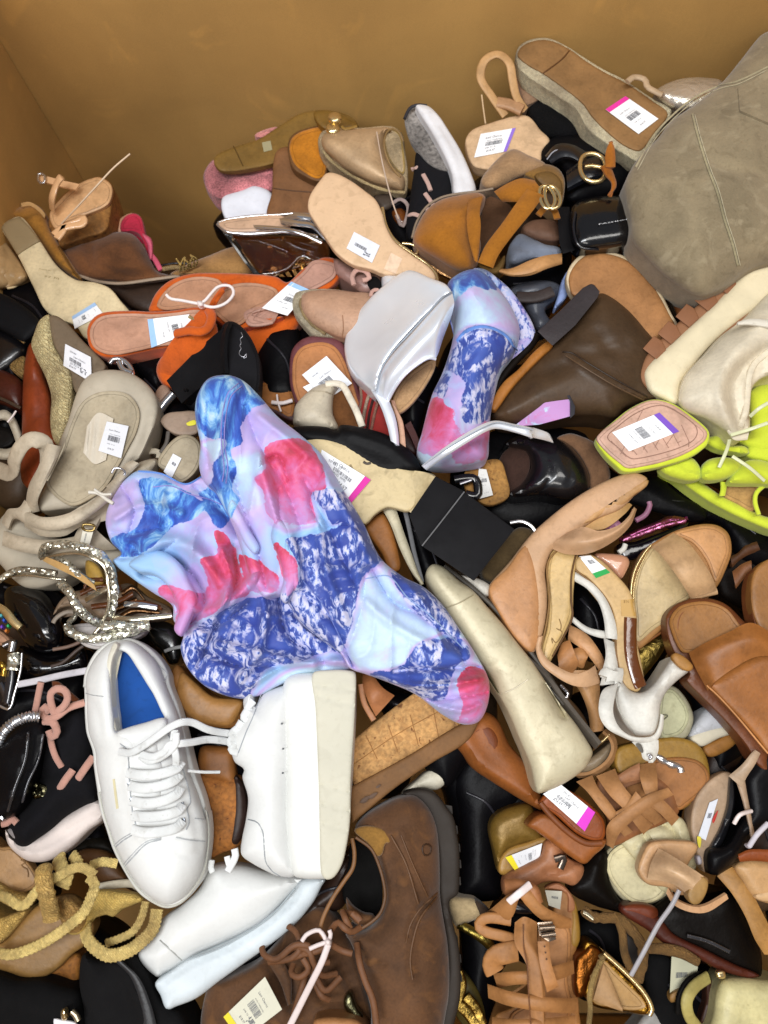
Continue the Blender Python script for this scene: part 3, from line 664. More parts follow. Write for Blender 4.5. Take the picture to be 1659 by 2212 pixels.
t.sheet('ankle_strap', PN, ['A 205,262 260,272 330,290 420,310', 'A 203,292 260,305 330,325 400,338'], h=-3.2, th=.25)
t.tube('buckle', CHROME, 'A 205,255 235,262 232,305 205,300', 3, h=-2.8, closed=True)
t.tube('bow_knot', PN, 'A 285,580 330,545 390,530 440,520 440,490 400,500 350,520 330,560 300,600', 10, 5, h=-2.6, step=5)
t.tube('tie_string', mat('rubber', 'd9bfa2'), 'A 325,520,0 400,440,2 520,310,4 600,225,5 688,150,6', 2.2, h=-2.4)
t = T('suede_wedge', 'mustard suede wedge mule lying under the cream sole at far left', 'shoe')
t.puff('upper', SU('a8752f'), 'A 110,430 170,415 230,450 270,560 320,640 400,760 440,830 380,800 280,720 190,600 80,500 20,470', h=-6.5, b=1.5, r=30, th=4)
t.sheet('piping', LE('c9a06a'), ['A 110,410 160,405 215,440 240,470', 'A 115,430 160,425 205,455 235,490'], h=-5.4, th=.2)
t.tube('heel_edge', LE('6b4a1f'), 'A 310,640 345,700 380,760 430,815', 3, h=-5.6)
t = T('flat_sandal', 'upturned sandal showing a pale cream leather sole with grey heel patch, far left', 'sandal')
t.puff('outsole', LE('dccba4', rough=.55, wr=.08), 'A 5,540 40,505 105,482 150,520 215,615 300,740 400,815 500,830 580,860 640,930 690,1000 640,1080 460,1130 400,1060 300,1020 235,970 180,860 90,680 20,570', h=-3.5, b=.3, r=10, th=1.0)
so = t.parts[0]
t.puff('heel_patch', mat('rubber', '93805f'), 'A 5,540* 40,503 105,482* 160,540 212,612* 150,648 92,686* 40,600', h=-3.2, b=.25, r=6, th=.5)
t.tag('A 395,1075 380,1010 500,935 545,995', on=so, stripe='9fc0e6', side='R', style=1, off=.15, sw=.25)
t.writing('MADE IN', 'A 205,760', 'A 270,770', .4, LE('a9966b'), on=so, off=.04, parent=so)
t.writing('37 M', 'A 230,800', 'A 310,815', .35, LE('a9966b'), on=so, off=.04, parent=so)
t = T('ankle_boot', 'brown suede ankle boot with thin beige welt beneath the orange sandals', 'boot')
t.puff('shaft', SU('6a4327'), 'A 330,660 400,620 480,600 600,565 700,575 760,640 800,720 830,770 900,790 960,800 820,830 640,835 500,830 410,800 350,730', h=-8, b=2.6, r=40, th=4, bumps=[('A 470,650 500,730 640,790 800,790', -.8, 12)])
t.puff('outsole', LE('3a2a20'), 'A 420,800 520,825 640,840 800,825 960,800 1020,790 960,850 880,920 820,990 700,960 600,880 480,850', h=-8.4, b=.8, r=30, th=4)
t.tube('welt', LE('a5917c'), 'A 420,795,.0 520,825,.4 640,835,.5 800,815,.5 950,795,.2', 4.5, 3, h=-6.6)
t = T('child_sandal', 'small red and pink sandal propped against the back wall at left', 'sandal')
t.puff('footbed', SU('bb2b46'), 'A 640,560 640,510 670,475 715,465 748,490 765,560 790,640 850,770 790,700 740,580 700,560', h=-9, b=.3, r=8, th=1)
t.puff('sole', LE('d8a887'), 'A 610,560 620,510 660,475 700,462 680,480 650,520 645,565', h=-9.3, b=.3, r=6, th=2)
t.sheet('strap', LE('d3627c'), ['A 755,568 800,600 810,660 805,700', 'A 765,600 780,630 785,670 790,710'], h=-8, th=.2, b=.5)
t.tube('side_strap', LE('c9566f'), 'A 795,680 820,710 850,765', 7, 3, h=-8)
t = T('fringed_espadrille', 'tan suede espadrille with frayed straw trim behind the orange sandals', 'shoe')
t.puff('upper', SU('a67c4a'), 'A 900,790 1000,730 1100,690 1240,640 1320,660 1340,780 1250,830 1100,810', h=-7, b=2, r=40, th=3)
for i in range(16):
    x = 950+i*6
    if i % 2 == 0: t.tube('straw_fringe', mat('raffia', 'b99a55'), f'A {x},{775-i*2},0 {x+random.randint(-8,14)},{740-i*2},1 {x+random.randint(-22,22)},{700-i+random.randint(-10,22)},1.4', 2.2, h=-5)
t.tube('braid', mat('rope', 'b59a6b', ws=220), 'A 860,760 930,750 1000,765 1080,800', 6, h=-6)
t = T('ruched_slide', 'beige satin slide with gathered strap at the left edge below the wedge', 'sandal')
t.puff('strap', mat('satin', 'b7966a'), 'A -60,560 0,575 50,640 120,740 155,800 120,840 50,860 -60,860', h=-5, b=2.5, r=50, th=3, bumps=[('A 20,600 40,700 30,800', -.5, 8), ('A 60,660 90,760 50,830', -.5, 8)])
t.tube('trim', LE('e0c79a'), 'A 40,860 80,850 130,805', 3.5, h=-4.4)
t = T('black_block_sandal', 'black platform slide with thin gold line at the left edge of the heap', 'sandal')
t.puff('platform', mat('rubber', '1d1e22'), 'A -60,880 0,885 90,930 190,1010 215,1060 130,1145 60,1110 0,1080 -60,1060', h=-2, b=.7, r=20, th=5)
t.puff('upper', PA(BLK, rough=.35), 'A -60,1060 30,1080 130,1150 140,1210 60,1290 -60,1330', h=-3.5, b=1.5, r=40, th=4)
t.tube('gold_line', GOLD, 'A -60,1040 0,1065 60,1100 130,1150', 3, 2, h=-1.9)
t = T('olive_slide', 'thin sandal with olive brown sole face up against the back wall', 'sandal')
t.puff('outsole', LE('7d5f2a', rough=.6), 'Z 462,352 468,335 500,320 560,300 610,268 650,245 700,238 750,248 772,268 740,275 700,290 650,320 600,350 540,365 480,370', h=-5.5, b=.25, r=6, th=.9)
so = t.parts[0]
t.tube('heel_seam', LE('5f4620'), 'A 1235,110 1255,150 1285,215', 1.5, on=so, off=.02)
t.sheet('size_mark', mat('paper', '9a9372'), ['A 1385,90 1430,80', 'A 1395,140 1440,128'], on=so, off=.06, th=.03)
t = T('fuzzy_slipper', 'fluffy pink slipper under the olive sole at the back', 'slipper')
t.puff('upper', mat('fur', 'd48489'), 'A 1075,270 1100,210 1140,180 1220,235 1330,240 1450,185 1460,260 1440,350 1340,340 1240,385 1150,388 1095,340', h=-8, b=1.2, r=30, th=3)
t.puff('heel', mat('fur', 'd98f8a'), 'Z 550,292 572,280 600,274 590,284 565,300', h=-7.5, b=.5, r=8, th=2)
t = T('white_slide', 'white flat sandal sole poking out below the pink slipper', 'sandal')
t.puff('outsole', mat('rubber', 'dfe3ee'), 'A 1175,385 1290,340 1350,320 1440,365 1425,480 1350,520 1200,500', h=-7.2, b=.4, r=10, th=2)
t = T('taupe_mule', 'upturned taupe brown leather mule sole below the mustard oval', 'shoe')
t.puff('outsole', LE('7c5535', rough=.6), 'B 130,310 200,280 260,380 350,470 330,560 310,640 90,645 110,520', h=-5, b=.4, r=10, th=2)
t.tube('sole_crease', LE('5a3b22'), 'B 115,498 230,512 345,520', 1.6, on=t.parts[0], off=.03)
t = T('mustard_mule', 'mule with mustard suede oval footbed leaning at the back', 'shoe')
t.puff('sole', LE('6b4a2b'), 'B 195,290 210,225 280,185 400,178 400,440 360,465 290,440 220,390', h=-3.6, b=.3, r=6, th=2)
t.puff('footbed', SU('c07a1e'), 'B 203,290 218,232 285,192 398,184 392,425 350,448 290,420 230,370', h=-3.3, b=.2, r=8, th=.6)
# clear heeled mule
t = T('clear_mule', 'clear perspex wedge mule with chrome edged nude footbed in front of the back wall', 'shoe')
CL = mat('metal', '8b6a4d', rough=.1, met=.7)
t.puff('footbed', LE('cda98c', rough=.35), 'A 1155,520 1190,500 1300,485 1480,475 1540,520 1490,555 1350,560 1210,560', h=-1.6, b=.2, r=8, th=.5)
t.tube('chrome_rim', CHROME, 'A 1152,520 1200,560 1330,572 1500,560 1600,575 1680,590', 6, 5, h=-1.9)
t.tube('chrome_rim', CHROME, 'A 1152,515 1200,498 1350,478 1480,472 1560,466 1680,475', 3.5, h=-1.9)
t.puff('clear_wedge', mat('clear', 'd9b28a'), 'A 1160,530 1250,570 1450,580 1659,590 1740,640 1720,740 1600,700 1520,770 1390,790 1300,690 1210,600', h=-2.6, b=.3, r=16, th=.4)
t.sheet('wedge_edge', mat('patent', '1c1712'), ['A 1160,540,0 1220,620,-.5 1290,720,-1.5 1350,800,-2.5', 'A 1185,545,0 1250,610,-.5 1320,700,-1.5 1395,800,-2.5'], h=-2, th=.4)
t.sheet('chrome_strap', CHROME, ['A 1490,490,0 1560,462,1 1640,470,1.4 B 330,640,1.6', 'A 1530,520,0 1580,500,1 1659,510,1.4 B 330,680,1.6'], h=-1.2, th=.2, b=.3)
t.sheet('chrome_strap', CHROME, ['B 10,690,0 150,700,1 260,720,1.4 380,770,1', 'B 30,720,0 160,725,1 260,745,1.4 370,795,1'], h=-1.4, th=.2, b=.3)
t.sheet('chrome_strap', CHROME, ['B 150,655,0 240,665,.8 330,680,1.2 400,740,1', 'B 160,690,0 240,700,.8 320,712,1.2 390,775,1'], h=-.9, th=.2, b=.3)
t = T('gold_shell_sandal', 'gold and tortoise ornamented sandal seen through and under the clear wedge', 'sandal')
t.puff('sole', PA('5a3518'), 'A 1250,580 1400,590 1659,620 1740,700 1600,760 1400,770 1300,680', h=-6, b=.6, r=20, th=2)
t.puff('ornament', PA('15120e'), 'A 1470,670 1530,635 1600,650 1630,680 1560,705 1490,705', h=-6.2, b=.8, r=20, th=.6)
for x, y, r_ in ((1625, 672, 18), (1560, 730, 26), (1600, 735, 22), (1500, 620, 16), (1430, 650, 20)):
    t.puff('gold_bead', GOLD, ' '.join(['A']+[f'{x+r_*math.cos(a)},{y+r_*.8*math.sin(a)}' for a in (0, 1.05, 2.1, 3.14, 4.2, 5.25)]), h=-5.8, b=.7, r=10, th=.5, step=4)
for i in range(4): t.sheet('strap', GOLD, [f'A {1400+i*50},700,0 {1440+i*45},740,.5 {1480+i*40},800,.4', f'A {1420+i*50},690,0 {1460+i*45},740,.5 {1505+i*40},800,.4'], h=-6.2, th=.2)
# ------------------------------------------------------------------ the pair of orange thong wedges
OR = SU('c95a18', var=.2); OI = LE('bd8f76', rough=.5, wr=.08)
t = T('orange_thong_sandal', 'orange thong wedge sandal seen from above, its heel pointing left', 'sandal', 'tied pair of orange thong sandals')
t.puff('sole', OR, 'A 460,1105 470,1050 510,1005 570,985 700,980 820,985 940,975 1040,960 1110,985 1140,1080 1060,1150 950,1170 830,1185 740,1205 620,1228 540,1222 480,1180', h=1, b=.5, r=10, th=2.2)
t.puff('footbed', OI, 'A 474,1105 484,1058 520,1018 575,1000 700,994 820,998 940,988 1040,974 1100,1000 1120,1080 1050,1135 950,1155 830,1168 740,1188 620,1210 550,1204 494,1170', h=1.8, b=-.12, r=14, th=.3, parent=t.parts[0])
fb = t.parts[1]
t.tag('A 800,1175 780,1025 1000,998 1035,1085,.3', on=fb, off=.2, stripe='9cc3ec', side='T', style=1, sw=.13)
t.sheet('toe_strap', OR, ['A 830,1300,-2 870,1200,.5 930,1110,2 1000,1040,2.6 1060,975,2.2 1110,960,2', 'A 870,1330,-2 960,1250,.6 1010,1180,2 1060,1110,2.6 1090,1060,2.4 1110,1000,2.2', 'A 960,1350,-2 1030,1290,.4 1090,1220,1.6 1120,1160,2.2 1150,1090,1.8 1125,1010,1.8'], h=1.5, th=.35, b=.3, m=8)
t.tube('knot', OR, 'A 930,1100,0 1000,1085,1 1060,1090,1.4 1100,1070,1 1120,1010,.6 1105,975,0', 11, 7, h=4)
t.tube('gold_stud', GOLD, 'A 1000,1010 1018,1022 1030,1040', 4, h=4)
t.puff('toe_side', OR, 'A 825,1290 870,1210 960,1200 1040,1230 1010,1310 930,1400 860,1370', h=-1, b=1.3, r=30, th=2.5)
t = T('orange_thong_sandal', 'orange thong wedge sandal lying behind, its heel pointing up right beside the cream espadrille', 'sandal', 'tied pair of orange thong sandals')
t.puff('wedge_side', OR, 'A 1260,1060 1400,1010 1540,970 1600,1010 1560,1090 1480,1150 1380,1210 1320,1290 1200,1250 1190,1130', h=-2.5, b=1.5, r=40, th=4)
t.puff('sole', OR, 'A 790,960 830,880 900,820 1010,785 1150,780 1320,785 1460,800 1520,830 1600,760 1659,725 B 380,865 440,870 480,910 470,970 420,1030 300,1080 150,1120 0,1180 A 1500,1010 1350,1060 1240,1085 1180,1060 1100,1000 950,985 790,985', h=-.5, b=.5, r=9, th=1.6)
t.puff('footbed', LE('b58668', rough=.5), 'A 830,955 860,890 930,830 1030,800 1150,812 1200,860 1230,840 1330,832 1430,850 1470,880 1440,930 1340,980 1290,1040 1230,1065 1190,1040 1120,985 1000,965 880,975', h=.32, b=-.15, r=16, th=.3, parent=t.parts[1])
t.puff('heel_seat', LE('b88d7c', rough=.5), 'A 1290,990 1400,940 1500,860 1600,775 B 330,880 430,890 455,920 440,970 380,1010 280,1060 200,1110 0,1165 A 1450,1040 1320,1060', h=.2, b=.1, r=10, th=.3, parent=t.parts[1])
fb = t.parts[3]
t.tag('A 1520,1005 1385,965 1540,825 1640,870', on=fb, off=.25, stripe='9cc3ec', side='B', style=0)
t.tube('toe_post', OR, 'A 1190,840,0 1175,870,1 1150,900,1.4 1120,950,1.6 1110,1000,1', 6, h=.8)
t.sheet('thong_strap', OR, ['A 1110,960,0 1130,920,1 1175,860,1', 'A 1135,985,0 1150,940,1 1190,880,1'], h=1.6, th=.25, b=.2)
t = T('plastic_tie', 'loop of pinkish white plastic cord joining the two orange sandals', 'tie')
t.tube('loop', PLAST, 'A 880,895 900,915 960,925 1010,935 1060,945 1110,960 1150,958 1200,935 1235,890 1225,855 1190,845 1150,855 1120,885 1080,930 1055,940', 3.6, h=4.6)
t.puff('clasp', PLAST, 'A 1040,930 1060,925 1078,940 1070,958 1048,955', h=4.7, b=.5, r=6, th=.5, step=4)
t = T('black_logo_slide', 'black moulded slide with silver script inside the strap, on the orange sandal', 'sandal')
K2 = mat('rubber', '1b1b1e', rough=.45)
t.puff('footbed', mat('rubber', '232226', rough=.5), 'D 1175,230 1215,205 1260,220 1310,270 1350,340 1375,420 1370,560 1330,620 1200,520 1190,400 1170,300', h=4.2, b=.4, r=10, th=2.5)
f_ = t.parts[0]
t.sheet('platform', K2, ['D 880,520,0 960,440,1 1060,340,2 1180,240,3', 'D 920,580,0 1010,510,1 1100,440,2 1190,400,3', 'D 960,640,0 1040,570,1 1130,510,2 1195,470,3'], h=1.8, th=2.2, m=8)
t.sheet('strap', K2, ['D 1190,480,0 1185,350,1 1195,250,1.2 1215,205,.6', 'D 1185,500,-.5 1165,380,.4 1170,290,.8 1195,215,.3'], h=4.9, th=.4)
t.tube('logo', mat('metal', 'bdbdc4'), 'D 1275,265 1283,285 1270,300 1275,320 1268,335 1275,350 1265,370 1268,385 1290,395 1303,375 1300,400 1288,398', 1.2, on=f_, off=.05, step=3)
t.tube('side_stud', mat('rubber', '0c0c0e', rough=.2), 'D 975,575,0 985,568,.1 995,575,.1', 3, h=3.6)
t.puff('heel_side', K2, 'D 960,600 1050,520 1180,480 1300,520 1370,500 1375,620 1300,700 1200,760 1050,700', h=-.5, b=1.2, r=30, th=3)
# ------------------------------------------------------------------ back middle
t = T('espadrille_mule', 'champagne metallic leather espadrille mule at the back of the heap', 'shoe')
CH = LE('c2a37e', met=.15, rough=.45)
t.puff('rope_sole', mat('rope', 'dcc6a0', ws=260), 'B 355,240 380,195 450,180 600,178 740,170 800,210 815,300 830,420 815,530 740,520 640,490 500,430 420,360 365,300', h=-1.2, b=.5, r=10, th=2.5)
t.puff('upper', CH, 'B 372,240 395,205 450,190 600,182 730,176 745,200 720,195 700,230 705,290 740,380 810,440 805,512 740,500 640,470 520,410 440,345 385,290', h=-.6, b=2.6, r=45, th=2)
up = t.parts[1]
t.puff('lining', SU('9c8247'), 'B 705,220 740,182 790,215 808,300 810,420 770,400 720,320', h=-.5, b=-.3, r=10, th=.5)
t.tube('opening_edge', LE('8c6f45'), 'B 805,250,0 780,200,.6 740,185,1 712,215,1 705,280,.8 735,370,.3 790,440,0', 2.8, h=.8)
t.tube('stitching', mat('rope', 'd3bd8d', ws=300), 'B 380,300 430,360 520,425 640,485 740,515 815,520', 2.6, h=.2, bead=.7, beadn=34)
t = T('gold_charm_sandal', 'sandal with gold disc charm behind the champagne espadrille', 'sandal')
t.puff('disc', GOLD, 'B 405,120 430,95 465,100 480,125 465,150 425,150', h=1, b=.5, r=12, th=.4, step=4)
t.puff('pendant', GOLD, 'B 395,175 415,155 450,155 470,180 455,205 410,205', h=.6, b=.4, r=12, th=.4, step=4)
t.tube('strap', LE('8b6a2f'), 'B 480,170 495,185 560,170', 4, 2, h=.2)
t.puff('sole', LE('7a5b25'), 'B 330,100 400,85 480,110 570,170 480,190 380,180', h=-2, b=.3, r=8, th=1)
t = T('black_knit_sneaker', 'black knit sneaker standing on its side, grey insole up and white foam sole', 'sneaker')
t.puff('midsole', mat('rubber', 'dedee2'), 'B 870,62 930,60 990,110 1050,200 1110,300 1160,410 1190,500 1180,530 1080,540 1060,430 1020,330 950,200', h=1.6, b=.9, r=24, th=3.5, bumps=[('B 960,110 1060,260 1140,480', -.3, 8)])
t.puff('insole', mat('fur', '8b8580', sc=250), 'B 812,120 835,72 880,58 930,110 985,210 1030,320 1045,400 960,380 900,320 840,230', h=1, b=-.25, r=16, th=1)
t.puff('upper', mat('fabric', '1b1b22'), 'B 880,290 930,340 1000,385 1045,395 1065,480 1080,540 1080,660 850,780 820,720 840,560 860,420', h=-.2, b=1.6, r=30, th=3)
u_ = t.parts[-1]
t.tube('rim', mat('rubber', '2a2a30'), 'B 812,130 840,75 880,58 930,62', 4, h=1.6)
for a_ in ('B 850,400 875,388', 'B 910,425 935,470 950,510', 'B 920,525 945,560 965,590', 'B 925,600 940,620', 'B 835,640 860,635 890,645'):
    t.tube('lace', mat('fabric', 'c7a59a'), a_, 5.5, 3, on=u_, off=.25)
t = T('lace_cord', 'thin pale cord dangling from the champagne espadrille over dark shoes', 'cord')
t.tube('cord', mat('rubber', 'c2ab97'), 'B 665,200,2 690,340,3 715,450,2 745,560,1 780,660,0', 1.8, h=1)
t = T('tortoise_sandal', 'sandal with amber bead knot and grey cord tucked behind the nude sole', 'sandal')
t.puff('bead', PA('6b3a16'), 'B 740,620 790,600 830,640 820,700 770,690', h=-2, b=1, r=16, th=.6, step=5)
t.tube('cord', mat('fabric', 'a5928c'), 'B 745,580 790,555 830,590 825,650 800,700 770,640', 5, 3.5, h=-1)
t.puff('strap', LE('55493f'), 'B 650,540 740,530 750,590 700,620 660,580', h=-1.6, b=.8, r=14, th=1)
t = T('nude_square_mule', 'upturned nude mule showing its peach outsole with barcode sticker', 'shoe')
t.puff('outsole', LE('d8b692', rough=.5, wr=.06, var=.06), 'B 302,570 320,520 370,450 400,418 450,420 530,460 600,510 660,560 695,630 715,700 760,780 850,850 930,905 970,950 975,985 900,1010 830,960 700,955 640,930 540,905 450,840 400,770 340,680 305,620', h=3, b=.3, r=7, th=1.0)
so = t.parts[0]
t.tube('gold_edge', GOLD, 'B 695,600 712,690 760,772 850,840 935,900 978,950 988,990', 4, 3, h=2.7)
t.tag('B 545,728 682,800 640,892 505,815', on=so, off=.12, style=3, hue='dfe2ea', lines=False)
t.sheet('clear_sticker', LE('e6c9ad', rough=.12), ['B 740,838 800,870', 'B 703,925 765,950'], on=so, off=.06, th=.02)
t.tube('strap_end', GOLD, 'B 800,790 850,795 885,820 870,850 840,830', 3.5, h=2.2)
t = T('gold_strap_sandal', 'gold leather strap sandal squeezed between the nude sole and the mustard suede shoe', 'sandal')
t.sheet('strap', mat('foil', 'a87f55', rough=.35), ['B 890,850 960,880 1030,915 1085,950', 'B 930,900 970,940 1000,960 1060,985'], h=.5, th=.6, b=.6)
t.tube('rim', GOLD, 'B 880,840 950,868 1030,905 1088,945', 2.5, h=1.3)
t = T('mustard_strap_shoe', 'mustard suede heel with wide ankle strap and gold ring buckle', 'shoe')
MU = SU('9c621b', var=.25)
t.puff('toe_upper', MU, 'B 858,770 880,690 930,610 1000,560 1090,535 1200,520 1240,545 1215,620 1200,700 1215,800 1195,900 1160,940 1080,930 980,870 900,820', h=3, b=3.4, r=80, th=3)
up = t.parts[0]
t.tube('sole_edge', LE('8b7a68'), 'B 852,760 875,680 925,600 1000,550 1090,528 1200,515 1280,500', 3, h=3.2)
t.sheet('side_strap', MU, ['B 1150,560,0 1140,650,.5 1150,760,.6 1180,880,0', 'B 1225,540,.5 1210,620,1 1215,700,.9 1200,890,0'], h=5.6, th=.25, b=.2)
t.sheet('ankle_strap', MU, ['B 1285,515,0 1360,470,1 1430,445,1.2 1500,455,1', 'B 1330,570,0 1400,570,1 1480,560,1.2 1545,520,1'], h=5.6, th=.25, b=.4)
t.sheet('ankle_strap', MU, ['B 1200,890,0 1240,800,1 1330,680,1.6 1400,580,2 1460,500,2', 'B 1280,920,0 1310,850,1 1390,740,1.6 1480,630,2 1550,535,2'], h=6, th=.25, b=.3)
t.puff('lining', SU('4c3320'), 'B 1225,600 1260,540 1320,560 1380,600 1330,680 1250,780 1210,830', h=2.2, b=-.2, r=10, th=1)
for dx in (0, 28):
    t.tube('ring_buckle', GOLD, f'B {1530+dx},495 {1570+dx},488 {1605+dx},540 {1600+dx},590 {1560+dx},605 {1530+dx},560', 4.5, 3.5, h=8, closed=True)
t.tube('strap_tail', MU, 'B 1520,640 1560,600 1600,610 1620,660', 8, 3, h=6.8)
t.puff('heel_back', LE('7a5f33'), 'B 1200,900 1280,920 1340,850 1340,900 1300,950 1230,945', h=2, b=.5, r=12, th=3)
t = T('nude_platform_heel', 'taupe and tan platform sandal back behind the mustard shoe', 'sandal')
t.puff('heel', SU('a5835f'), 'B 1215,460 1260,390 1330,320 1390,290 1460,320 1560,370 1520,400 1420,440 1300,500 1240,500', h=2, b=1.4, r=36, th=3)
t.puff('platform', SU('86622f'), 'B 1440,420 1540,370 1620,390 1655,440 1659,500 1640,580 1590,540 1520,470', h=2.2, b=.8, r=24, th=4)
t.puff('platform_face', LE('6f532c'), 'B 1500,430 1580,410 1640,460 1640,540 1590,520', h=3.0, b=.3, r=10, th=.5)
t = T('purple_tag_sandal', 'upturned square heel seat in light tan with purple striped price label', 'sandal')
t.puff('outsole', LE('d6b48e', rough=.5, wr=.06), 'B 1135,240 1170,190 1260,155 1400,115 1470,120 1530,190 1580,245 1540,300 1530,360 1450,400 1300,405 1190,390 1160,360 1140,300', h=.5, b=.35, r=8, th=1.6)
t.tag('B 1215,210 1400,178 1352,302 1180,335', on=t.parts[0], off=.12, stripe='8f6fd6', side='R', style=0, sw=.1)
t = T('nude_ankle_strap', 'nude leather loop of an ankle strap standing up at the back', 'sandal')
t.tube('loop', LE('c49a69', rough=.5), 'C 270,530,1 200,430,2 140,330,3 160,240,3.6 230,205,4 290,250,4 310,350,3 330,430,2 375,500,1', 11, 4, h=0, step=5)
t.tube('knot', LE('b78c66'), 'C 225,460 290,470 360,500', 16, 7, h=1.6)
t.puff('heel_lining', SU('a78468'), 'C 330,290 390,340 490,410 440,450 380,470 345,380', h=.3, b=.4, r=14, th=2)
t.tube('cord', mat('rubber', 'cdb08c'), 'C 145,420 155,500 165,570', 2, h=3)
t = T('rope_espadrille', 'upturned espadrille with brown rubber sole and jute edge at the top right', 'shoe')
t.puff('jute_edge', mat('rope', 'f0e0c0', ws=300), 'C 325,210 345,160 410,125 500,120 600,165 700,230 800,290 900,340 1050,440 1150,500 1080,620 980,775 900,740 800,680 700,600 640,500 540,430 420,350 345,290', h=3, b=.5, r=10, th=2.2)
t.puff('outsole', LE('8c683f', rough=.65, wr=.05), 'C 335,215 352,168 415,135 500,130 605,175 700,242 800,302 900,352 1050,452 1130,520 1060,620 985,715 900,690 810,620 730,540 680,470 590,395 470,310 390,265', h=3.45, b=.3, r=6, th=.5)
so = t.parts[1]
t.tube('heel_groove', LE('5f3d1e'), 'C 608,185 570,230 470,305', 2, on=so, off=.02)
t.tag('C 800,495 905,425 1080,545 975,625', on=so, off=.15, stripe='e0309c', side='T', style=1, sw=.12)
t = T('silver_crinkle_flat', 'crinkled silver foil flat at the back right behind the espadrille', 'shoe')
t.puff('upper', mat('foil', 'ded6c8', bmp=1.0, met=.7), 'C 1060,410 1120,360 1220,330 1330,328 1420,350 1400,450 1300,520 1150,490', h=3, b=2, r=40, th=3)
t.tube('bow', LE('b59b7c'), 'C 915,350 950,325 1010,340 1020,375 1060,400 1100,420', 8, 5, h=5)
t = T('black_fur_slipper', 'fluffy black slipper squeezed beneath the jute espadrille', 'slipper')
t.puff('upper', mat('fur', '141317'), 'C 385,500 430,440 490,408 560,440 640,500 670,560 700,620 640,650 540,650 470,640 410,560', h=-.6, b=1.8, r=50, th=3)
t = T('black_ring_sandal', 'black slide with looped gold ring buckle on its strap', 'sandal')
t.puff('platform', LE(BLK), 'C 450,740 480,670 560,635 680,630 800,660 920,770 930,850 880,930 780,960 640,990 590,970 600,880 560,800 480,790', h=0, b=1.6, r=50, th=4)
w = t.parts[0]
t.sheet('strap', PA('1c1c22', rough=.3), ['C 480,740,0 540,680,1 620,680,1.4 700,720,1', 'C 520,790,0 580,760,1 640,770,1.4 700,830,1'], h=1.6, th=.3, b=.5)
t.tube('contrast_stitch', mat('fabric', '9c9ca4'), 'C 490,760,0 530,715,.6 600,710,1 650,735,1', 1.6, h=2.2, bead=.6, beadn=20)
t.sheet('strap_band', PA('1e1f26', rough=.28), ['C 590,820,0 670,770,1 760,740,1', 'C 600,930,0 700,880,1 800,860,1'], h=1.8, th=.3, b=.6)
t.tube('gold_ring', GOLD, 'C 665,800 680,745 735,730 785,755 800,810 785,865 735,880 685,855', 5.5, h=4, closed=True)
t.tube('gold_ring', GOLD, 'C 690,800 730,795 785,805', 5, h=4.2)
t = T('tan_buckle_tab', 'tan suede strap tab knotted through the gold ring', 'strap')
t.sheet('tab', SU('a9651c'), ['C 800,800 798,740 810,690 828,662', 'C 852,800 852,740 845,690 830,662'], h=5, th=.3, b=.2)
t.sheet('tail', SU('9b5a18'), ['C 770,800 800,850 830,890 820,950', 'C 820,780 845,840 858,900 825,952'], h=4.6, th=.3, b=.3)
t = T('olive_suede_boot', 'tall olive grey waxed suede boot filling the right edge, shaft seam towards the camera', 'boot')
OL = mat('suede', '8a7c62', var=.2, scuff=.45, sfc='a2957a', wr=.6, ws2=30)
t.puff('shaft', OL, 'Z 1659,68 1640,80 1600,130 1560,178 1510,220 1450,262 1420,300 1380,340 1350,395 1352,440 1362,480 1365,520 1400,560 1440,600 1510,640 1560,625 1620,585 1720,540 1760,200 1720,40', h=5.5, b=5, r=230, th=5, step=8, sharp=60, fold=(.35, 110, .5), bumps=[('C 1300,700 1420,800 1600,820', -.5, 16), ('C 1000,900 1120,960 1260,940', -.4, 14), ('C 1100,1150 1200,1100 1330,1150', -.4, 14), ('C 1659,260 1550,330 1500,380', -.25, 12)])
sh = t.parts[0]
t.tube('shaft_seam', SU('a19777'), 'C 1260,520 1290,640 1340,800 1390,930 1430,1080 1470,1200 1500,1320', 2.6, 1.2, on=sh, off=.1)
t.tube('top_seam', SU('a59a7c'), 'C 960,800 1050,640 1150,530 1260,440 1400,370 1500,345 1659,270', 2.4, 1, on=sh, off=.1)
t.tube('panel_stitching', mat('fabric', 'b5aa8c'), 'C 1272,522 1302,640 1352,800 1402,930 1442,1080 1482,1200 1512,1320', .8, on=sh, off=.1, bead=.8, beadn=70, step=4)
t.tube('panel_stitching', mat('fabric', 'b5aa8c'), 'C 970,815 1060,655 1160,545 1268,455 1405,385 1505,360 1659,285', .8, on=sh, off=.1, bead=.8, beadn=80, step=4)
t.sheet('pull_tab', OL, ['C 1500,380 1580,340 1700,250', 'C 1510,500 1600,540 1720,590'], on=sh, off=.3, th=.3)
t = T('black_fashion_slide', 'black glossy slide with small white lettering on the padded strap', 'sandal')
t.block('heel', LE('1e1d20'), 'C 540,1010* 610,1010* 620,1200* 640,1240* 575,1260* 555,1200*', 'C 560,1010* 615,1010* 625,1210* 640,1240* 585,1255* 570,1200*', h=3, h2=-2)
t.puff('strap', PA('131316', rough=.2, wr=.3), 'C 610,1050 640,990 720,962 820,950 920,965 980,1050 980,1190 900,1220 800,1235 700,1245 640,1220 612,1150', h=3.2, b=1.6, r=40, th=2)
up = t.parts[1]
t.tube('piping', PA('1f1f26', rough=.25), 'C 640,1040 630,1110 640,1180 670,1225 760,1238', 3.4, on=up, off=.2)
t.writing('FASHION', 'C 762,1106', 'C 935,1076', .2, mat('paper', 'd7d7d9'), on=up, off=.2)
t = T('tan_outsole_shoe', 'upturned shoe with big orange tan outsole and cream welt in front of olive boot', 'shoe')
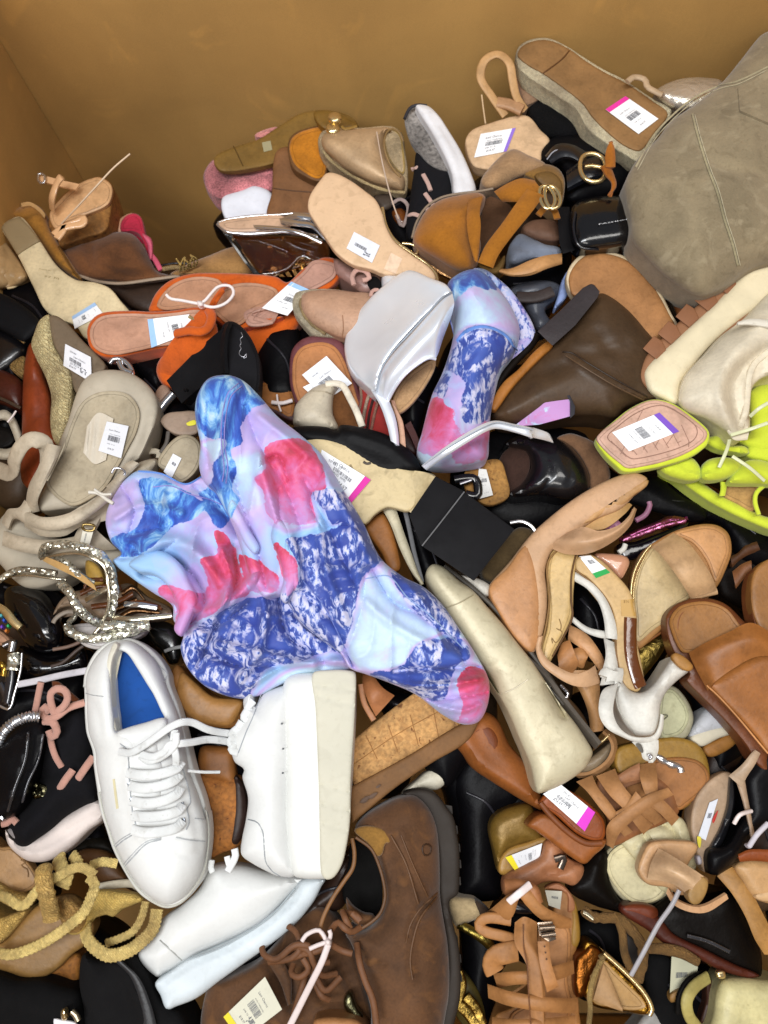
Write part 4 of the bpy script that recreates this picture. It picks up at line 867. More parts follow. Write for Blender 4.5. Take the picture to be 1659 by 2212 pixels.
t.puff('welt', LE('d8c3a0'), 'F 592,330 600,270 640,210 700,172 780,165 880,185 960,230 1040,310 1100,400 1150,500 1185,570 1110,660 1000,620 850,500 700,400 620,395', h=2, b=.3, r=6, th=1.4)
t.puff('outsole', LE('a87648', rough=.55, wr=.08), 'F 606,335 612,285 650,225 705,186 780,178 875,198 950,242 1028,322 1088,410 1138,505 1168,570 1100,650 1000,615 850,490 720,400 630,400', h=2.35, b=.3, r=8, th=.5)
t = T('brown_loafer', 'chestnut brown penny loafer side beneath the olive boot', 'shoe')
t.puff('upper', LE('70401c'), 'F 860,160 950,130 1050,190 1130,250 1220,330 1320,430 1300,520 1210,590 1150,480 1060,330 980,230', h=0, b=2, r=50, th=3)
u_ = t.parts[0]
t.tube('seam', LE('3d2210'), 'F 1030,180 1015,230 1000,250', 2, on=u_, off=.0)
t.tube('seam', LE('3d2210'), 'F 1130,250 1110,290 1080,330', 2, on=u_, off=.0)
t.puff('edge', PA('1b120c'), 'F 960,210 1050,320 1120,430 1180,560 1210,580 1150,440 1070,310 1000,230', h=1.5, b=.4, r=8, th=1)
t = T('grey_mesh_shoe', 'grey and black strapped shoe deep in the gap behind the printed boot', 'shoe')
t.puff('upper', mat('satin', '4c4f58'), 'F 290,370 380,330 480,320 560,350 540,420 480,480 520,560 440,590 400,520 350,430', h=-2, b=1.8, r=40, th=3, bumps=[('F 330,380 430,390 530,350', -.6, 8)])
t.tube('strap', LE('3a302e'), 'F 330,410 430,410 520,380', 15, 5, h=0)
t = T('pale_blue_sneaker', 'crumpled pale blue grey fabric shoe behind the mustard straps', 'sneaker')
t.puff('upper', mat('fabric', '8f98ab'), 'F 285,160 310,110 350,75 420,100 480,130 560,150 560,200 420,210 300,240', h=-1, b=1.8, r=36, th=3, bumps=[('F 320,130 400,160 520,180', -.5, 9)])
t.puff('collar', LE('8e6a55'), 'F 360,40 430,0 560,20 560,110 450,110 380,80', h=-.6, b=1.2, r=24, th=2)
t = T('peach_strap_sandal', 'peach leather strap curving out below the mustard shoe', 'sandal')
t.sheet('strap', LE('c6935f', rough=.5), ['F 200,250,0 290,260,.6 400,215,1.2 480,190,1 570,178,0', 'F 230,280,0 300,300,.6 400,295,1.2 490,260,1 570,235,0'], h=1.6, th=.3, b=.5)
t.puff('pale_trim', mat('satin', '93a6d6'), 'F 600,270 590,340 600,400 560,450 530,470 555,380 570,320', h=-.5, b=.5, r=10, th=1.5)
# ------------------------------------------------------------------ middle: round the silver wedge
t = T('espadrille_flat', 'closed toe nude leather espadrille with cream rope edge next to orange sandals', 'shoe')
t.puff('rope_sole', mat('rope', 'e6dabd', ws=300), 'E 385,270 400,225 440,208 560,200 700,215 800,240 800,500 700,480 600,460 500,445 440,390 395,330', h=.5, b=.6, r=12, th=2)
t.puff('upper', LE('be967b', rough=.6), 'E 428,275 440,228 480,212 580,205 700,215 820,240 820,480 700,470 620,455 560,430 490,385 445,330', h=1.1, b=2.2, r=60, th=1.5)
up = t.parts[1]
t.tube('blanket_stitching', mat('rope', 'c9ae7e', ws=300), 'E 432,250 428,290 448,340 492,392 560,438', 2.6, on=up, off=.1, bead=.8, beadn=18)
t.tube('toe_seam', LE('9d7355'), 'E 650,340 655,400 650,455', 1.3, on=up, off=0)
t = T('blush_bow_shoe', 'dusty blush lace up shoe wedged behind the silver platform', 'shoe')
t.puff('upper', mat('satin', '93726a'), 'B 440,870 500,890 560,920 640,930 700,970 680,1040 600,1060 520,1010 450,950', h=0, b=1.5, r=30, th=3)
t.tube('lace', mat('fabric', 'caa093'), 'B 545,1010 535,965 560,930 610,940 625,975 590,985', 6, 4, h=2.2)
t.tube('lace', mat('fabric', 'caa093'), 'B 635,1070 640,1045 665,1035 685,1050', 5, 3.5, h=2.2)
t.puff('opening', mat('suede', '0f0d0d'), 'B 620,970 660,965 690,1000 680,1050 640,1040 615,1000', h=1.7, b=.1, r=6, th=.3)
t = T('silver_toe_shoe', 'rounded silver toe peeking out right above the silver platform', 'shoe')
t.puff('toe', SV, 'B 690,985 700,950 740,940 790,960 800,1000 740,1050 700,1040', h=1.9, b=1.4, r=24, th=2)
t = T('tagged_tan_sandal', 'tan leather footbed with plum rim and two white paper tags below silver wedge', 'sandal')
t.puff('plum_rim', LE('6b3c40'), 'E 370,600 385,520 440,465 530,445 620,460 665,510 700,640 740,740 760,850 640,950 520,940 420,840 375,720', h=0, b=.5, r=9, th=2)
t.puff('footbed', LE('b3784a', rough=.5), 'E 385,640 395,560 440,505 530,482 600,500 650,560 690,660 725,770 740,850 640,920 500,920 430,820 392,730', h=.6, b=.15, r=14, th=.5)
fb = t.parts[1]
t.tag('E 440,720 600,640 700,760 560,830', on=fb, off=.25, stripe='e044b8', side='R', style=0, name='paper_tag', sw=.1)
t.tag('E 436,655 565,555 700,700 560,790', on=fb, off=.6, style=1, name='paper_tag', hue='e9ebf0')
t = T('striped_strap_sandal', 'red and cream striped woven fabric strap of a sandal beneath silver heel', 'sandal')
t.puff('strap', mat('fabric', '9c2f2a'), 'E 735,660 780,720 850,800 900,900 920,980 860,975 760,950 720,880 740,780', h=.6, b=.6, r=16, th=1.5)
st_ = t.parts[0]
t.tube('cream_stripe', mat('rope', 'ddc3ae', ws=300), 'E 795,740 770,830 755,920', 4, on=st_, off=.05)
t.tube('cream_stripe', mat('rope', 'c9907c', ws=300), 'E 835,800 815,880 800,955', 3.5, on=st_, off=.05)
t.tube('dark_stripe', mat('rope', '4a2a26', ws=300), 'E 815,770 792,860 780,950', 3, on=st_, off=.05)
t.tube('cream_stripe', mat('rope', 'c4a08c', ws=300), 'E 742,700 750,780 735,860', 3, on=st_, off=.05)
t = T('plum_heel', 'thin plum leather heel lining beside the striped strap', 'sandal')
t.sheet('lining', LE('4b2320'), ['E 980,920 1010,980 1040,1050', 'E 1010,900 1050,990 1060,1050'], h=2, th=1)
t.puff('side', LE('31120f'), 'E 900,900 980,920 1050,1020 1040,1080 960,1040 900,980', h=.6, b=.5, r=14, th=2)
t = T('small_tan_sandal', 'little tan footbed with a white plastic tie left of the paper tags', 'sandal')
t.puff('rim', LE('4a2b2c'), 'E 200,700 250,675 330,678 390,720 420,800 400,900 330,880 210,800', h=-1.6, b=.3, r=8, th=1.5)
t.puff('footbed', LE('a86b32', rough=.5), 'E 205,712 250,690 325,692 378,730 400,800 380,880 330,860 210,790', h=-1.4, b=.2, r=8, th=.5)
t.tube('tie', PLAST, 'E 275,800 330,805 385,790', 5, 4, h=-.6); t.tube('tie', PLAST, 'E 303,760 308,800 325,850', 2.4, h=-.5)
t = T('cream_peep_shoe', 'ivory leather shoe heel counter with pull loop under the paper tags', 'shoe')
t.puff('counter', LE('cfc3ac', rough=.5), 'E 390,880 400,820 440,770 500,720 560,700 620,705 600,760 598,860 625,940 500,950 390,910', h=2, b=2.2, r=50, th=3)
t.tube('top_binding', LE('ddd3c0'), 'E 560,705 610,700 650,712 690,780 725,850 755,930', 8, 5, h=3)
t.puff('lining', SU('6b4322'), 'E 600,770 640,715 670,770 720,850 745,935 640,940 605,870', h=1.4, b=-.1, r=10, th=.6)
t.tube('seam', LE('b3a68e'), 'E 480,740 560,745 600,760', 1.3, on=t.parts[0], off=.06)
t = T('upturned_block_heel', 'upturned black shoe with scuffed cream outsole and large square black heel', 'boot')
t.puff('upper', LE('1a191b', rough=.5), 'E 380,940 440,925 560,930 620,950 640,920 760,935 880,970 990,1040 1050,1110 1060,1160 1000,1180 850,1180 600,1040 440,1010', h=4.6, b=1.0, r=24, th=4, bumps=[('E 620,925 630,960', .4, 8), ('E 700,960 900,1040 1020,1140', .3, 12)])
t.puff('outsole', LE('cdb98e', rough=.5, scuff=.5, sfc='8f8060', var=.1), 'E 450,1000 520,985 620,1000 730,1020 850,1080 960,1140 1020,1160 1060,1165 1143,1190 1130,1260 1090,1327 H 830,216 780,205 720,195 660,230 600,285 540,240 460,130 400,30 330,-60 200,-100 150,-180', h=5.2, b=.3, r=8, th=1)
so = t.parts[1]
t.tube('scuff_mark', LE('4a4036'), 'E 760,1115 780,1125 800,1120', 3, 1, on=so, off=0); t.tube('scuff_mark', LE('8d7c5c'), 'E 690,1130 720,1180 760,1190', 2.4, .8, on=so, off=0)
t.tag('E 540,1050 800,1210 690,1340 520,1160', on=so, off=.2, stripe='d42f9c', side='R', style=1, sw=.12)
t.sheet('heel_breast', LE('cdb98e', rough=.45), ['H 865,0,0 830,100,-.3 770,190,-.6', 'H 925,10,.6 900,110,.2 835,216,-.3', 'H 978,35,1.4 930,130,1 838,216,.2'], h=5.6, th=.5, m=6)
HB = LE('212023', rough=.6, wr=.06, var=.05, bmp=.15)
t.block('heel_side', HB, 'H 975,30* 1130,110* 900,400* 835,235* 900,140*', 'H 985,40* 1120,120* 930,400* 860,260* 905,150*', h=7.6, h2=3, bev=.1)
t.block('heel', HB, 'H 1125,110* 1395,310* 1180,585* 905,400*', 'H 1110,105* 1350,300* 1150,545* 895,370*', h=8.6, h2=4, bev=.12)
t.tube('heel_seam', LE('6a6a6c'), 'H 905,398 1010,265 1128,112', 1.6, h=8.72)
t = T('white_strap_sandal', 'narrow ivory strap running beneath the block heel beside a tan sole', 'sandal')
t.sheet('strap', LE('cfc5a8'), ['H 695,205 740,290 790,420 850,540 895,600', 'H 765,195 800,300 850,440 885,540 915,600'], h=3.4, th=.3, b=.3)
t.tube('grey_strap', LE('6b6b6d'), 'H 815,210 840,320 865,440 905,590', 5, 2, h=3)
t = T('tan_sole_sandal', 'tan leather sole edge between printed boot and ivory strap', 'sandal')
t.puff('sole', LE('a56a33', rough=.5), 'H 600,290 690,220 740,290 780,430 790,520 740,540 690,440 620,340', h=2.4, b=.5, r=12, th=2)
t = T('pearl_wedge', 'long pearl cream leather wedge shoe lying diagonally, toe hidden beneath the black heel', 'shoe')
PL = LE('c6bc9e', met=.08, rough=.42, var=.1)
t.puff('wedge', PL, 'H 925,540 960,495 1020,510 1100,580 1180,640 1250,720 1330,810 1400,900 1480,1000 1560,1120 1620,1220 1659,1300 J 480,130 560,240 640,340 700,430 732,490 725,520 690,580 580,660 450,712 430,690 400,560 350,440 300,320 250,220 180,120 150,60 H 1310,1180 1270,1090 1200,1000 1130,890 1060,790 1000,700 945,620', h=4.6, b=1.5, r=44, th=4, nz=.04)
pw = t.parts[0]
t.tube('seam', LE('a89d80'), 'H 1030,725 1100,700 1180,655', 1.2, on=pw, off=.06); t.tube('seam', LE('e6dcc2'), 'J 270,180 330,150 390,110', 1.2, on=pw, off=.06)
t.tube('sole_line', LE('4c463e'), 'H 1020,505 1120,580 1250,690 1370,820 1480,960 1590,1110 1659,1230 J 500,140 580,240', 5, 3, h=3.8)
t.sheet('sole_edge', LE('59524a', rough=.5), ['J 380,0,0 470,80,0 580,225,.1 680,350,0 765,455,0', 'J 400,60,-1 480,150,-1 560,250,-1 650,370,-1 745,480,-1'], h=4.2, th=.4)
t = T('grey_lined_shoe', 'olive brown lined shoe opening with thin silver loop beyond the black heel', 'shoe')
t.puff('lining', SU('55452c'), 'H 1250,440 1340,360 1420,300 1500,330 1420,460 1280,590 1220,560', h=1.5, b=.6, r=20, th=3)
t.tube('silver_loop', CHROME, 'H 1370,275 1430,268 1480,290 1503,320', 4, 2, h=3.4)
t.puff('white_toe', LE('d8d3c8'), 'H 1110,555 1200,570 1270,610 1275,640 1240,670 1180,620', h=3, b=.8, r=16, th=2)
# ------------------------------------------------------------------ left: cork wedge, grey sandals
t = T('cork_raffia_wedge', 'rust brown leather wedge with woven raffia heel and white label at the left', 'shoe')
t.puff('upper', LE('853a1c', rough=.4), 'D 160,320 200,350 230,480 270,620 290,760 320,850 300,1000 220,1060 150,1090 110,1030 115,800 120,560 130,430', h=-1, b=2.2, r=50, th=4, bumps=[('D 180,520 210,620 200,720', -.4, 12)])
t.puff('raffia_side', mat('raffia', 'eed9a6', ws=160), 'D 210,200 260,170 275,240 290,340 340,420 380,480 385,600 375,720 350,800 320,870 285,840 265,740 270,600 240,500 190,400 165,330 180,270', h=1, b=1.2, r=30, th=3, sharp=60)
t.puff('outsole', LE('6f5f4c', rough=.6), 'D 258,180 300,178 360,220 430,300 510,380 560,440 540,480 480,520 420,600 390,560 370,470 330,410 285,330 265,250', h=1.4, b=.3, r=8, th=1.5)
t.tag('D 345,325 480,395 485,530 335,440', on=t.parts[2], off=.3, style=3, hue='dfe0e6', lines=True)
GR = LE('b7aa95', rough=.6, wr=.12); GI = LE('a99c84', rough=.65, wr=.05)
t = T('platform_sport_sandal', 'chunky grey beige platform sandal seen from above with sticker on its insole', 'sandal')
t.puff('platform', mat('rubber', 'b1a795', rough=.6), 'D 250,1040 300,880 360,730 400,600 440,520 500,475 590,462 690,480 770,530 820,590 838,660 825,740 790,830 740,930 690,960 620,1060 560,1140 480,1180 350,1200 200,1200', h=2.2, b=1.0, r=26, th=4, bumps=[('D 700,960 770,800 800,680', -.2, 6)])
t.puff('insole', GI, 'D 245,1060 330,880 380,740 430,640 500,590 590,575 670,590 720,640 738,700 720,790 680,870 620,980 560,1080 500,1130 370,1180', h=3.5, b=-.18, r=20, th=.4, parent=t.parts[0])
ins = t.parts[1]
t.tag('D 565,735 680,760 640,930 520,890', on=ins, off=.35, style=0, hue='d6d7dc')
t.sheet('clear_sticker', mat('paper', 'c9bfae', rough=.18, bmp=1.0), ['D 460,760 520,690 600,720', 'D 440,900 500,960 560,940'], on=ins, off=.2, th=.03, wave=.1, wn=3)
t.sheet('toe_strap', GR, ['D 130,1230,-1 150,1080,1 200,980,2.4 230,900,3 250,850,3', 'D 210,1210,0 200,1150,1.8 240,1060,2.6 290,960,3 330,870,2.4'], h=2.8, th=.5, b=.5)
t.tube('strap_tab', GR, 'D -20,985,-1 60,1010,1 80,930,3 120,860,4 170,830,4.4 230,850,4 250,900,3 250,960,2', 18, 5, h=1.6, step=6)
t.sheet('front_strap', GR, ['D 130,1200,0 220,1240,1.4 330,1230,2.2 450,1180,2.4 560,1090,2 640,990,1.2', 'D 130,1280,0 240,1310,1.2 350,1300,2 470,1240,2.2 590,1140,1.8 690,1000,.8'], h=2.8, th=.35, b=.5)
t.sheet('second_strap', GR, ['G 120,60,0 200,100,1 320,80,1.6 450,10,1.6 D 640,1080,1', 'G 130,130,0 220,180,.8 340,180,1.2 430,130,1.2 D 560,1260,1'], h=1.6, th=.35, b=.4)
t.tube('edge_piping', LE('9d917b'), 'D 250,1050 290,970 335,880 345,850', 2, h=5.4)
t.tube('buckle', CHROME, 'D 590,1010 600,985 640,985 660,1000 655,1020', 2.8, h=5.4)
t.sheet('buckle_strap', GR, ['D 560,1080 620,1020 660,960 700,940', 'D 590,1110 650,1050 700,1000 740,960'], h=4.4, th=.3, b=.3)
t = T('platform_sport_sandal', 'second grey beige platform sandal partly beneath its mate at the left edge', 'sandal')
t.puff('platform', mat('rubber', 'b5ac9a', rough=.6), 'G -60,180 0,90 60,40 150,100 300,190 420,180 560,190 660,250 660,300 560,340 420,360 320,420 220,455 130,450 60,400 0,330 -60,300', h=-1, b=1.2, r=30, th=4)
t.sheet('toe_strap', GR, ['G 10,110,0 40,40,1 D 100,1190,2 D 130,1150,2', 'G 50,150,0 80,90,1 D 150,1280,2 D 180,1200,2'], h=.6, th=.5, b=.6)
t.sheet('front_strap', GR, ['G 20,150,0 100,180,1 240,200,1.6 400,180,1.6 480,120,1.4', 'G 10,230,0 100,260,1 240,280,1.4 400,270,1.4 620,250,.8'], h=.6, th=.35, b=.5)
t.sheet('cross_strap', GR, ['D 420,1320 500,1180 560,1110 640,1060', 'D 500,1327 560,1220 620,1150 700,1080'], h=2.6, th=.4, b=.5)
t.sheet('cross_strap', GR, ['G 380,210 420,130 480,60 560,0', 'G 440,230 490,150 550,90 620,20'], h=2.4, th=.4, b=.5)
t.tube('buckle', mat('metal', '9c8554'), 'G 440,120 500,125 495,150 440,145', 3, h=4, closed=True)
t.tag('G 415,260 440,135 495,150 460,270', h=3.9, hue='cfcabb', lines=False)
t = T('plastic_tie', 'knotted grey plastic tie holding the two platform sandals together', 'tie')
t.tube('cord', mat('rubber', 'cfc9bd', rough=.3), 'D 470,1110 520,1115 560,1145 600,1170', 4, h=6.6); t.tube('cord', mat('rubber', 'cfc9bd', rough=.3), 'D 500,1095 540,1120 590,1120', 3, h=6.8)
t = T('small_strap_sandal', 'off white thin strap sandal at the left edge beneath the rust wedge', 'sandal')
t.puff('footbed', LE('231f1d'), 'D -60,740 0,760 60,780 80,830 40,870 -60,880', h=-3, b=.3, r=10, th=2)
t.sheet('strap', LE('c4bba8'), ['D -40,690 30,675 80,720 115,800', 'D -40,740 30,730 60,780 85,850'], h=-2, th=.4, b=.6)
t.sheet('strap', LE('bdb39f'), ['D -40,870 40,880 100,850', 'D -40,930 50,935 110,880'], h=-2, th=.4, b=.6)
t.tube('tie', PLAST, 'D 40,740 65,710 85,680', 2.4, h=-.6)
t = T('brown_strap_boot', 'dark brown shoe with dull silver band between black block and rust wedge', 'shoe')
t.puff('upper', LE('4a2015', rough=.35), 'D -60,470 0,460 110,520 125,640 110,680 0,640 -60,620', h=-2.6, b=1.4, r=40, th=4)
t.tube('band', mat('metal', '77706c'), 'D -40,600 20,620 110,665', 4, 2, h=-1.2)
t.puff('raffia_trim', mat('raffia', 'a8894f'), 'D 50,440 130,390 130,500 90,490', h=-1.8, b=.6, r=12, th=2)
t = T('grey_footbed_sandal', 'grey footbed sandal with white label right beside the printed boot collar', 'sandal')
t.puff('footbed', GI, 'D 830,960 870,880 930,820 980,803 1030,820 1060,860 1060,950 1020,1020 950,1060 880,1000', h=2.6, b=.3, r=9, th=1.6)
t.tag('D 915,905 960,930 905,1040 865,1000', on=t.parts[0], off=.15, hue='dfe0e4', lines=False)
t.puff('strap', LE('a99d88'), 'D 690,1000 740,950 830,935 800,1000 700,1060 660,1060', h=3.0, b=.8, r=20, th=1.5)
t = T('nude_insole_sandal', 'upturned nude insole edge with yellow sticker left of the printed boot collar', 'sandal')
t.puff('sole', LE('9a8472'), 'D 848,735 880,695 950,683 1040,685 1060,740 1040,800 960,810 900,790', h=1.2, b=.25, r=7, th=1)
t.puff('yellow_sticker', mat('paper', 'd9d13a'), 'D 985,745 1030,728 1035,750 995,758', h=1.6, b=.03, r=4, th=.05, step=4)
t.tube('strap', LE('57504a'), 'D 890,790 880,850 850,900', 5, 3, h=1)
t.tube('strap', LE('b9ad98'), 'D 760,910 800,893 840,900 840,930', 7, 4, h=.6)
t = T('chrome_heel_sandal', 'slim chrome heel and ring between orange sandal and grey platform sandal', 'sandal')
t.tube('heel', CHROME, 'D 835,690 870,640 915,590', 11, h=.5)
t.tube('ring', CHROME, 'D 580,430 600,405 650,410 690,450 700,500 660,490', 6, h=1.2)
t.tube('ring', CHROME, 'D 630,420 650,460 700,480', 7, h=1.4)
t.puff('lining', LE('a0826e'), 'D 820,590 860,540 900,570 860,640 830,660', h=.2, b=.3, r=10, th=1)
# ------------------------------------------------------------------ left, below the grey sandals
GLT = mat('glitter', 'ede4cf', met=.8); SIL = mat('metal', 'c6bda8', rough=.2)
t = T('rhinestone_sandal', 'strappy sandal covered with pale gold rhinestones heaped beside the printed boot', 'sandal')
t.puff('insole', LE('b3adaa', rough=.3), 'G 380,660 480,640 640,650 780,640 760,700 640,750 520,780 430,750', h=1.6, b=.3, r=10, th=1.5)
for p_, r_ in (('G 215,290,1 240,240,2.6 330,225,3.6 420,235,4 500,262,4 560,310,3.8 590,370,3.4 605,450,2.8 600,540,2 580,600,1.4', 7.5), ('G 0,410,1 60,372,1.6 130,355,2 200,365,2.2 300,378,2.4', 6), ('G 290,300,1.8 350,325,2.2 400,370,2.4 450,410,2.2 490,430,1.6', 6.5),
               ('G 320,430,2 370,480,3 400,540,3.2 440,590,2.8 500,630,2 530,640,1.6', 10), ('G 350,650,1.6 380,690,1.8 450,720,2 560,715,2 680,690,2 790,650,2', 8), ('G 360,640,1.4 400,600,1 400,560,.6', 5), ('G 540,660,2.2 620,655,2.4 700,660,2.4 790,655,2', 9)):
    t.tube('rhinestone_strap', GLT, p_, r_, r_*.8, h=1.2, bead=.35, beadn=34)
t.tube('strap_edge', SIL, 'G 215,300,1 300,280,2.4 400,270,3 480,290,3.4 550,340,3.2 570,430,3 575,540,2.2 540,640,1.4 480,720,1', 3.6, 2, h=1.4)
t.tube('strap_edge', SIL, 'G -20,440,.6 30,400,1 120,385,1.8 260,400,2.2 350,410,2.2', 3.4, 2, h=.9)
t.sheet('strap_lining', LE('b38b4f', rough=.5), ['G 225,310 300,350 400,400 510,470', 'G 245,290 320,320 430,380 500,440 '], h=3.8, th=.25)
for a_, m_ in (('G 455,520,0 540,470,1 620,440,1.4', SIL), ('G 590,610,0 700,620,.6 910,600,.4', SIL), ('G 660,540,0 740,545,.6 830,560,.4', CHROME), ('G 470,490,0 600,450,.8', CHROME)):
    t.tube('silver_strap', m_, a_, 6, 3, h=2.4)
t.tube('loop', LE('8c8073'), 'G 280,640 300,610 360,580 420,590', 5, 3, h=.3)
t = T('bronze_strappy_sandal', 'tangle of bronze metallic straps under the rhinestone sandal', 'sandal')
BZ = mat('foil', '6f5137', rough=.3)
t.puff('footbed', LE('8a745e', rough=.4), 'G 280,600 320,520 400,470 560,470 680,430 780,500 900,560 900,610 700,640 560,640 420,560 330,560', h=-.6, b=.8, r=30, th=2)
for i, a_ in enumerate(('G 420,470 520,430 640,440', 'G 560,580 640,540 720,500', 'G 480,540 600,520 700,470', 'G 620,600 700,560 840,570', 'G 440,440 470,400 540,395', 'G 640,470 700,440 760,500', 'G 690,520 760,520 850,545')):
    t.sheet('strap', BZ if i % 2 else LE('6b3e22', rough=.25), [a_, ' '.join([a_.split()[0]]+[f'{float(q.split(",")[0])+6},{float(q.split(",")[1])+30}' for q in a_.split()[1:]])], h=1.0+i*.15, th=.2, b=.3)
t.puff('heel_pad', LE('caa24f', rough=.3), 'G 455,310 500,320 540,370 550,430 500,440 460,400', h=1.2, b=.6, r=14, th=1)
t = T('iridescent_sandal', 'sandal toe with faceted rainbow coloured stones at the far left edge', 'sandal')
t.tube('gold_trim', GOLD, 'G -10,550 30,580 70,630 110,665', 7, 4, h=0, bead=.4, beadn=10)
for x, y, c in ((20, 625, '2f5bd0'), (42, 655, '39b06a'), (8, 660, '7a49c9'), (32, 680, 'd9813a'), (5, 600, '59b7c4')):
    t.puff('stone', mat('patent', c, rough=.08), f'G {x-14},{y}* {x},{y-16}* {x+15},{y}* {x},{y+16}*', h=-.2, b=.5, r=8, th=.4, step=4)
t.puff('footbed', LE('b78c6e'), 'G -60,660 20,690 60,740 40,760 -60,740', h=-1.5, b=.4, r=12, th=1)
t = T('clear_strap_sandal', 'clear vinyl and black sandal with a crystal buckle at the left edge', 'sandal')
t.puff('sole', PA('141318'), 'G -40,900 30,880 80,940 90,1040 50,1100 -40,1060', h=-1, b=.4, r=10, th=1.5)
t.tube('crystal_bar', GLT, 'G 72,800 72,850 66,890', 13, 6, h=1.2)
t.tube('chrome_post', CHROME, 'G 70,740 60,790', 8, h=1); t.tube('chrome_frame', CHROME, 'G -10,1075 50,1095 75,1020 95,950 110,880 115,800', 3, h=.8)
t.tube('clear_band', mat('metal', '8d8c90', rough=.1), 'G 20,760 55,745 85,745', 7, h=.6); t.tube('clear_band', mat('metal', '6d6c72', rough=.1), 'G 0,960 25,1010 40,1070', 7, 4, h=.4)
t.sheet('vinyl_strap', PA('26262b'), ['G 30,900 20,980 10,1060', 'G 85,880 80,960 60,1060'], h=.4, th=.3, b=.5)
t.tube('jewel', mat('metal', 'b8923f'), 'G 0,850 25,880 15,920', 5, h=.7, bead=.6, beadn=5)
t = T('black_patent_pump', 'black patent pump with glossy rounded toe below the grey sandals', 'shoe')
t.puff('toe', PA('0f0e12'), 'G 20,470 100,440 220,470 300,560 340,660 330,760 260,800 170,780 100,700 40,600', h=-2, b=2.6, r=80, th=4)
t.puff('side', PA('0e0d10'), 'G 100,760 260,800 440,760 470,860 380,920 120,950 70,860', h=-3, b=1.5, r=50, th=4)
t.tube('topline', LE('6f584c'), 'G 280,780 360,765 430,735 480,690', 4, 3, h=.4); t.tube('topline', LE('4d3f38'), 'G 270,870 330,850 400,790 440,760', 4, 3, h=-.8)
t = T('black_olive_flat', 'dark glossy flat and white elastic between rhinestones and white sneaker', 'shoe')
t.puff('upper', PA('1c1c1a', rough=.25), 'G 760,640 900,640 960,720 950,840 900,860 860,800 800,740', h=-2, b=1, r=30, th=3)
t.tube('elastic', LE('80807e'), 'G 870,790 910,775 960,765', 4, 2, h=-.4)
t = T('elastic_band', 'white elastic cord stretched from the left edge towards the white sneaker', 'elastic band')
t.tube('cord', mat('fabric', 'cfccd2'), 'G 95,965 200,945 330,915 470,890', 7, 3.4, h=1.6)
# black sneaker with pink laces
t = T('black_suede_sneaker', 'black suede sneaker with dusty pink laces and thick white sole at left', 'sneaker')
t.puff('midsole', mat('rubber', 'd3c7c1', rough=.7), 'K 28,300 60,340 120,370 220,330 330,240 440,170 520,140 560,200 545,250 480,300 400,380 330,430 240,468 150,465 80,420 40,370', h=-1, b=1.4, r=26, th=3, bumps=[('K 60,370 180,400 330,330 520,200', -.3, 8)])
t.puff('upper', mat('suede', '17161c'), 'N 60,1270 130,1180 240,1040 290,880 230,600 330,440 480,380 600,360 680,420 720,700 740,1060 640,1110 500,1190 400,1280 300,1350 200,1420 120,1400', h=-.6, b=2.8, r=70, th=4, bumps=[('N 280,900 400,850 560,830 700,780', -.6, 14)])
up = t.parts[1]
LC = mat('fabric', 'bb8d7e')
t.tube('lace', LC, 'N 310,175,2 285,300,1.6 260,430,1', 7, 5, h=1.6)
t.tube('lace', LC, 'N 640,330,1 520,370,1.4 420,440,1.8 350,450,1.6 320,390,1.4 350,360,1.6 370,400,2', 7.5, 5, h=1.6)
t.tube('lace', LC, 'N 420,440,1 385,330,1.6 385,260,2 430,225,2.2 490,240,2 510,300,1.6 470,370,1.4 400,410,1', 7.5, 5, h=2.2)
t.tube('lace', LC, 'N 330,470,1 400,480,1.4 430,560,1.2 390,590,1 370,540,1', 8, 5, h=2)
t.tube('lace', LC, 'N 375,560,1 390,650,1 420,740,.8 465,815,.2', 6.5, 4, h=1.6)
t.tube('lace', LC, 'N 450,985,0 490,920,.5 550,840,.2', 8, 5, h=1.8); t.tube('lace', LC, 'N 590,905,0 640,830,.5 705,740,.2', 8, 5, h=1.8)
t.tube('lace', LC, 'K 10,270 45,260 60,240 90,265', 7, 5, h=1)
t.puff('heel_patch', SU('8b8585'), 'K 40,300 90,290 130,310 130,350 80,350', h=.3, b=.4, r=8, th=.6)
t.puff('glitter_patch', mat('glitter', '8d8868'), 'N 240,930 300,940 390,980 390,1020 280,1060 240,1040', h=1.2, b=.3, r=8, th=.5)
t.puff('brown_tag', SU('6e3c20'), 'N 390,165* 440,170* 600,310* 560,330* 400,250*', h=1.0, b=.2, r=6, th=.4)
t = T('black_zip_bootie', 'black leather bootie with crystal zip edge over the black sneaker at left', 'boot')
t.puff('body', LE('1a191c', rough=.35), 'N -60,640 0,640 60,560 140,490 230,455 300,450 355,520 350,620 300,780 240,930 180,1090 100,1180 20,1220 -60,1240', h=2, b=2.2, r=60, th=4, bumps=[('N 200,600 170,800 80,1050', .4, 10), ('N 320,580 280,760 180,1050', .35, 6)])
t.tube('zip_teeth', mat('metal', 'c9c9cc', rough=.25), 'N -20,640,0 20,560,.6 90,490,1 160,452,1.2 240,435,1.2 300,440,1', 6, 4, h=2.8, bead=1.0, beadn=30, step=2.5)
t.tube('piping', PA('2a2a2d'), 'N 215,560 190,760 110,980 60,1150', 3, on=t.parts[0], off=.05); t.tube('piping', PA('3b3b3f'), 'N 325,570 290,760 210,940 170,1080', 2.5, on=t.parts[0], off=.05)
t.puff('zip_end', CHROME, 'N 0,1190 20,1180 30,1215 5,1225', h=3, b=.4, r=6, th=.5, step=4)
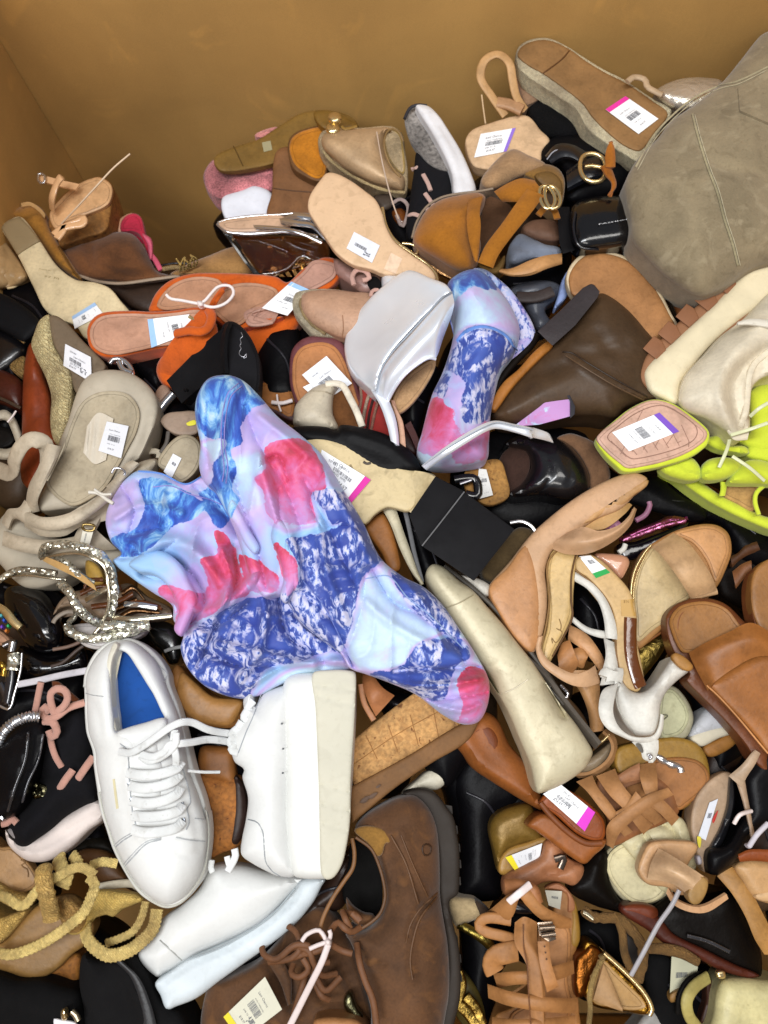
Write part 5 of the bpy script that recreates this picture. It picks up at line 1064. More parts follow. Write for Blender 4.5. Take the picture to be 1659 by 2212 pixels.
# ------------------------------------------------------------------ white low sneaker from above
WH = LE('d7d8d6', rough=.5, wr=.2, var=.05, bmp=.3, grime=.12); WR = mat('rubber', 'd5d6d2', rough=.5, var=.05, grime=.15)
t = T('white_low_sneaker', 'white leather lace up sneaker with blue insole, toe pointing down', 'sneaker', 'white sneakers in the heap')
t.puff('cupsole', WR, 'G 440,980 450,900 500,800 570,740 640,718 710,725 790,770 850,830 890,900 900,960 945,1080 975,1200 N 1480,880 1540,1050 1585,1240 K 1100,200 1112,300 1105,420 1080,540 1020,630 960,690 890,715 830,700 740,640 680,560 600,410 560,290 530,200 515,100 N 740,1030 710,820 700,700 650,540 635,200', h=2.6, b=.5, r=9, th=3)
t.puff('upper', WH, 'G 452,980 462,905 510,815 575,752 640,730 700,738 770,785 830,850 865,930 885,990 935,1110 960,1200 N 1430,850 1500,1040 1555,1220 K 1080,180 1095,300 1088,420 1062,530 1005,620 950,672 890,695 838,682 760,625 700,550 618,400 575,280 548,190 533,100 N 765,1010 730,820 720,700 668,540 652,220', h=3.4, b=3.0, r=75, th=1.5, step=6,
    holes=['N 835,120 840,20 900,-60 960,-40 1030,60 1110,190 1160,270 1220,400 1240,450 1100,480 960,520 880,550 860,430 845,300'], rh=26, rb=1.0, hd=3.5,
    bumps=[('K 650,470 720,410 800,350 870,335', -.18, 4), ('K 925,335 1000,345 1080,360', -.18, 4), ('N 905,590 960,640 990,690 960,900 1010,1150 K 740,340', .25, 10), ('N 700,700 640,420', -.12, 5), ('N 1240,460 1330,620 1400,860 1460,1100', .22, 10), ('N 840,1160 870,1165 950,1180', -.1, 6), ('K 560,230 600,300 640,420', -.15, 9), ('K 1010,200 1040,300 1050,400', -.15, 9), ('K 640,440 700,470 760,440', -.12, 7), ('K 940,420 1000,440 1050,420', -.12, 7), ('N 690,330 740,420 760,560', -.15, 8)])
up = t.parts[1]
t.puff('insole', mat('fabric', '15468c', wr=.08, bmp=.2), 'N 810,130 820,0 890,-110 980,-60 1060,40 1150,200 1200,300 1260,420 1250,480 1100,520 960,560 870,590 830,430', h=3.35, b=-.1, r=12, th=.5)
t.puff('lining', mat('fabric', 'd6d2c2'), 'N 765,250 800,50 830,-60 870,-130 900,-100 860,0 845,120 850,300 860,420 885,560 850,590 800,480', h=5.2, b=.5, r=14, th=1.2)
t.puff('tongue', WH, 'N 880,560 960,520 1100,480 1220,445 1260,460 1260,560 1200,620 1240,850 1200,1150 1000,1180 960,900 970,660 890,600', h=5.9, b=.8, r=26, th=1.2)
tg = t.parts[-1]
WL = mat('fabric', 'dcdedd', wr=.1)
for i, (a_) in enumerate(('K 700,300,0 760,315,.7 850,310,.8 930,290,.5 965,255,0', 'K 700,225,0 770,232,.7 860,225,.8 940,200,.5 965,170,0', 'K 690,145,0 760,160,.7 850,150,.8 930,115,.5 955,80,0', 'K 680,65,0 750,80,.7 840,70,.8 920,40,.5 950,10,0', 'N 960,860,0 1080,880,.8 1200,870,.9 1330,830,.5 1370,780,0')):
    t.tube('lace', WL, a_, 9.5, 3.2, h=6.5, step=5)
for a_ in ('N 900,700,0 980,710,.7 1080,660,1 1180,590,1.2 1280,520,1.4 1370,480,1.2 1450,480,.4 1560,530,-.6 1659,555,-1.6 G 1230,1225,-2.4', 'N 1060,720,.4 1160,740,.8 1240,700,1.2 1280,650,1.3 1360,640,1.2 1450,630,.4 1560,610,-.8 1659,615,-1.6 G 1220,1270,-2.4', 'N 1060,730,.2 1120,770,.5 1220,740,.9 1320,650,1.4 1330,560,1.4', 'N 1320,540,1 1310,650,1.2 1330,740,1 1330,800,.6'):
    t.tube('lace', WL, a_, 7, 2.6, h=6.6, step=5)
t.tube('lace', WL, 'N 1420,845,0 1530,855,-.6 1659,855,-1.6', 3, h=5.6)
for x, y in ((910, 715), (975, 950), (993, 1065), (1005, 1185)): t.tube('eyelet', mat('metal', '6f737a'), f'N {x-6},{y-16} {x+4},{y} {x+2},{y+14}', 3.2, 1.6, on=up, off=.04, step=3)
for x, y in ((1375, 1100), (1385, 1220)): t.tube('eyelet', mat('metal', '6f737a'), f'N {x-2},{y-16} {x+4},{y} {x},{y+14}', 3.2, 1.6, on=up, off=.04, step=3)
for x, y in ((705, 320),): t.tube('eyelet', mat('metal', '6f737a'), f'K {x-4},{y-12} {x+2},{y} {x},{y+8}', 3.2, 1.6, on=up, off=.04, step=3)
t.sheet('gold_lettering', mat('paper', 'cfc6a0'), ['N 850,910 862,1010 878,1135', 'N 866,908 880,1010 895,1130'], on=up, off=.05, th=.02)
for a_ in ('K 655,480 690,440 770,365 850,345', 'K 600,385 640,350 690,320', 'K 930,340 1000,355 1085,362', 'N 650,260 700,275 780,285', 'N 1240,170 1260,110 1210,60 1150,-20', 'K 1030,240 1080,245'): t.tube('seam', mat('rubber', 'aeb1b3'), a_, .9, on=up, off=.05, step=4)
for a_ in ('K 662,490 700,448 775,375 850,353', 'K 610,392 650,358 695,330', 'N 905,640 960,690 975,900 1000,1150 K 735,330', 'N 1250,520 1300,640 1390,860 1440,1080 K 990,190 1000,260 985,300'): t.tube('stitching', mat('fabric', 'a9adb1'), a_, .7, on=up, off=.05, step=3, bead=.9, beadn=60)
t.tube('foxing_line', mat('rubber', 'b9b9ae'), 'K 524,100 545,200 575,300 615,412 690,555 755,635 835,695 890,708 955,684 1012,625 1072,535 1098,420 1104,300 1090,200', 1.2, h=3.35)
t = T('white_platform_sneaker', 'white leather platform sneaker lying on its side with thick cream outsole outward', 'sneaker', 'white sneakers in the heap')
t.puff('upper', WH, 'H -40,1210 20,1100 G 1345,1080 1400,1010 1540,950 H 100,1100 200,1080 240,1200 240,1327 L 380,100 380,330 400,540 310,545 250,520 160,470 115,430 118,350 140,240 150,130 120,20 K 1290,-20 1240,-60 G 1220,1290 1225,1215 1290,1130', h=3.8, b=2.2, r=60, th=4, bumps=[('L 150,250 215,280 232,360 240,460 300,540', -.2, 4)])
up = t.parts[0]
t.puff('cupsole', WR, 'Z 615,1470 700,1452 752,1450 765,1460 768,1520 764,1620 756,1740 748,1830 725,1892 700,1899 640,1895 628,1880 618,1800 615,1660', h=4.6, b=1.2, r=24, th=5)
t.puff('outsole', mat('rubber', 'c4c0ae', rough=.6, var=.06), 'H 325,1075 400,1055 545,1062 556,1100 553,1200 548,1327 L 695,30 690,250 665,420 640,500 600,555 560,562 535,520 528,300 524,100 H 340,1250', h=5.75, b=.25, r=8, th=.6, bumps=[('H 345,1190 545,1240', -.15, 3), ('H 340,1130 550,1160', -.15, 3), ('L 530,60 690,100', -.15, 3), ('L 530,160 688,200', -.15, 3), ('L 532,260 680,300', -.15, 3)])
cs = t.parts[1]
for x, y in ((1490, 1172), (1497, 1305)): t.puff('eyelet', mat('rubber', '5a5d62'), f'G {x-6},{y} {x},{y-6} {x+6},{y} {x},{y+6}', h=6.0, b=.1, r=3, th=.1, step=2)
t.puff('eyelet', mat('rubber', '5a5d62'), 'L 328,0 334,-6 340,0 334,6', h=6.0, b=.1, r=3, th=.1, step=2)
t.tube('heel_seam', mat('rubber', '8f9498'), 'L 150,245 200,262 228,310 236,400 245,470 280,520 320,545', 1.1, on=up, off=.06)
t.tube('throat_seam', mat('rubber', '9aa0a6'), 'G 1380,1020 1340,1130 1300,1220 1260,1327', .9, on=up, off=.06)
for i, a_ in enumerate(('G 1340,1050 1310,1090 1330,1120', 'G 1310,1100 1290,1140 1320,1160', 'G 1280,1160 1260,1200 1300,1200', 'G 1260,1195 1225,1230 1250,1250', 'G 1240,1240 1215,1270 1250,1290', 'G 1240,1280 1225,1310 1260,1325')): t.tube('lace', WL, a_, 8, 5, h=4.8+.05*i)
t.writing('PLAT', 'L 555,20', 'L 640,20', .45, mat('rubber', 'b1ad9c'), on=t.parts[2], off=.02) if False else None
t = T('white_high_sneaker', 'white leather sneaker underneath, toe hidden, long pale sole sloping up right', 'sneaker', 'white sneakers in the heap')
t.puff('upper', WH, 'K 730,970 800,860 870,760 960,700 1060,600 1110,500 1200,480 1300,490 1420,520 1560,540 1640,545 1540,640 1400,780 1240,870 1060,950 960,1010 870,1060 830,1080', h=-.4, b=2.6, r=80, th=3, bumps=[('K 850,880 960,990', -.2, 4)])
t.puff('midsole', mat('rubber', 'ccd5da', rough=.5), 'K 820,1110 900,1050 1000,980 1140,920 1300,840 1440,740 1540,640 1600,560 1720,560 1700,600 1659,680 1560,800 1440,900 1300,1000 1160,1100 1040,1190 930,1235 880,1250 850,1180', h=.8, b=1.0, r=24, th=3, bumps=[('K 840,1130 1000,1020 1300,880 1560,660', -.2, 5)])
t.tube('seam', mat('rubber', '9fa9ae'), 'K 985,990 1140,935 1300,850 1440,750 1560,610', 1.5, h=1.9)
t.tube('seam', mat('rubber', 'a9aaa6'), 'K 845,885 900,935 960,990', 1.2, on=t.parts[0], off=.06)
t.tube('lace', WL, 'K 1120,460 1115,500 1125,525', 6, 4, h=2.6); t.tube('lace', WL, 'K 1240,400 1245,440 1205,520', 7, 4, h=2.6); t.tube('lace', WL, 'K 1200,440 1210,480 1220,500', 6, 4, h=2.6)
# tan slide, cork and cork wedge behind the white sneakers
t = T('tan_slide', 'tan leather slide toe between white sneakers under printed boot', 'sandal')
t.puff('sole', LE('9a6936', rough=.45), 'G 890,940 905,890 940,860 1010,930 1100,1010 1200,1040 1290,1050 1285,1120 1240,1190 1130,1190 1010,1160 950,1080 910,1010', h=0, b=1.0, r=30, th=4)
t.puff('toe_piece', LE('a87840', rough=.4), 'G 935,985 960,900 1040,960 1130,1030 1280,1050 1270,1110 1220,1180 1100,1175 1010,1140 950,1060', h=.8, b=.6, r=20, th=1)
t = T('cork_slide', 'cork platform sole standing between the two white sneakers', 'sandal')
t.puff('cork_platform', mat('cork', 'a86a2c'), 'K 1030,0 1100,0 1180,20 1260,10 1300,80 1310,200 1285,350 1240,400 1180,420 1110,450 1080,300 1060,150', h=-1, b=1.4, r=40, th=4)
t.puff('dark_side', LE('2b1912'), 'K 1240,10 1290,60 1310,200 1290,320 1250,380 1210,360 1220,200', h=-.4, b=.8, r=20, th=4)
t.puff('upper', LE('8d5a2a'), 'G 1060,1300 1160,1290 1230,1300 1240,1327 K 1240,60 1130,40 1060,20', h=-.8, b=1, r=20, th=3)
t = T('cork_platform_wedge', 'cork and brown outsole platform wedge under printed boot tip', 'sandal')
t.puff('cork_side', mat('cork', 'cf9d60'), 'Z 755,1606* 800,1568 862,1520 908,1488* 965,1510 1030,1552* 990,1572 880,1636 764,1704*', h=1.6, b=.3, r=9, th=4)
ck = t.parts[0]
for i in range(5):
    t.tube('cork_joint', LE('a06f38'), f'Z {790+i*48},{1588-i*22} {815+i*44},{1640-i*16}', .8, on=ck, off=.03, step=4)
t.tube('cork_joint', LE('a06f38'), 'Z 765,1650 860,1585 960,1530', .8, on=ck, off=.03)
t.puff('outsole', LE('7d5833', rough=.7, wr=.08), 'Z 758,1700* 880,1634 985,1570 1042,1545* 1010,1600 930,1650 850,1705 762,1778* 756,1740', h=2.4, b=.3, r=8, th=2)
so = t.parts[1]
for x, y, a_ in ((840, 70, 14), (770, 140, 30), (810, 120, 26)): t.puff('dent', LE('54371e'), f'L {x-a_},{y+a_*.5} {x},{y-a_*.5} {x+a_},{y-a_*.6} {x},{y+a_*.6}', h=2.93, b=.02, r=4, th=.05, step=4)
t.sheet('strap', LE('a56a40'), ['H 590,1070,0 590,1130,1 620,1220,1.6 660,1300,1', 'H 640,1050,0 660,1100,1 700,1150,1.6 760,1190,1'], h=2, th=.3, b=.4)
t.tube('strap_edge', LE('b98057'), 'H 580,1130 600,1230 650,1320', 6, 3, h=3)
t = T('ivory_scrap_shoe', 'small ivory shoe corner right above the brown oxford', 'shoe')
t.puff('toe', LE('cfc8b4'), 'L 970,100 1040,40 1100,-10 1180,-20 1225,10 1180,70 1140,90 1060,85 980,140 940,160', h=-1, b=.8, r=20, th=3)
# ------------------------------------------------------------------ right side
t = T('brown_ankle_boot', 'dark brown leather ankle boot on its side with chunky black heel and tan sole', 'boot')
BR = LE('4b3826', rough=.5, wr=.4, ws2=36)
t.puff('body', BR, 'F 200,1020 215,1000 300,880 380,790 480,690 540,610 640,520 700,450 770,390 830,410 920,480 1000,570 1080,680 1040,740 1020,830 1050,900 1090,950 1000,970 900,1000 850,1050 760,1040 640,1040 480,1060 330,1080 220,1060', h=2.6, b=3.2, r=90, th=4, bumps=[('F 590,710 700,780 850,870 1000,950', .6, 10), ('F 560,700 640,710 760,700 900,650', -.3, 12), ('F 330,900 400,820 500,800 600,760', -.5, 18), ('F 760,600 850,700 1000,680', -.4, 16)])
bd_ = t.parts[0]
t.puff('sole_edge', LE('a06528', rough=.5), 'F 195,1000 210,940 260,860 340,790 420,700 500,640 525,665 460,730 380,810 300,900 220,1010', h=4.4, b=.3, r=8, th=1.2)
t.tube('welt', LE('1f1711'), 'F 200,960 250,840 330,740 400,670 440,610', 9, 6, h=3.6)
t.block('heel', LE('2f282a', rough=.55, wr=.08), 'F 440,590* 560,480* 680,360* 730,340 770,380* 760,410* 640,560* 520,668* 490,640*', 'F 455,600* 570,500* 680,380* 720,365 750,390* 740,420* 630,550* 525,645* 500,630*', h=6.2, h2=2.5, bev=.25)
t.tube('side_seam', LE('5d4630'), 'F 590,720 700,790 850,880 1000,955', 2, on=bd_, off=.06); t.tube('side_seam', LE('33251a'), 'F 575,700 620,705 700,755 860,850 1020,935', 2, on=bd_, off=.06)
t = T('cream_chunky_sneaker', 'chunky off white leather sneaker with notched gum outsole at the right edge', 'sneaker')
CR = LE('d8cdb6', rough=.5, wr=.2, grime=.15)
for i, (x, y) in enumerate(((1620, 150), (1525, 235), (1435, 335), (1335, 425), (1235, 510), (1140, 600), (1062, 680))):
    t.block('lug', mat('rubber', '875a3c'), f'F {x-66},{y+2}* {x-6},{y-66}* {x+34},{y-40}* {x+60},{y+10}* {x+8},{y+60}*', f'F {x-60},{y+4}* {x-4},{y-58}* {x+32},{y-36}* {x+56},{y+10}* {x+8},{y+52}*', h=4.7, h2=1.8, bev=.1)
t.puff('gum_outsole', mat('rubber', '8f6344'), 'F 985,850 985,790 1025,705 1100,625 1220,512 1322,420 1430,310 1540,190 1640,95 1800,-20 1800,300 1300,700 1040,900', h=4.0, b=.4, r=10, th=2)
t.puff('midsole', mat('rubber', 'dccfae', rough=.5), 'F 1005,850 1005,800 1060,730 1140,660 1260,550 1380,440 1500,310 1659,140 1800,20 1850,200 1659,420 1500,540 1380,640 1290,740 1200,860 1180,975 1100,950 1030,910', h=4.0, b=1.0, r=20, th=3)
t.puff('upper', CR, 'F 1180,970 1185,900 1215,820 1300,730 1400,620 1520,530 1659,380 1850,250 1850,800 1659,830 1590,870 1560,950 1565,1060 1555,1130 1500,1170 1440,1130 1330,1060 1230,1020', h=4.0, b=3.0, r=70, th=4, bumps=[('F 1620,560 1500,680 1420,800 1400,900 1440,1040', .4, 14), ('F 1659,690 1540,780 1480,880 1490,1000 1520,1100', -1.4, 16), ('F 1570,900 1600,820 1659,760', -.8, 14), ('F 1500,550 1659,540', .3, 8)])
up = t.parts[-1]
t.sheet('heel_tab', CR, ['F 1440,1120 1480,1165 1550,1165', 'F 1470,1090 1510,1120 1560,1120'], h=5.2, th=.4, b=.2)
t.sheet('lace_band', mat('fabric', 'e2dccd'), ['F 1500,540 1560,525 1659,530 1740,540', 'F 1500,560 1560,560 1659,575 1740,590'], h=7.2, th=.3, b=.3)
t.tube('collar_edge', CR, 'F 1659,700 1590,760 1560,830 1550,920 1540,1020 1510,1100', 7, 4, on=up, off=.1)
t.tube('upper_seam', LE('b8ad98'), 'F 1190,960 1200,890 1240,810 1330,710 1450,590 1560,510', 1.2, on=up, off=.05)
YE = SU('c9d63c', var=.1, bmp=.2, grime=.15)
t = T('neon_sandal', 'neon yellow square toe sandal showing pink quilted insole with purple striped label', 'sandal', 'neon yellow pair')
t.puff('yellow_sole', YE, 'F 748,1170 770,1130 850,1060 920,1005 1010,960 1080,952 1160,975 1260,1040 1340,1110 1350,1150 1330,1200 1240,1260 1120,1300 1000,1325 900,1335 850,1300 790,1240', h=4.6, b=.3, r=7, th=1.5)
t.puff('insole', LE('d0a893', rough=.5, wr=.05), 'F 752,1160 780,1120 860,1058 930,1003 1015,962 1080,956 1160,982 1255,1048 1330,1112 1338,1140 1320,1175 1230,1235 1110,1280 1000,1305 915,1315 870,1285 800,1225', h=4.95, b=.25, r=8, th=.5)
ins = t.parts[1]
t.tube('quilt_border', LE('9d7868'), 'F 810,1150 870,1090 950,1030 1040,990 1110,985 1200,1030 1275,1090 1285,1130 1260,1170 1180,1210 1060,1245 950,1265 920,1255 860,1200', .9, on=ins, off=.04, closed=True, step=5)
for i in range(7):
    t.tube('quilt_line', LE('ab8675'), f'F {830+i*62},{1170-i*14} {910+i*56},{1255-i*12}', .7, on=ins, off=.04, step=9)
for i in range(7):
    t.tube('quilt_line', LE('ab8675'), f'F {880+i*60},{1240-i*12} {1000+i*40},{1000+i*34}', .7, on=ins, off=.04, step=9)
t.tag('F 925,1225 835,1125 1085,1020 1190,1120', on=ins, off=.1, stripe='7a4fc0', side='B', style=1, sw=.12)
t = T('neon_bow_sandal', 'neon yellow sandal with padded bow strap and low heel at the right edge', 'sandal', 'neon yellow pair')
t.puff('heel_back', YE, 'F 1560,920 1600,880 1659,860 1760,860 1760,1200 1640,1240 1540,1200 1480,1160 1560,1130', h=1, b=1.5, r=40, th=4)
t.puff('sole', YE, 'I 1090,160 1150,190 1240,260 1340,330 1450,390 1560,440 1659,480 1740,500 1740,440 1620,400 1500,340 1400,290 1300,220 1200,160', h=-.4, b=.8, r=12, th=2)
t.puff('footbed', SU('b08a55'), 'I 1430,215 1520,200 1640,235 1590,310 1580,380 1500,340 1420,290', h=.2, b=.1, r=8, th=.5)
t.puff('bow_lobe', YE, 'I 1080,150 1120,115 1200,95 1260,100 1300,150 1305,210 1240,225 1150,205 1100,180', h=2.2, b=1.6, r=34, th=1, bumps=[('I 1290,170 1220,150', -.4, 6)])
t.puff('bow_lobe', YE, 'I 1310,215 1308,150 1340,110 1420,95 1500,110 1520,150 1480,190 1400,220', h=2.4, b=1.6, r=34, th=1, bumps=[('I 1320,170 1400,150', -.4, 6)])
t.puff('bow_lobe', YE, 'I 1445,230 1500,150 1560,110 1659,120 1720,160 1720,240 1600,240 1500,240', h=2.2, b=1.5, r=34, th=1)
t.puff('bow_lobe', YE, 'F 1320,1170 1400,1140 1440,1190 1540,1200 1560,1240 1440,1230 1380,1215', h=2, b=1, r=20, th=1)
t.sheet('side_strap', YE, ['I 1405,220 1408,260 1400,300', 'I 1440,230 1440,260 1432,300'], h=1.2, th=.3, b=.2)
t.tube('piping', YE, 'I 1659,230 1600,280 1590,330 1610,400', 5, h=1.4)
t.puff('side', YE, 'I 1560,30 1659,-40 1740,-60 1740,120 1620,120 1540,90', h=1, b=1, r=24, th=3)
for a_ in ('F 1455,1165,2 1440,1220,1 1400,1310,0', 'F 1659,1075,3 1560,1110,2 1460,1140,2', 'F 1659,970,3 1610,1000,3 1565,1040,2', 'I 1470,90,1 1560,150,1 1640,220,.4'): t.tube('clear_tie', mat('rubber', 'd6d9b0', rough=.2), a_, 4, 2, h=4)
# black mule + cork
t = T('black_cork_mule', 'black leather mule with cork insole and white tag beneath the pink printed toe', 'shoe')
t.puff('upper', PA('17161a', rough=.28), 'I 260,30 340,-20 450,0 560,0 640,60 700,150 720,230 700,280 600,320 450,300 320,310 280,290 350,240 400,160 395,90 370,60 ', h=1, b=2.6, r=60, th=4, bumps=[('I 480,70 510,180 440,300', -.2, 4), ('I 590,110 620,200 600,240', -.15, 4)])
t.puff('lining', SU('3d2820'), 'I 240,120 260,70 330,30 390,80 400,150 370,220 300,290 270,200', h=1.2, b=-.2, r=14, th=2)
t.puff('cork_insole', mat('cork', 'a87a3c'), 'I 60,160 140,120 240,110 275,190 290,300 200,350 130,330 60,270', h=2, b=.2, r=8, th=1)
t.puff('suede_edge', SU('7d5b41'), 'I 540,0 600,-30 660,-20 760,30 800,100 825,200 780,260 720,260 710,180 640,60', h=.8, b=.6, r=18, th=3)
t.tag('I 130,155 170,160 205,295 115,320', h=2.9, hue='d9d8d4')
t = T('black_cork_mule_strap', 'black leather shoe body spreading under the brown ankle boot', 'shoe')
t.name = 'black_slip_on'
t.puff('body', LE('151417', rough=.4), 'I 0,90 120,0 260,-60 560,-60 700,-20 720,100 820,150 900,200 1000,180 1080,200 1200,300 1300,350 1340,420 1240,440 1100,400 900,340 700,380 400,480 200,430 100,330 0,290', h=-2.4, b=1.2, r=60, th=4)
t.tube('buckle', PA('1a1a1e'), 'I 0,215 60,205 110,210 125,250 120,300 60,290', 10, 6, h=3)
t.tube('buckle_glint', mat('metal', '8d8d92'), 'I 30,235 90,215', 4, 2, h=3.8)
# peach slingback wedge
PE = LE('c59d78', rough=.42, wr=.12, var=.12)
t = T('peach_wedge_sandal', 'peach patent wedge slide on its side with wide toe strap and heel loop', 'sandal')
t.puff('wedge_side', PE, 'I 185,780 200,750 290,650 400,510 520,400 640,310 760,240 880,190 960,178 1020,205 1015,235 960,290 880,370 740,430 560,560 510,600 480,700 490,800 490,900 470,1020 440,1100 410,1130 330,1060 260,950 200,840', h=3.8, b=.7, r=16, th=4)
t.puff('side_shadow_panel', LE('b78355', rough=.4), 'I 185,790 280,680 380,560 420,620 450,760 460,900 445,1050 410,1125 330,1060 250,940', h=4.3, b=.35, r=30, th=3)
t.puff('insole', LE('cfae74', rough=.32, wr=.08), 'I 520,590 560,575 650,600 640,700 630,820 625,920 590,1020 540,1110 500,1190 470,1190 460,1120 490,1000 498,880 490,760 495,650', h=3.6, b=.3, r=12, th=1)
ins = t.parts[2]
t.tube('insole_edge', LE('5f4020'), 'I 645,600 620,720 618,850 625,940 580,1040 520,1150', 2, h=4.0)
t.tube('inner_line', LE('8d6a3c'), 'I 545,585 500,640 490,700 503,830 490,960 460,1100', 2, h=4.1)
t.tube('script', LE('8b6c3f'), 'I 555,950 565,985 560,1010 540,1000 570,1020 555,1060 535,1075 515,1050 520,1080', 1, on=ins, off=.03, step=3)
t.sheet('strap_lining', LE('bd945c', rough=.45), ['S 850,1062,0 900,1078,.2 960,1070,.4 1040,1010,.4 1072,972,0', 'S 865,1050,0 920,1015,.2 980,985,.4 1035,970,.4 1060,962,0'], h=3.4, th=.3)
t.puff('board_edge', LE('c09463', rough=.45), 'S 850,1055 900,1000 1000,930 1090,880 1142,862 1135,890 1080,930 1035,968 960,1000 900,1040', h=4.2, b=.3, r=8, th=1.5)
t.sheet('toe_strap', PE, ['S 715,1155,0 780,1182,.8 880,1182,1.4 990,1130,1.8 1065,1060,1.8 1092,990,.8', 'S 750,1120,1 820,1130,2.6 900,1130,3.2 1000,1090,3.2 1065,1030,2.6 1086,985,1.2', 'S 790,1090,.8 860,1066,2.2 930,1083,2.8 1010,1060,2.8 1060,1016,2.2 1080,980,1'], h=4.0, th=.35, m=8)
t.sheet('heel_loop', PE, ['I 440,1050,2 430,1110,2 460,1190,2.2 530,1250,2.4 620,1300,2.4 700,1310,2 770,1290,1', 'I 470,1040,2 460,1100,2 490,1160,2.2 560,1210,2.4 640,1240,2.4 710,1220,2 745,1195,1'], h=2.4, th=.3, b=.2)
t.sheet('lower_strap', LE('c09064', rough=.4), ['I 600,1060,0 660,1100,.6 720,1160,.8 790,1260,.4', 'I 610,980,0 700,1030,.6 770,1120,.8 800,1180,.4'], h=1.2, th=.3, b=.3)
t.sheet('knot', LE('b98150', rough=.4), ['I 545,1140 570,1080 610,1060', 'I 560,1250 620,1240 660,1190'], h=2.2, th=.4, b=.7)
t.sheet('knot', LE('b07c4c', rough=.4), ['I 625,1110 680,1100 710,1140', 'I 640,1200 680,1210 700,1170'], h=1.8, th=.4, b=.6)
t = T('beige_ankle_strap_sandal', 'peach beige ankle strap with silver buckle beside the pearl wedge', 'sandal')
t.sheet('strap', LE('c0905f', rough=.42), ['J 560,60,1 650,150,1 690,230,.8 710,300,.4 720,390,0', 'J 770,60,1 770,180,1 775,260,.8 790,330,.4 790,380,0'], h=-.4, th=.4, b=.6)
t.sheet('strap_loop', LE('ad8157', rough=.42), ['J 790,380,0 830,420,.6 845,480,.6 810,550,.4 720,610,0 640,620,-.4', 'J 800,370,-.6 850,410,0 862,480,0 830,560,-.2 740,622,-.6 660,632,-1'], h=.4, th=.3)
t.tube('buckle', CHROME, 'J 520,150 560,190 590,210 600,180 560,140', 4, h=.8)
t.tube('pin', CHROME, 'J 540,160 550,190', 6, h=1.2); t.tube('pin', GOLD, 'J 755,455 790,430 820,400', 3, h=.6)
t.puff('heel_cup', LE('6b5138'), 'J 480,60 520,130 640,240 700,330 720,420 640,380 560,280 500,180', h=-1.6, b=.6, r=20, th=3)
t.puff('base', LE('8b785f', rough=.3), 'J 640,560 720,520 800,460 840,430 830,520 760,590 680,610', h=-.6, b=.5, r=16, th=2)
# pink metallic
t = T('pink_metallic_sandal', 'pink metallic woven strap sandal in the dark gap under neon sandals', 'sandal')
t.sheet('strap', mat('foil', 'b0608f', rough=.3), ['I 880,550,0 960,510,.4 1080,470,.4 1160,450,.2 1240,430,0', 'I 900,500,0 980,470,.4 1080,430,.4 1140,405,.2 1230,415,0'], h=0, th=.4, b=.5)
t.tube('braid', mat('foil', 'c77aa4', rough=.3), 'I 890,535 980,505 1100,460 1220,432', 4, h=.6, bead=.8, beadn=26)
t.tube('satin_loop', mat('satin', 'a06a86'), 'I 790,460 850,440 870,470 820,480', 9, 5, h=2); t.tube('satin_loop', mat('satin', '8d5f78'), 'I 960,430 1010,400 1035,350 1030,330', 6, 4, h=.4)
t.puff('sole', PA('15101a'), 'I 860,560 960,540 1100,490 1240,440 1180,520 1000,620 900,640', h=-1.6, b=.4, r=14, th=2)
# nude slide gold edge
t = T('nude_gold_edge_slide', 'nude slide with broad toe strap and thin gold edge right of the white slingback', 'sandal')
NU = LE('c29c72', rough=.5, wr=.1)
t.puff('sole', LE('a67745', rough=.5), 'I 930,780 950,680 1000,590 1080,530 1180,480 1300,450 1390,455 1450,500 1467,590 1440,680 1390,780 1280,900 1130,980 1060,1040 970,1110 940,1000', h=1.2, b=.3, r=7, th=1.6)
t.puff('footbed', LE('cbb385', rough=.32, wr=.08), 'I 950,800 970,700 1015,610 1070,560 1180,640 1240,760 1250,830 1180,880 1130,950 1050,1010 970,1070 955,940', h=1.5, b=.2, r=12, th=.5)
t.puff('toe_footbed', LE('c08d5b', rough=.45), 'I 1160,500 1290,460 1380,462 1440,505 1455,590 1430,670 1388,760 1370,740 1330,640 1260,550', h=1.5, b=.3, r=14, th=.5)
t.tube('gold_edge', GOLD, 'I 935,860 935,780 955,690 1005,600 1040,560', 3.2, h=1.7); t.tube('gold_edge', GOLD, 'I 948,850 950,780 975,690 1020,600', 1.6, h=1.9)
t.sheet('toe_strap', NU, ['I 1040,570,0 1080,600,1.2 1160,700,2.4 1220,790,2 1250,840,.8', 'I 1160,495,0 1230,540,1.4 1310,640,2.4 1370,740,2 1388,800,.8'], h=2, th=.3, b=.6, m=8)
t.tube('strap_end', NU, 'I 1250,835 1320,815 1385,800', 9, 6, h=2.4)
t.sheet('gold_lining', mat('foil', '8f7a3f', rough=.35), ['I 960,1110 1030,1060 1120,1020', 'I 1000,1260 1080,1160 1130,1080'], h=-.2, th=.4, b=.4)
t.tube('back_edge', LE('7b4a21'), 'I 960,1120 1030,1065 1110,1010', 3, h=1)
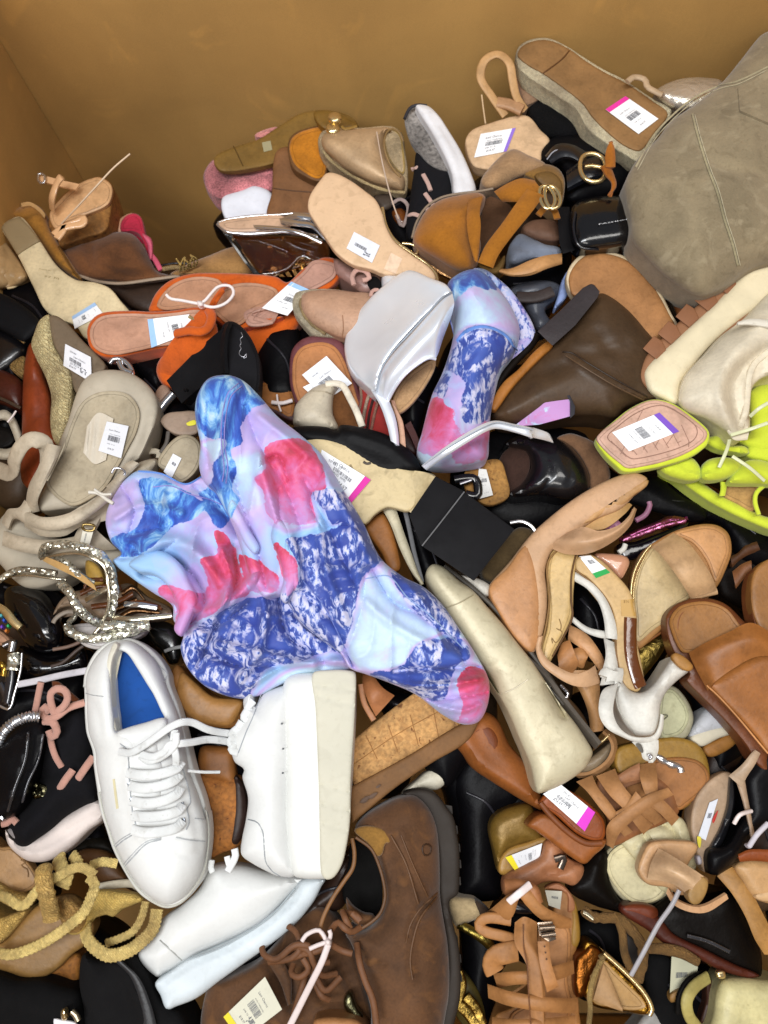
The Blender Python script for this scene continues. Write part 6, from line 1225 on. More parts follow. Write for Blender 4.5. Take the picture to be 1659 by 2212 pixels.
# white slingback
WS = LE('d6d3ca', rough=.45, wr=.1, grime=.15)
t = T('white_slingback_heel', 'white leather slingback heel standing with beige outsole and green striped sticker', 'shoe')
t.puff('outsole', LE('bf9f6e', rough=.45, wr=.06), 'I 640,650 660,620 720,610 790,650 860,720 920,790 950,860 965,940 960,1040 985,1160 1005,1290 J 990,150 970,175 920,160 880,120 860,20 I 850,1130 850,1000 830,900 780,820 700,730 650,700', h=3.8, b=.3, r=7, th=1.2)
so = t.parts[0]
t.tag('I 690,625 815,715 830,725 740,740,.0 ', on=so, off=.2, lines=False) if False else t.tag('I 660,620 720,614 825,705 750,735', on=so, off=.12, stripe='1f9d49', side='B', style=2, sw=.22, lines=False)
t.sheet('size_sticker', mat('paper', 'b8914e', rough=.4), ['I 880,850 950,845', 'I 885,935 960,935'], on=so, off=.05, th=.02)
t.writing('5½', 'I 895,865', 'I 925,865', .8, mat('paper', '7b5a2a'), on=so, off=.1)
t.tube('brown_shank', PA('5d3110', rough=.1), 'I 932,945 930,1040 935,1140 960,1240 985,1310', 13, 3, on=so, off=.05)
t.tube('edge_line', LE('7c5a32'), 'I 640,690 760,790 830,900 850,1030 860,1150 880,1260 J 900,140', 2, h=4.0)
t.puff('heel_tip', LE('a5763c'), 'I 1150,1150 1165,1130 1200,1140 1240,1170 1265,1205 1250,1225 1215,1220 1175,1190', h=5.2, b=.25, r=10, th=.6)
t.puff('heel_counter', WS, 'J 1150,-12* 1243,66* 1165,128 1112,190 1090,250 1086,320 1070,392 1040,412 960,410 900,350 852,240 850,150 880,112 930,166 990,178 1045,140 1100,66', h=3.8, b=1.5, r=30, th=3)
t.tube('counter_seam', LE('b1aea4'), 'J 850,180 870,270 930,360 960,405', 1.2, on=t.parts[-1], off=.06)
t.sheet('ankle_strap', WS, ['J 860,130,0 790,160,.6 765,230,1 770,310,1 810,370,1 880,410,1 960,440,1 1060,440,.6 1100,380,.4 1110,300,0', 'J 870,120,.2 850,200,1 840,270,1.2 850,320,1.2 880,370,1.2 930,405,1.2 990,415,1.2 1050,405,.8 1080,360,.6 1090,290,0'], h=4.6, th=.35, b=.2, n=50)
t.sheet('strap_tab', WS, ['J 940,440 985,490 1000,530 1050,550', 'J 1080,430 1080,480 1070,520 1052,550'], h=5.2, th=.4, b=.3)
t.puff('buckle_hole', mat('rubber', '59544c'), 'J 960,450 985,450 1000,485 995,500 975,480', h=5.75, b=.03, r=4, th=.05, step=4)
t.tube('rivet', CHROME, 'J 1020,510 1035,508 1045,520 1030,530', 3, h=5.9)
t.tube('tie', CHROME, 'J 1070,515 1110,540 1150,560 1190,570 1200,600', 5, h=4.6, bead=.5, beadn=6); t.tube('tie', GOLD, 'J 1190,575 1203,600', 3, h=4.7)
t.sheet('side_strap', WS, ['I 640,700,0 720,750,.6 800,840,1 850,960,1 865,1060,.6', 'I 635,750,0 700,790,.6 760,860,1 790,950,1 800,1050,.6'], h=3.4, th=.35, b=.3)
t.sheet('instep_strap', WS, ['I 620,930,0 700,990,.4 770,1010,.6 850,1020,.2', 'I 620,965,0 690,1020,.4 770,1050,.6 850,1055,.2'], h=3.2, th=.35, b=.2)
t.sheet('heel_side', WS, ['I 790,1050,0 800,1150,.8 770,1260,1 J 790,60,1 770,140,.8', 'I 860,1080,0 865,1180,.8 870,1290,1 J 880,60,1 870,130,.8'], h=3.2, th=.35, b=.4)
t = T('blush_heel_sandal', 'blush patent heel tip showing behind the white slingback', 'sandal')
t.puff('toe', PA('c28d6f', rough=.2), 'I 740,610 830,605 910,620 928,650 910,700 880,740 820,690', h=2, b=.6, r=16, th=1.5)
t.tube('strap', WS, 'I 870,600 895,580 905,555', 6, 4, h=1)
t = T('mint_insole_mule', 'cream mule with pale mint insole behind the white slingback heel', 'shoe')
t.puff('sole', LE('a39e84'), 'J 1090,160 1160,145 1220,200 1260,280 1262,340 1220,420 1090,430 1080,300', h=0, b=.4, r=8, th=2)
t.puff('insole', LE('b9b894', rough=.5, wr=.06), 'J 1095,180 1150,160 1205,210 1240,280 1235,340 1190,400 1095,410', h=.4, b=.2, r=10, th=.5)
t.tube('logo', LE('6f6f5c'), 'J 1105,295 1130,300 1110,320', 1.2, h=.75, step=3)
t = T('white_toe_sneaker', 'white canvas sneaker toe beneath the brown slide', 'sneaker')
t.puff('upper', mat('fabric', 'c2c4c9'), 'J 1240,400 1270,340 1330,260 1400,250 1500,310 1500,360 1380,390 1250,420', h=-.6, b=1.3, r=30, th=3)
t.puff('toe_cap', mat('rubber', 'c9c1ab'), 'J 1245,420 1300,380 1400,350 1500,350 1510,380 1400,420 1300,465', h=-.2, b=.5, r=12, th=2)
t.puff('tan_sole', LE('9c6a30'), 'J 1310,470 1400,420 1500,380 1530,400 1450,480 1350,520', h=-.8, b=.4, r=10, th=2)
# brown slides
BS = LE('98602f', rough=.4, wr=.14); BI = LE('936535', rough=.42, wr=.08)
t = T('brown_slide', 'saddle brown leather slide with padded footbed and wide glossy strap', 'sandal', 'saddle brown slides at the right edge')
t.puff('sole', LE('6b3c20', rough=.4), 'I 1115,980 1120,930 1160,880 1230,848 1320,840 1400,855 1460,890 1530,960 1659,1050 1760,1120 1760,1400 J 1659,520 1659,600 1600,560 1540,460 1420,320 1300,200 1220,110 I 1240,1240 1170,1150 1130,1060', h=3.0, b=.6, r=10, th=2.4)
t.puff('footbed', BI, 'I 1140,980 1150,930 1190,885 1260,862 1330,858 1400,875 1450,905 1500,970 1560,1060 1400,1150 1260,1130 1200,1120', h=4.0, b=-.2, r=30, th=.6)
t.tube('footbed_rim', LE('7c4a26'), 'I 1200,1110 1180,1020 1190,940 1240,890 1320,875 1400,890 1450,920 1490,960', 3, h=3.7)
t.sheet('strap', BS, ['I 1240,1130,0 1320,1080,1 1450,1020,1.8 1560,970,2 1640,1000,1.6 1740,1080,1', 'I 1260,1180,.5 1330,1140,1.8 1460,1080,2.6 1600,1060,2.8 1740,1120,2', 'I 1340,1330,0 1370,1290,1.4 1480,1210,2.2 1600,1150,2.4 1740,1150,2'], h=4.2, th=.4, b=0, m=8)
t.puff('toe_bed', BS, 'J 1340,130 1400,90 1500,30 1659,-60 1760,-100 1760,500 1659,500 1600,420 1500,310 1400,210', h=4.2, b=.6, r=30, th=1)
t.tube('toe_seam', LE('c58a55'), 'J 1335,140 1400,200 1500,310 1600,430 1659,500', 1.8, h=4.7)
t = T('brown_slide', 'saddle brown slide with plain flat leather footbed cropped by the right edge', 'sandal', 'saddle brown slides at the right edge')
t.puff('sole', BI, 'I 1568,760 1590,690 1640,645 1720,620 1800,640 1800,1200 1700,1140 1650,1090 1600,980 1570,880', h=4.6, b=.3, r=9, th=1.8)
t.puff('edge', LE('7c4726'), 'I 1562,760 1585,685 1600,690 1580,770 1585,880 1612,980 1660,1085 1640,1090 1590,990 1565,880', h=4.3, b=.3, r=5, th=1.8)
t = T('dark_strap_sandal', 'brown strap curling in shadow between nude slide and brown slides', 'sandal')
t.sheet('strap', LE('7d5030'), ['I 1470,700,0 1520,660,.6 1570,640,.8', 'I 1490,790,0 1530,740,.6 1575,700,.8'], h=0, th=.3, b=.3)
t.sheet('strap', LE('55341f'), ['I 1460,620 1500,600 1540,560 1600,540', 'I 1470,680 1510,640 1560,610 1620,590'], h=-1.6, th=.3, b=.3)
t.tube('plastic_tie', PLAST, 'I 1570,850 1552,900 1545,965', 3, h=1)
t.puff('body', LE('211812'), 'I 1380,700 1480,560 1600,500 1700,520 1700,700 1560,900 1480,880 1400,820', h=-3.6, b=1, r=40, th=3)
# tan mule w pink label
TN = LE('8f5325', rough=.45, wr=.2)
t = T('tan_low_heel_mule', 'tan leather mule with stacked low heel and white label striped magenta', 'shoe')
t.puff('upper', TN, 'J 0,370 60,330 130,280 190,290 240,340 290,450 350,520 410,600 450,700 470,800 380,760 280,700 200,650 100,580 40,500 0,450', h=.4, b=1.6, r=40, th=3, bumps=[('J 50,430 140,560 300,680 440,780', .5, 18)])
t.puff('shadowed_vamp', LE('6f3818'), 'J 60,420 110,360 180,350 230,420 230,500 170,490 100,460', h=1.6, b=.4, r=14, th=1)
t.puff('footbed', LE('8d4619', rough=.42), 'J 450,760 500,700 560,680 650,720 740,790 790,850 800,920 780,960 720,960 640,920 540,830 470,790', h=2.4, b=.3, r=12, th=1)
fb = t.parts[2]
t.puff('heel', TN, 'J 385,880 450,820 520,830 620,910 700,960 800,950 795,990 740,1040 690,1085 620,1050 500,960 430,910', h=1.9, b=.7, r=14, th=4)
t.tube('rand', LE('77401a'), 'J 455,760 520,840 620,930 700,975 780,975', 6, 5, h=2.6)
t.tag('J 465,705 570,665 745,810 690,912', h=3.15, stripe='d536c4', side='R', style=1, sw=.17) if False else t.tag('J 470,715 690,912 745,812 560,662', h=3.1, stripe='d536c4', side='R', style=1, sw=.2)
# woven sandal
WV = LE('a8784b', rough=.58, wr=.2)
t = T('woven_strap_sandal', 'tan sandal with basket woven straps and mustard edged round footbed', 'sandal')
t.puff('platform', LE('9a7530', rough=.45), 'J 860,480 960,440 1080,420 1180,415 1270,440 1320,490 1345,560 1350,640 1320,700 1260,760 1190,800 1100,760 950,650 860,600', h=.4, b=.4, r=10, th=3)
t.puff('footbed', LE('a06b3b', rough=.5), 'J 1000,560 1090,530 1200,520 1290,540 1340,590 1348,650 1310,710 1250,760 1185,800 1120,740 1040,680', h=.9, b=.2, r=12, th=.5)
t.puff('mesh_base', LE('8f5c36', rough=.55), 'J 760,640 900,600 1040,600 1150,680 1190,800 1150,850 1000,920 850,990 800,980 810,860 760,760', h=.8, b=.4, r=14, th=1)
for i, (a_, b_) in enumerate((('J 645,650,0 700,700,1 770,790,1.6 820,850,1.6 900,940,.8', 'J 730,615,0 760,680,1 830,770,1.6 870,830,1.6 945,915,.8'), ('J 750,620,0 820,720,1.4 900,800,1.8 960,880,1.6 1000,930,.6', 'J 850,580,0 880,650,1.4 950,740,1.8 1010,810,1.6 1050,880,.6'),
                              ('J 910,680,0 940,760,1.8 1000,830,1.8 1060,880,.6', 'J 1000,650,0 1010,720,1.8 1060,790,1.8 1110,850,.6'),
                              ('J 975,560,0 985,640,1.6 1010,720,1.6', 'J 1065,545,0 1075,640,1.6 1075,710,1.6'))):
    t.sheet('woven_strap', WV, [a_, b_], h=1.2+.1*i, th=.3, b=.2)
for i, (a_, b_) in enumerate((('J 805,980,0 810,880,1.6 900,800,2 1020,720,2.4 1130,680,1.8', 'J 840,1005,0 870,930,1.6 950,850,2 1060,770,2.4 1160,720,1.6'), ('J 830,820,1 900,780,1.6 960,700,2', 'J 860,860,1 930,830,1.6 1010,760,2'), ('J 1040,780,1.6 1100,830,1.4 1150,885,.6', 'J 1100,740,1.6 1150,790,1.4 1190,840,.6'))):
    t.sheet('woven_strap', WV, [a_, b_], h=1.5+.12*i, th=.3, b=.2)
t.sheet('side_strap', LE('9a6a48'), ['J 860,620 920,580 980,550', 'J 880,670 930,650 985,640'], h=2, th=.3, b=.2)
# cream woven mule + beige flare heel
CW = LE('d5cba3', rough=.45, wr=.2)
t = T('cream_padded_mule', 'cream padded leather mule with square toe under the woven tan sandal', 'shoe')
t.puff('rim', LE('b3a989'), 'J 785,1080 800,1020 870,960 960,910 1080,860 1180,830 1230,900 1260,1000 1280,1100 1150,1240 1060,1290 980,1308 900,1280 840,1220 800,1150', h=-.8, b=.5, r=10, th=3)
t.puff('insole', CW, 'J 805,1080 830,1020 900,980 980,1040 1060,1100 1120,1200 1080,1270 980,1295 910,1265 850,1200 815,1140', h=.05, b=-.2, r=24, th=.5)
t.puff('padded_strap', CW, 'J 880,960 980,900 1100,860 1190,835 1240,900 1270,1010 1270,1090 1140,1240 1060,1190 980,1090 920,1020', h=.2, b=1.0, r=30, th=1, bumps=[('J 990,905 1040,990 1100,1060', -.7, 7), ('J 1080,865 1160,910 1170,960', -.6, 7), ('J 960,1000 1000,960', -.3, 6)])
t = T('beige_flared_heel_shoe', 'nude patent shoe with flared heel pointing at lower right above the cream mule', 'shoe')
BH = LE('cba882', rough=.3, wr=.08)
t.puff('seat', LE('bd946a', rough=.35), 'J 970,1120 990,1040 1030,975 1090,960 1180,960 1270,970 1290,1000 1240,1080 1230,1110 1340,1160 1330,1200 1200,1250 1130,1210 1020,1190', h=3, b=.4, r=10, th=1.5)
t.sheet('flared_heel', BH, ['J 1020,1165,0 1120,1180,1 1190,1210,1.6 1240,1260,1.6', 'J 1040,1080,.6 1120,1110,2.4 1200,1150,3 1270,1200,3', 'J 1080,1000,0 1150,1040,1.4 1230,1090,2 1320,1150,2.4'], h=3.6, th=.5, m=10)
t.puff('heel_tip', LE('9e7a46', rough=.5), 'J 1235,1240 1260,1180 1300,1150 1340,1170 1335,1230 1300,1290 1265,1300 1240,1275', h=6.0, b=.2, r=8, th=1.2)
t.sheet('slingback_strap', LE('c79c74', rough=.35), ['J 1130,1210,0 1170,1270,.6 1260,1310,1 M 1330,700,1 1440,640,.6', 'J 1120,1240,0 1160,1300,.4 1250,1340,.8 M 1340,735,.8 1450,665,.4'], h=2.2, th=.3)
# black nude flats right
t = T('black_nude_flat', 'black snake leather flat with nude insole and clear label near the right edge', 'shoe')
t.puff('nude_lining', LE('a98e73', rough=.45), 'J 1250,900 1265,760 1330,660 1420,600 1470,610 1460,720 1430,860 1380,980 1330,1130 1290,1060', h=1.2, b=.3, r=8, th=2)
t.puff('outer', PA('1c1c20', rough=.3), 'J 1455,620 1480,640 1485,760 1450,900 1400,1000 1340,1020 1400,900 1440,780', h=1.6, b=.6, r=12, th=3)
t.tag('J 1350,760 1395,740 1330,960 1290,940', on=t.parts[0], off=.2, hue='cfd2da', lines=False)
t.puff('red_sticker', mat('paper', 'b02a20'), 'J 1365,850 1395,800 1385,840 1370,870', h=1.9, b=.03, r=3, th=.05, step=3)
t.puff('yellow_sticker', mat('paper', 'd8c93a'), 'J 1285,940 1305,945 1300,1000 1290,990', h=1.8, b=.03, r=3, th=.05, step=3)
t = T('black_snake_heel', 'black crinkled leather shoe with pale nude lining strap at lower right edge', 'shoe')
t.puff('body', LE('18171a', rough=.35, sc=70, bmp=1), 'J 1530,620 1580,540 1620,480 1760,460 1760,900 1659,900 1560,960 1540,1000 1480,1080 1400,1140 1340,1130 1340,1010 1440,980 1500,880 1540,800', h=2, b=1.4, r=36, th=3)
t.sheet('nude_lining', LE('b39a80', rough=.45), ['J 1450,620,0 1520,560,.6 1570,500,.8 1590,480,.6', 'J 1520,680,0 1550,620,.6 1590,560,.8 1620,500,.6'], h=3.4, th=.4, b=.2)
t.sheet('nude_lining', LE('a98f76', rough=.45), ['J 1480,620 1520,740 1550,860 1570,960', 'J 1530,600 1550,720 1575,850 1590,940'], h=3.2, th=.4, b=.2)
t.tube('plastic_tie', PLAST, 'J 1570,805,0 1510,825,1 1480,870,.6', 4, h=4); t.tube('plastic_tie', mat('rubber', 'c9c4cc'), 'J 1659,870,1 1600,930,1 1560,990,.4', 5, h=4.2)
t.puff('tie_bead', mat('rubber', 'c9c4cc'), 'J 1545,985 1565,975 1578,990 1560,1005', h=4.4, b=.4, r=6, th=.5, step=4)
t.puff('white_knot', mat('rubber', 'a9a5ad'), 'J 1280,1045 1300,1040 1310,1080 1290,1090', h=3, b=.4, r=6, th=.5, step=4)
t = T('gold_platform_sandal', 'antique gold platform sandal with yellow striped label below the tan mule', 'sandal')
GP = mat('foil', '7f6428', rough=.42)
t.puff('platform', LE('80632b', rough=.35, met=.3), 'J 185,900 210,830 300,780 400,770 440,860 470,940 460,980 380,980 290,1020 250,1060 240,1140 210,1020', h=-1.4, b=1.4, r=36, th=4)
t.puff('sole_edge', LE('a0793a', rough=.4), 'J 235,1130 240,1060 290,1000 380,970 470,940 520,960 500,1000 420,1060 330,1120 270,1145', h=-.6, b=.4, r=8, th=2)
t.tag('J 465,975 450,1060 320,1118 270,1050', h=.4, stripe='e6d416', side='B', style=0, sw=.17, hue='dcdde0')
t.puff('upper', LE('a9714d', rough=.45), 'J 265,1150 380,1080 450,1040 480,960 560,960 600,1050 680,1090 685,1150 640,1200 560,1180 480,1180 400,1220 300,1260 260,1240', h=0, b=1.2, r=24, th=2, bumps=[('J 490,1130 560,1120 620,1060', -.6, 8)])
t.tube('buckle', mat('metal', '6b5f55'), 'J 530,1060 580,1050 560,1110', 7, 4, h=1.4)
# ------------------------------------------------------------------ bottom of the heap
t = T('raffia_sandal', 'gold woven raffia strappy sandal at lower left with scalloped straps', 'sandal', 'gold raffia sandals')
RA = mat('raffia', 'e0bb69', ws=220)
RF = mat('raffia', 'f0d086', ws=300, bmp=.6, met=.25, rough=.42)
t.puff('sole', LE('8d6a3a', rough=.45), 'K -60,780 0,900 100,790 200,700 330,650 420,700 500,800 460,900 380,960 300,1040 200,1090 100,1080 0,1040 -60,1000', h=-1.4, b=.5, r=16, th=2.5)
t.puff('rope_edge', RA, 'K -60,680 0,760 80,740 150,720 100,800 40,870 0,900 -60,900', h=-.6, b=.8, r=20, th=3)
t.puff('cork_heel', mat('cork', '9a6220'), 'K 220,1060 300,1000 380,950 430,960 430,1050 400,1140 330,1100 260,1080', h=-3, b=1, r=20, th=3)
for a_, r_ in (('K -20,950,0 60,960,1 160,930,2 260,880,3 360,810,4 440,740,4.4 480,660,4 500,590,3.4 470,550,3', 9), ('K -20,640,0 40,660,1 100,700,1.6 140,690,2 180,640,2.4 230,590,2.8 320,540,3 400,500,3.4 450,505,3.4 500,540,3', 8.5),
               ('K 310,440,1 320,490,2 350,540,2.6 330,600,2.4', 13), ('K 380,430,1 410,470,1.6 420,510,2', 10), ('K 450,800,0 460,870,1 510,930,1.8 580,965,2 680,940,2 760,880,1.6 810,820,1.2 830,720,.8', 11), ('K 560,900,0 620,880,.8 700,840,1.2 750,760,1 770,680,.6', 7), ('K 480,490,1.5 540,470,2 620,480,1.6', 8)):
    t.tube('raffia_strap', RF, a_, r_*.92, r_*.3, h=.6, bead=.3, beadn=30, step=3)
    t.tube('strap_lining', LE('a8814f'), a_, r_*.75, r_*.3, h=.25)
t.tube('raffia_tie', mat('raffia', 'e0b96c', ws=200), 'K 235,495,2 230,560,2.8 245,640,3 260,700,2.6 275,770,2', 14, 10, h=1.4, bead=.3, beadn=9)
t.puff('raffia_flap', mat('raffia', 'e8c66e', ws=240, bmp=.7), 'K 470,640 540,620 640,630 720,640 760,670 700,700 650,720 600,760 560,750 480,780 420,850 360,850 340,790 440,740', h=1.2, b=.7, r=20, th=1.2)
t.puff('cotton_patch', mat('raffia', 'cfa35c', ws=200), 'K 290,680 350,650 420,700 460,760 420,840 360,840 320,780', h=1.6, b=1.0, r=24, th=1.2)
t = T('raffia_sandal', 'gold raffia sandal with tan leather insole at the left edge of the bottom', 'sandal', 'gold raffia sandals')
t.puff('insole', LE('a78154', rough=.45), 'K -60,340 0,390 60,390 130,450 190,530 200,580 160,620 80,640 0,600 -60,560', h=-2, b=.3, r=12, th=2)
t.tube('script', LE('7f5f38'), 'K 110,460 140,470 110,490 145,510 150,550', 1.4, on=t.parts[0], off=.04)
t.puff('raffia_rim', RA, 'K -60,560 0,580 70,620 140,640 170,660 140,720 60,710 0,680 -60,660', h=-1.6, b=.8, r=16, th=2)
t = T('brown_leather_mule', 'brown leather shoe in shadow between white sneaker toe and raffia sandal', 'shoe')
t.puff('body', LE('5b3d22', rough=.45), 'K 400,430 460,400 580,420 640,500 720,600 740,640 640,600 560,600 500,560 450,490', h=-2, b=1, r=30, th=3)
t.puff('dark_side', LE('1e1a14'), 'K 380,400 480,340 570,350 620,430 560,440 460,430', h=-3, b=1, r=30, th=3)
t.tube('white_lining', LE('c9bfa8'), 'K 520,605 600,590 700,585 740,610', 8, 4, h=-.6)
t = T('black_velvet_boot', 'black suede boot with gold and crystal clasp in the bottom left corner', 'boot')
t.puff('body', SU('0d0c0e', var=.1), 'K -80,1080 0,1060 100,1090 230,1090 330,1120 420,1150 440,1230 460,1400 -80,1400', h=-.4, b=2, r=60, th=5)
t.puff('clasp', GOLD, 'K 320,1260 345,1245 355,1300 330,1310', h=2.2, b=.5, r=10, th=.5, step=4)
t.tube('crystal', mat('metal', 'a89a80'), 'K 380,1260 400,1280 415,1310', 6, h=1.8)
t.puff('white_tag', mat('paper', 'd5d5da'), 'K 285,1300 330,1305 400,1320 420,1360 300,1360', h=1.8, b=.1, r=5, th=.1)
t = T('black_chelsea_boot', 'smooth black boot shaft bending around the pale sneaker sole at the bottom', 'boot')
t.puff('body', SU('141315', var=.1), 'K 440,960 520,985 620,975 700,950 740,1000 790,1080 850,1200 900,1240 960,1270 1010,1400 480,1400 440,1230 420,1100', h=.2, b=1.6, r=50, th=5, bumps=[('K 600,990 680,1080 740,1220 770,1327', .5, 14)])
t.sheet('edge', LE('2b2b2d', rough=.4), ['K 600,990 690,1080 740,1220 760,1340', 'K 640,985 740,1090 800,1230 830,1340'], h=2.2, th=.4, b=.2)
# brown oxfords
OX = mat('suede', '583a22', rough=.7, wr=.5, ws2=34, scuff=.7, sfc='6d4826', var=.35, bmp=.6)
t = T('oxford_shoe', 'worn brown leather lace up shoe with lugged dark sole, opening facing left', 'shoe', 'worn brown leather oxfords')
t.puff('lug_sole', mat('rubber', '2f2822', rough=.7), 'L 970,110 1040,85 1110,90 1160,125 1200,180 1235,230 1255,320 1268,420 1268,540 1260,640 1215,680 1235,800 1262,900 1275,1050 1270,1200 1240,1327 1220,1420 1100,1420 1200,1100 1200,900 1160,640 1150,400 1100,240 1040,150', h=1.4, b=.5, r=10, th=4)
for i, (x, y) in enumerate(((1222, 195), (1250, 300), (1263, 395), (1268, 480), (1266, 570), (1250, 880), (1268, 980), (1272, 1080))):
    t.block('lug', mat('rubber', '29231e'), f'L {x-30},{y-28}* {x+8},{y-22}* {x+12},{y+24}* {x-30},{y+24}*', f'L {x-30},{y-26}* {x+5},{y-20}* {x+8},{y+22}* {x-30},{y+22}*', h=1.2, h2=-2, bev=.1)
t.puff('upper', OX, 'L 715,300 760,230 850,170 950,125 1030,120 1100,180 1145,280 1160,400 1165,560 1165,640 1185,780 1205,900 1215,1100 1200,1250 1140,1420 820,1420 800,1250 760,1100 720,960 690,890 668,850 780,820 835,770 865,700 872,640 855,540 825,430 770,360', h=2, b=2.6, r=75, th=4, bumps=[('L 900,320 980,480 1050,690', .3, 8), ('L 970,320 1020,480 1110,660', .3, 8), ('L 1150,640 1040,740 1000,860', -.35, 8), ('L 1100,720 1030,850 1010,1000 1020,1090', .4, 9), ('L 720,350 820,400 870,560 880,680 800,810', .6, 12), ('L 780,1000 820,1030 860,1010', .4, 8)])
up = t.parts[-1]
t.puff('suede_lining', SU('84602c'), 'L 712,305 760,280 850,290 910,330 930,380 880,370 860,430 830,440 790,380', h=4.2, b=.3, r=10, th=.5)
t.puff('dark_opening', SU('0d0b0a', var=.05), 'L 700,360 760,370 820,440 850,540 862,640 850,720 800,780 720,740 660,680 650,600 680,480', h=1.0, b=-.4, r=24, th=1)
t.tube('topline', LE('7c5530'), 'L 700,345 713,420 705,500 660,570 600,660 550,760 532,840 550,870', 4, 2.5, h=4.0)
t.tube('collar_edge', LE('5f3f22'), 'L 720,340 800,400 840,480 868,580 875,660 850,740 800,790 700,850', 3, 2, h=4.4)
LX = LE('6b452a', rough=.6)
for a_ in ('L 590,830,0 625,790,1 660,820,1.4 700,840,1 745,815,.4', 'L 660,740,0 720,750,1 750,790,1.2 700,740,1', 'L 580,900,0 650,940,1 700,955,1', 'L 725,900,0 740,1000,1 770,1100,1.2 810,1200,1.2 830,1327,1', 'L 650,730,.4 665,770,1.2 690,820,1'): t.tube('lace', LX, a_, 6, 4, h=4)
t.puff('tongue', OX, 'L 670,660 700,700 760,740 820,755 800,800 720,800 680,740', h=2.6, b=.5, r=14, th=.6)
for a_ in ('L 905,330 985,480 1050,690', 'L 960,330 1020,480 1100,655', 'L 1150,635 1060,720 1010,800 985,900', 'L 1145,660 1060,770 1020,900 1008,1000 1020,1090'): t.tube('stitched_seam', LE('5f4026'), a_, 1.6, on=up, off=.05, bead=.5, beadn=40)
t.tube('emblem', LE('35200f'), 'L 1075,385 1100,375 1118,395 1110,430 1085,435 1072,410', 1.8, on=up, off=0, closed=True)
t = T('oxford_shoe', 'worn brown lace up shoe with knotted laces and pale yellow edged paper tag', 'shoe', 'worn brown leather oxfords')
t.puff('body', OX, 'L -60,1120 60,1070 200,1000 300,900 400,780 520,700 600,740 700,880 740,1000 760,1100 800,1250 820,1420 -60,1420', h=-1.4, b=2, r=70, th=4, bumps=[('L 0,1100 150,1010 230,960', .6, 20), ('L 270,1010 340,1100 380,1230', -.8, 14), ('L 430,1060 420,1200 380,1300', .6, 12), ('L 480,1080 560,1200 640,1200', -.6, 14), ('L 640,1000 700,1150 760,1300', -.7, 16)])
up = t.parts[0]
for a_ in ('L 350,800,0 410,850,1.2 420,940,1.6 380,980,1.4', 'L 260,1000,0 340,990,1 440,960,1.6 520,940,2 600,900,2', 'L 220,900,0 235,960,.8 300,985,1.4 400,910,2 480,920,2 440,960,1.6', 'L 330,970,0 400,920,1.4 470,940,2 500,1010,1.8 540,1070,1.4 620,1060,.6', 'L 390,1010,.6 380,1060,1.2 420,1080,1.6 470,1040,1.8 440,980,1.8', 'L 480,1000,.8 500,1060,1.4 560,1150,1.2 640,1080,.6', 'L 560,880,.6 570,940,1.4 550,1000,1.6 580,1000,1.4', 'L 460,1040,.6 440,1120,1.2 400,1250,1 380,1327,.8', 'L 500,1100,.6 540,1180,.8 580,1200,.4'): t.tube('lace', LX, a_, 6, 4, h=1.2)
t.sheet('facing', OX, ['L 260,1010 320,1110 360,1230', 'L 340,1000 380,1090 380,1220'], h=1.2, th=.4, b=.4)
t = T('paper_tag', 'rounded cream price tag with yellow edge lying on brown shoes at the bottom', 'tag')
t.tag('L 240,1078 330,1250 110,1420 20,1290', h=2.4, stripe='d8c81e', side='B', style=3, hue='c9c7b4', sw=.12)
t = T('plastic_tie', 'long white plastic tie with round bead crossing the brown laces', 'tie')
t.tube('cord', mat('rubber', 'd2c3c0', rough=.35), 'L 575,905,1 540,1000,1 480,1120,.6 420,1240,.2 370,1340,0', 6, 3, h=4)
t.tube('cord', mat('rubber', 'd2c3c0', rough=.35), 'L 435,890 460,855 520,830 545,850 560,880', 4, 3, h=4.6); t.tube('cord', mat('rubber', 'd2c3c0', rough=.35), 'L 475,930 520,910 570,890 588,860 580,830', 4, 3, h=4.8)
t.puff('bead', mat('rubber', 'dccfcc', rough=.35), 'L 552,890 572,872 592,885 590,910 565,918', h=4.6, b=.8, r=9, th=.6, step=3)
t = T('nude_toe_shoe', 'light brown shoe toe cropped by the bottom edge beneath the oxfords', 'shoe')
t.puff('toe', LE('a8764a', rough=.45), 'L 500,1310 560,1290 640,1290 740,1310 800,1400 500,1420', h=2.4, b=.8, r=24, th=3)
t = T('silver_gold_sandal', 'small silvery olive sandal in the dark gap between the two oxfords', 'sandal')
t.puff('strap', mat('foil', '6d6a4f'), 'L 655,1200 690,1160 730,1250 760,1290 720,1310 670,1260', h=1.0, b=.4, r=12, th=1)
# fisherman sandal
FS = LE('a57242', rough=.55, wr=.2)
t = T('fisherman_sandal', 'tan leather caged sandal with pewter buckle standing at the bottom right of the oxford', 'sandal')
t.puff('sole', LE('9c6b3a', rough=.5), 'M 560,620 620,640 655,740 665,860 640,960 640,1100 660,1250 650,1420 200,1420 220,1280 300,1240 420,1150 470,1000 440,900 500,800', h=-.4, b=.3, r=10, th=2.5)
t.puff('footbed', LE('b98250', rough=.5), 'M 460,800 560,790 610,830 615,960 600,1100 620,1250 560,1400 300,1400 300,1280 420,1200 480,1060 440,900', h=.1, b=.2, r=12, th=.5)
t.puff('mustard_edge', LE('97702a', rough=.5), 'M 600,620 640,680 660,780 665,880 640,930 615,900 620,760', h=-.3, b=.3, r=8, th=2.4)
t.sheet('t_bar', FS, ['M 320,790,1.6 320,900,2 380,1010,2.4 390,1130,2.4 400,1250,2.2 400,1400,2', 'M 370,760,1.9 375,870,2.4 440,990,2.7 460,1130,2.8 470,1250,2.6 480,1400,2.4', 'M 440,790,1.6 440,900,2 475,1000,2.4 480,1130,2.5 480,1250,2.3 490,1400,2'], h=1.5, th=.35, m=6)
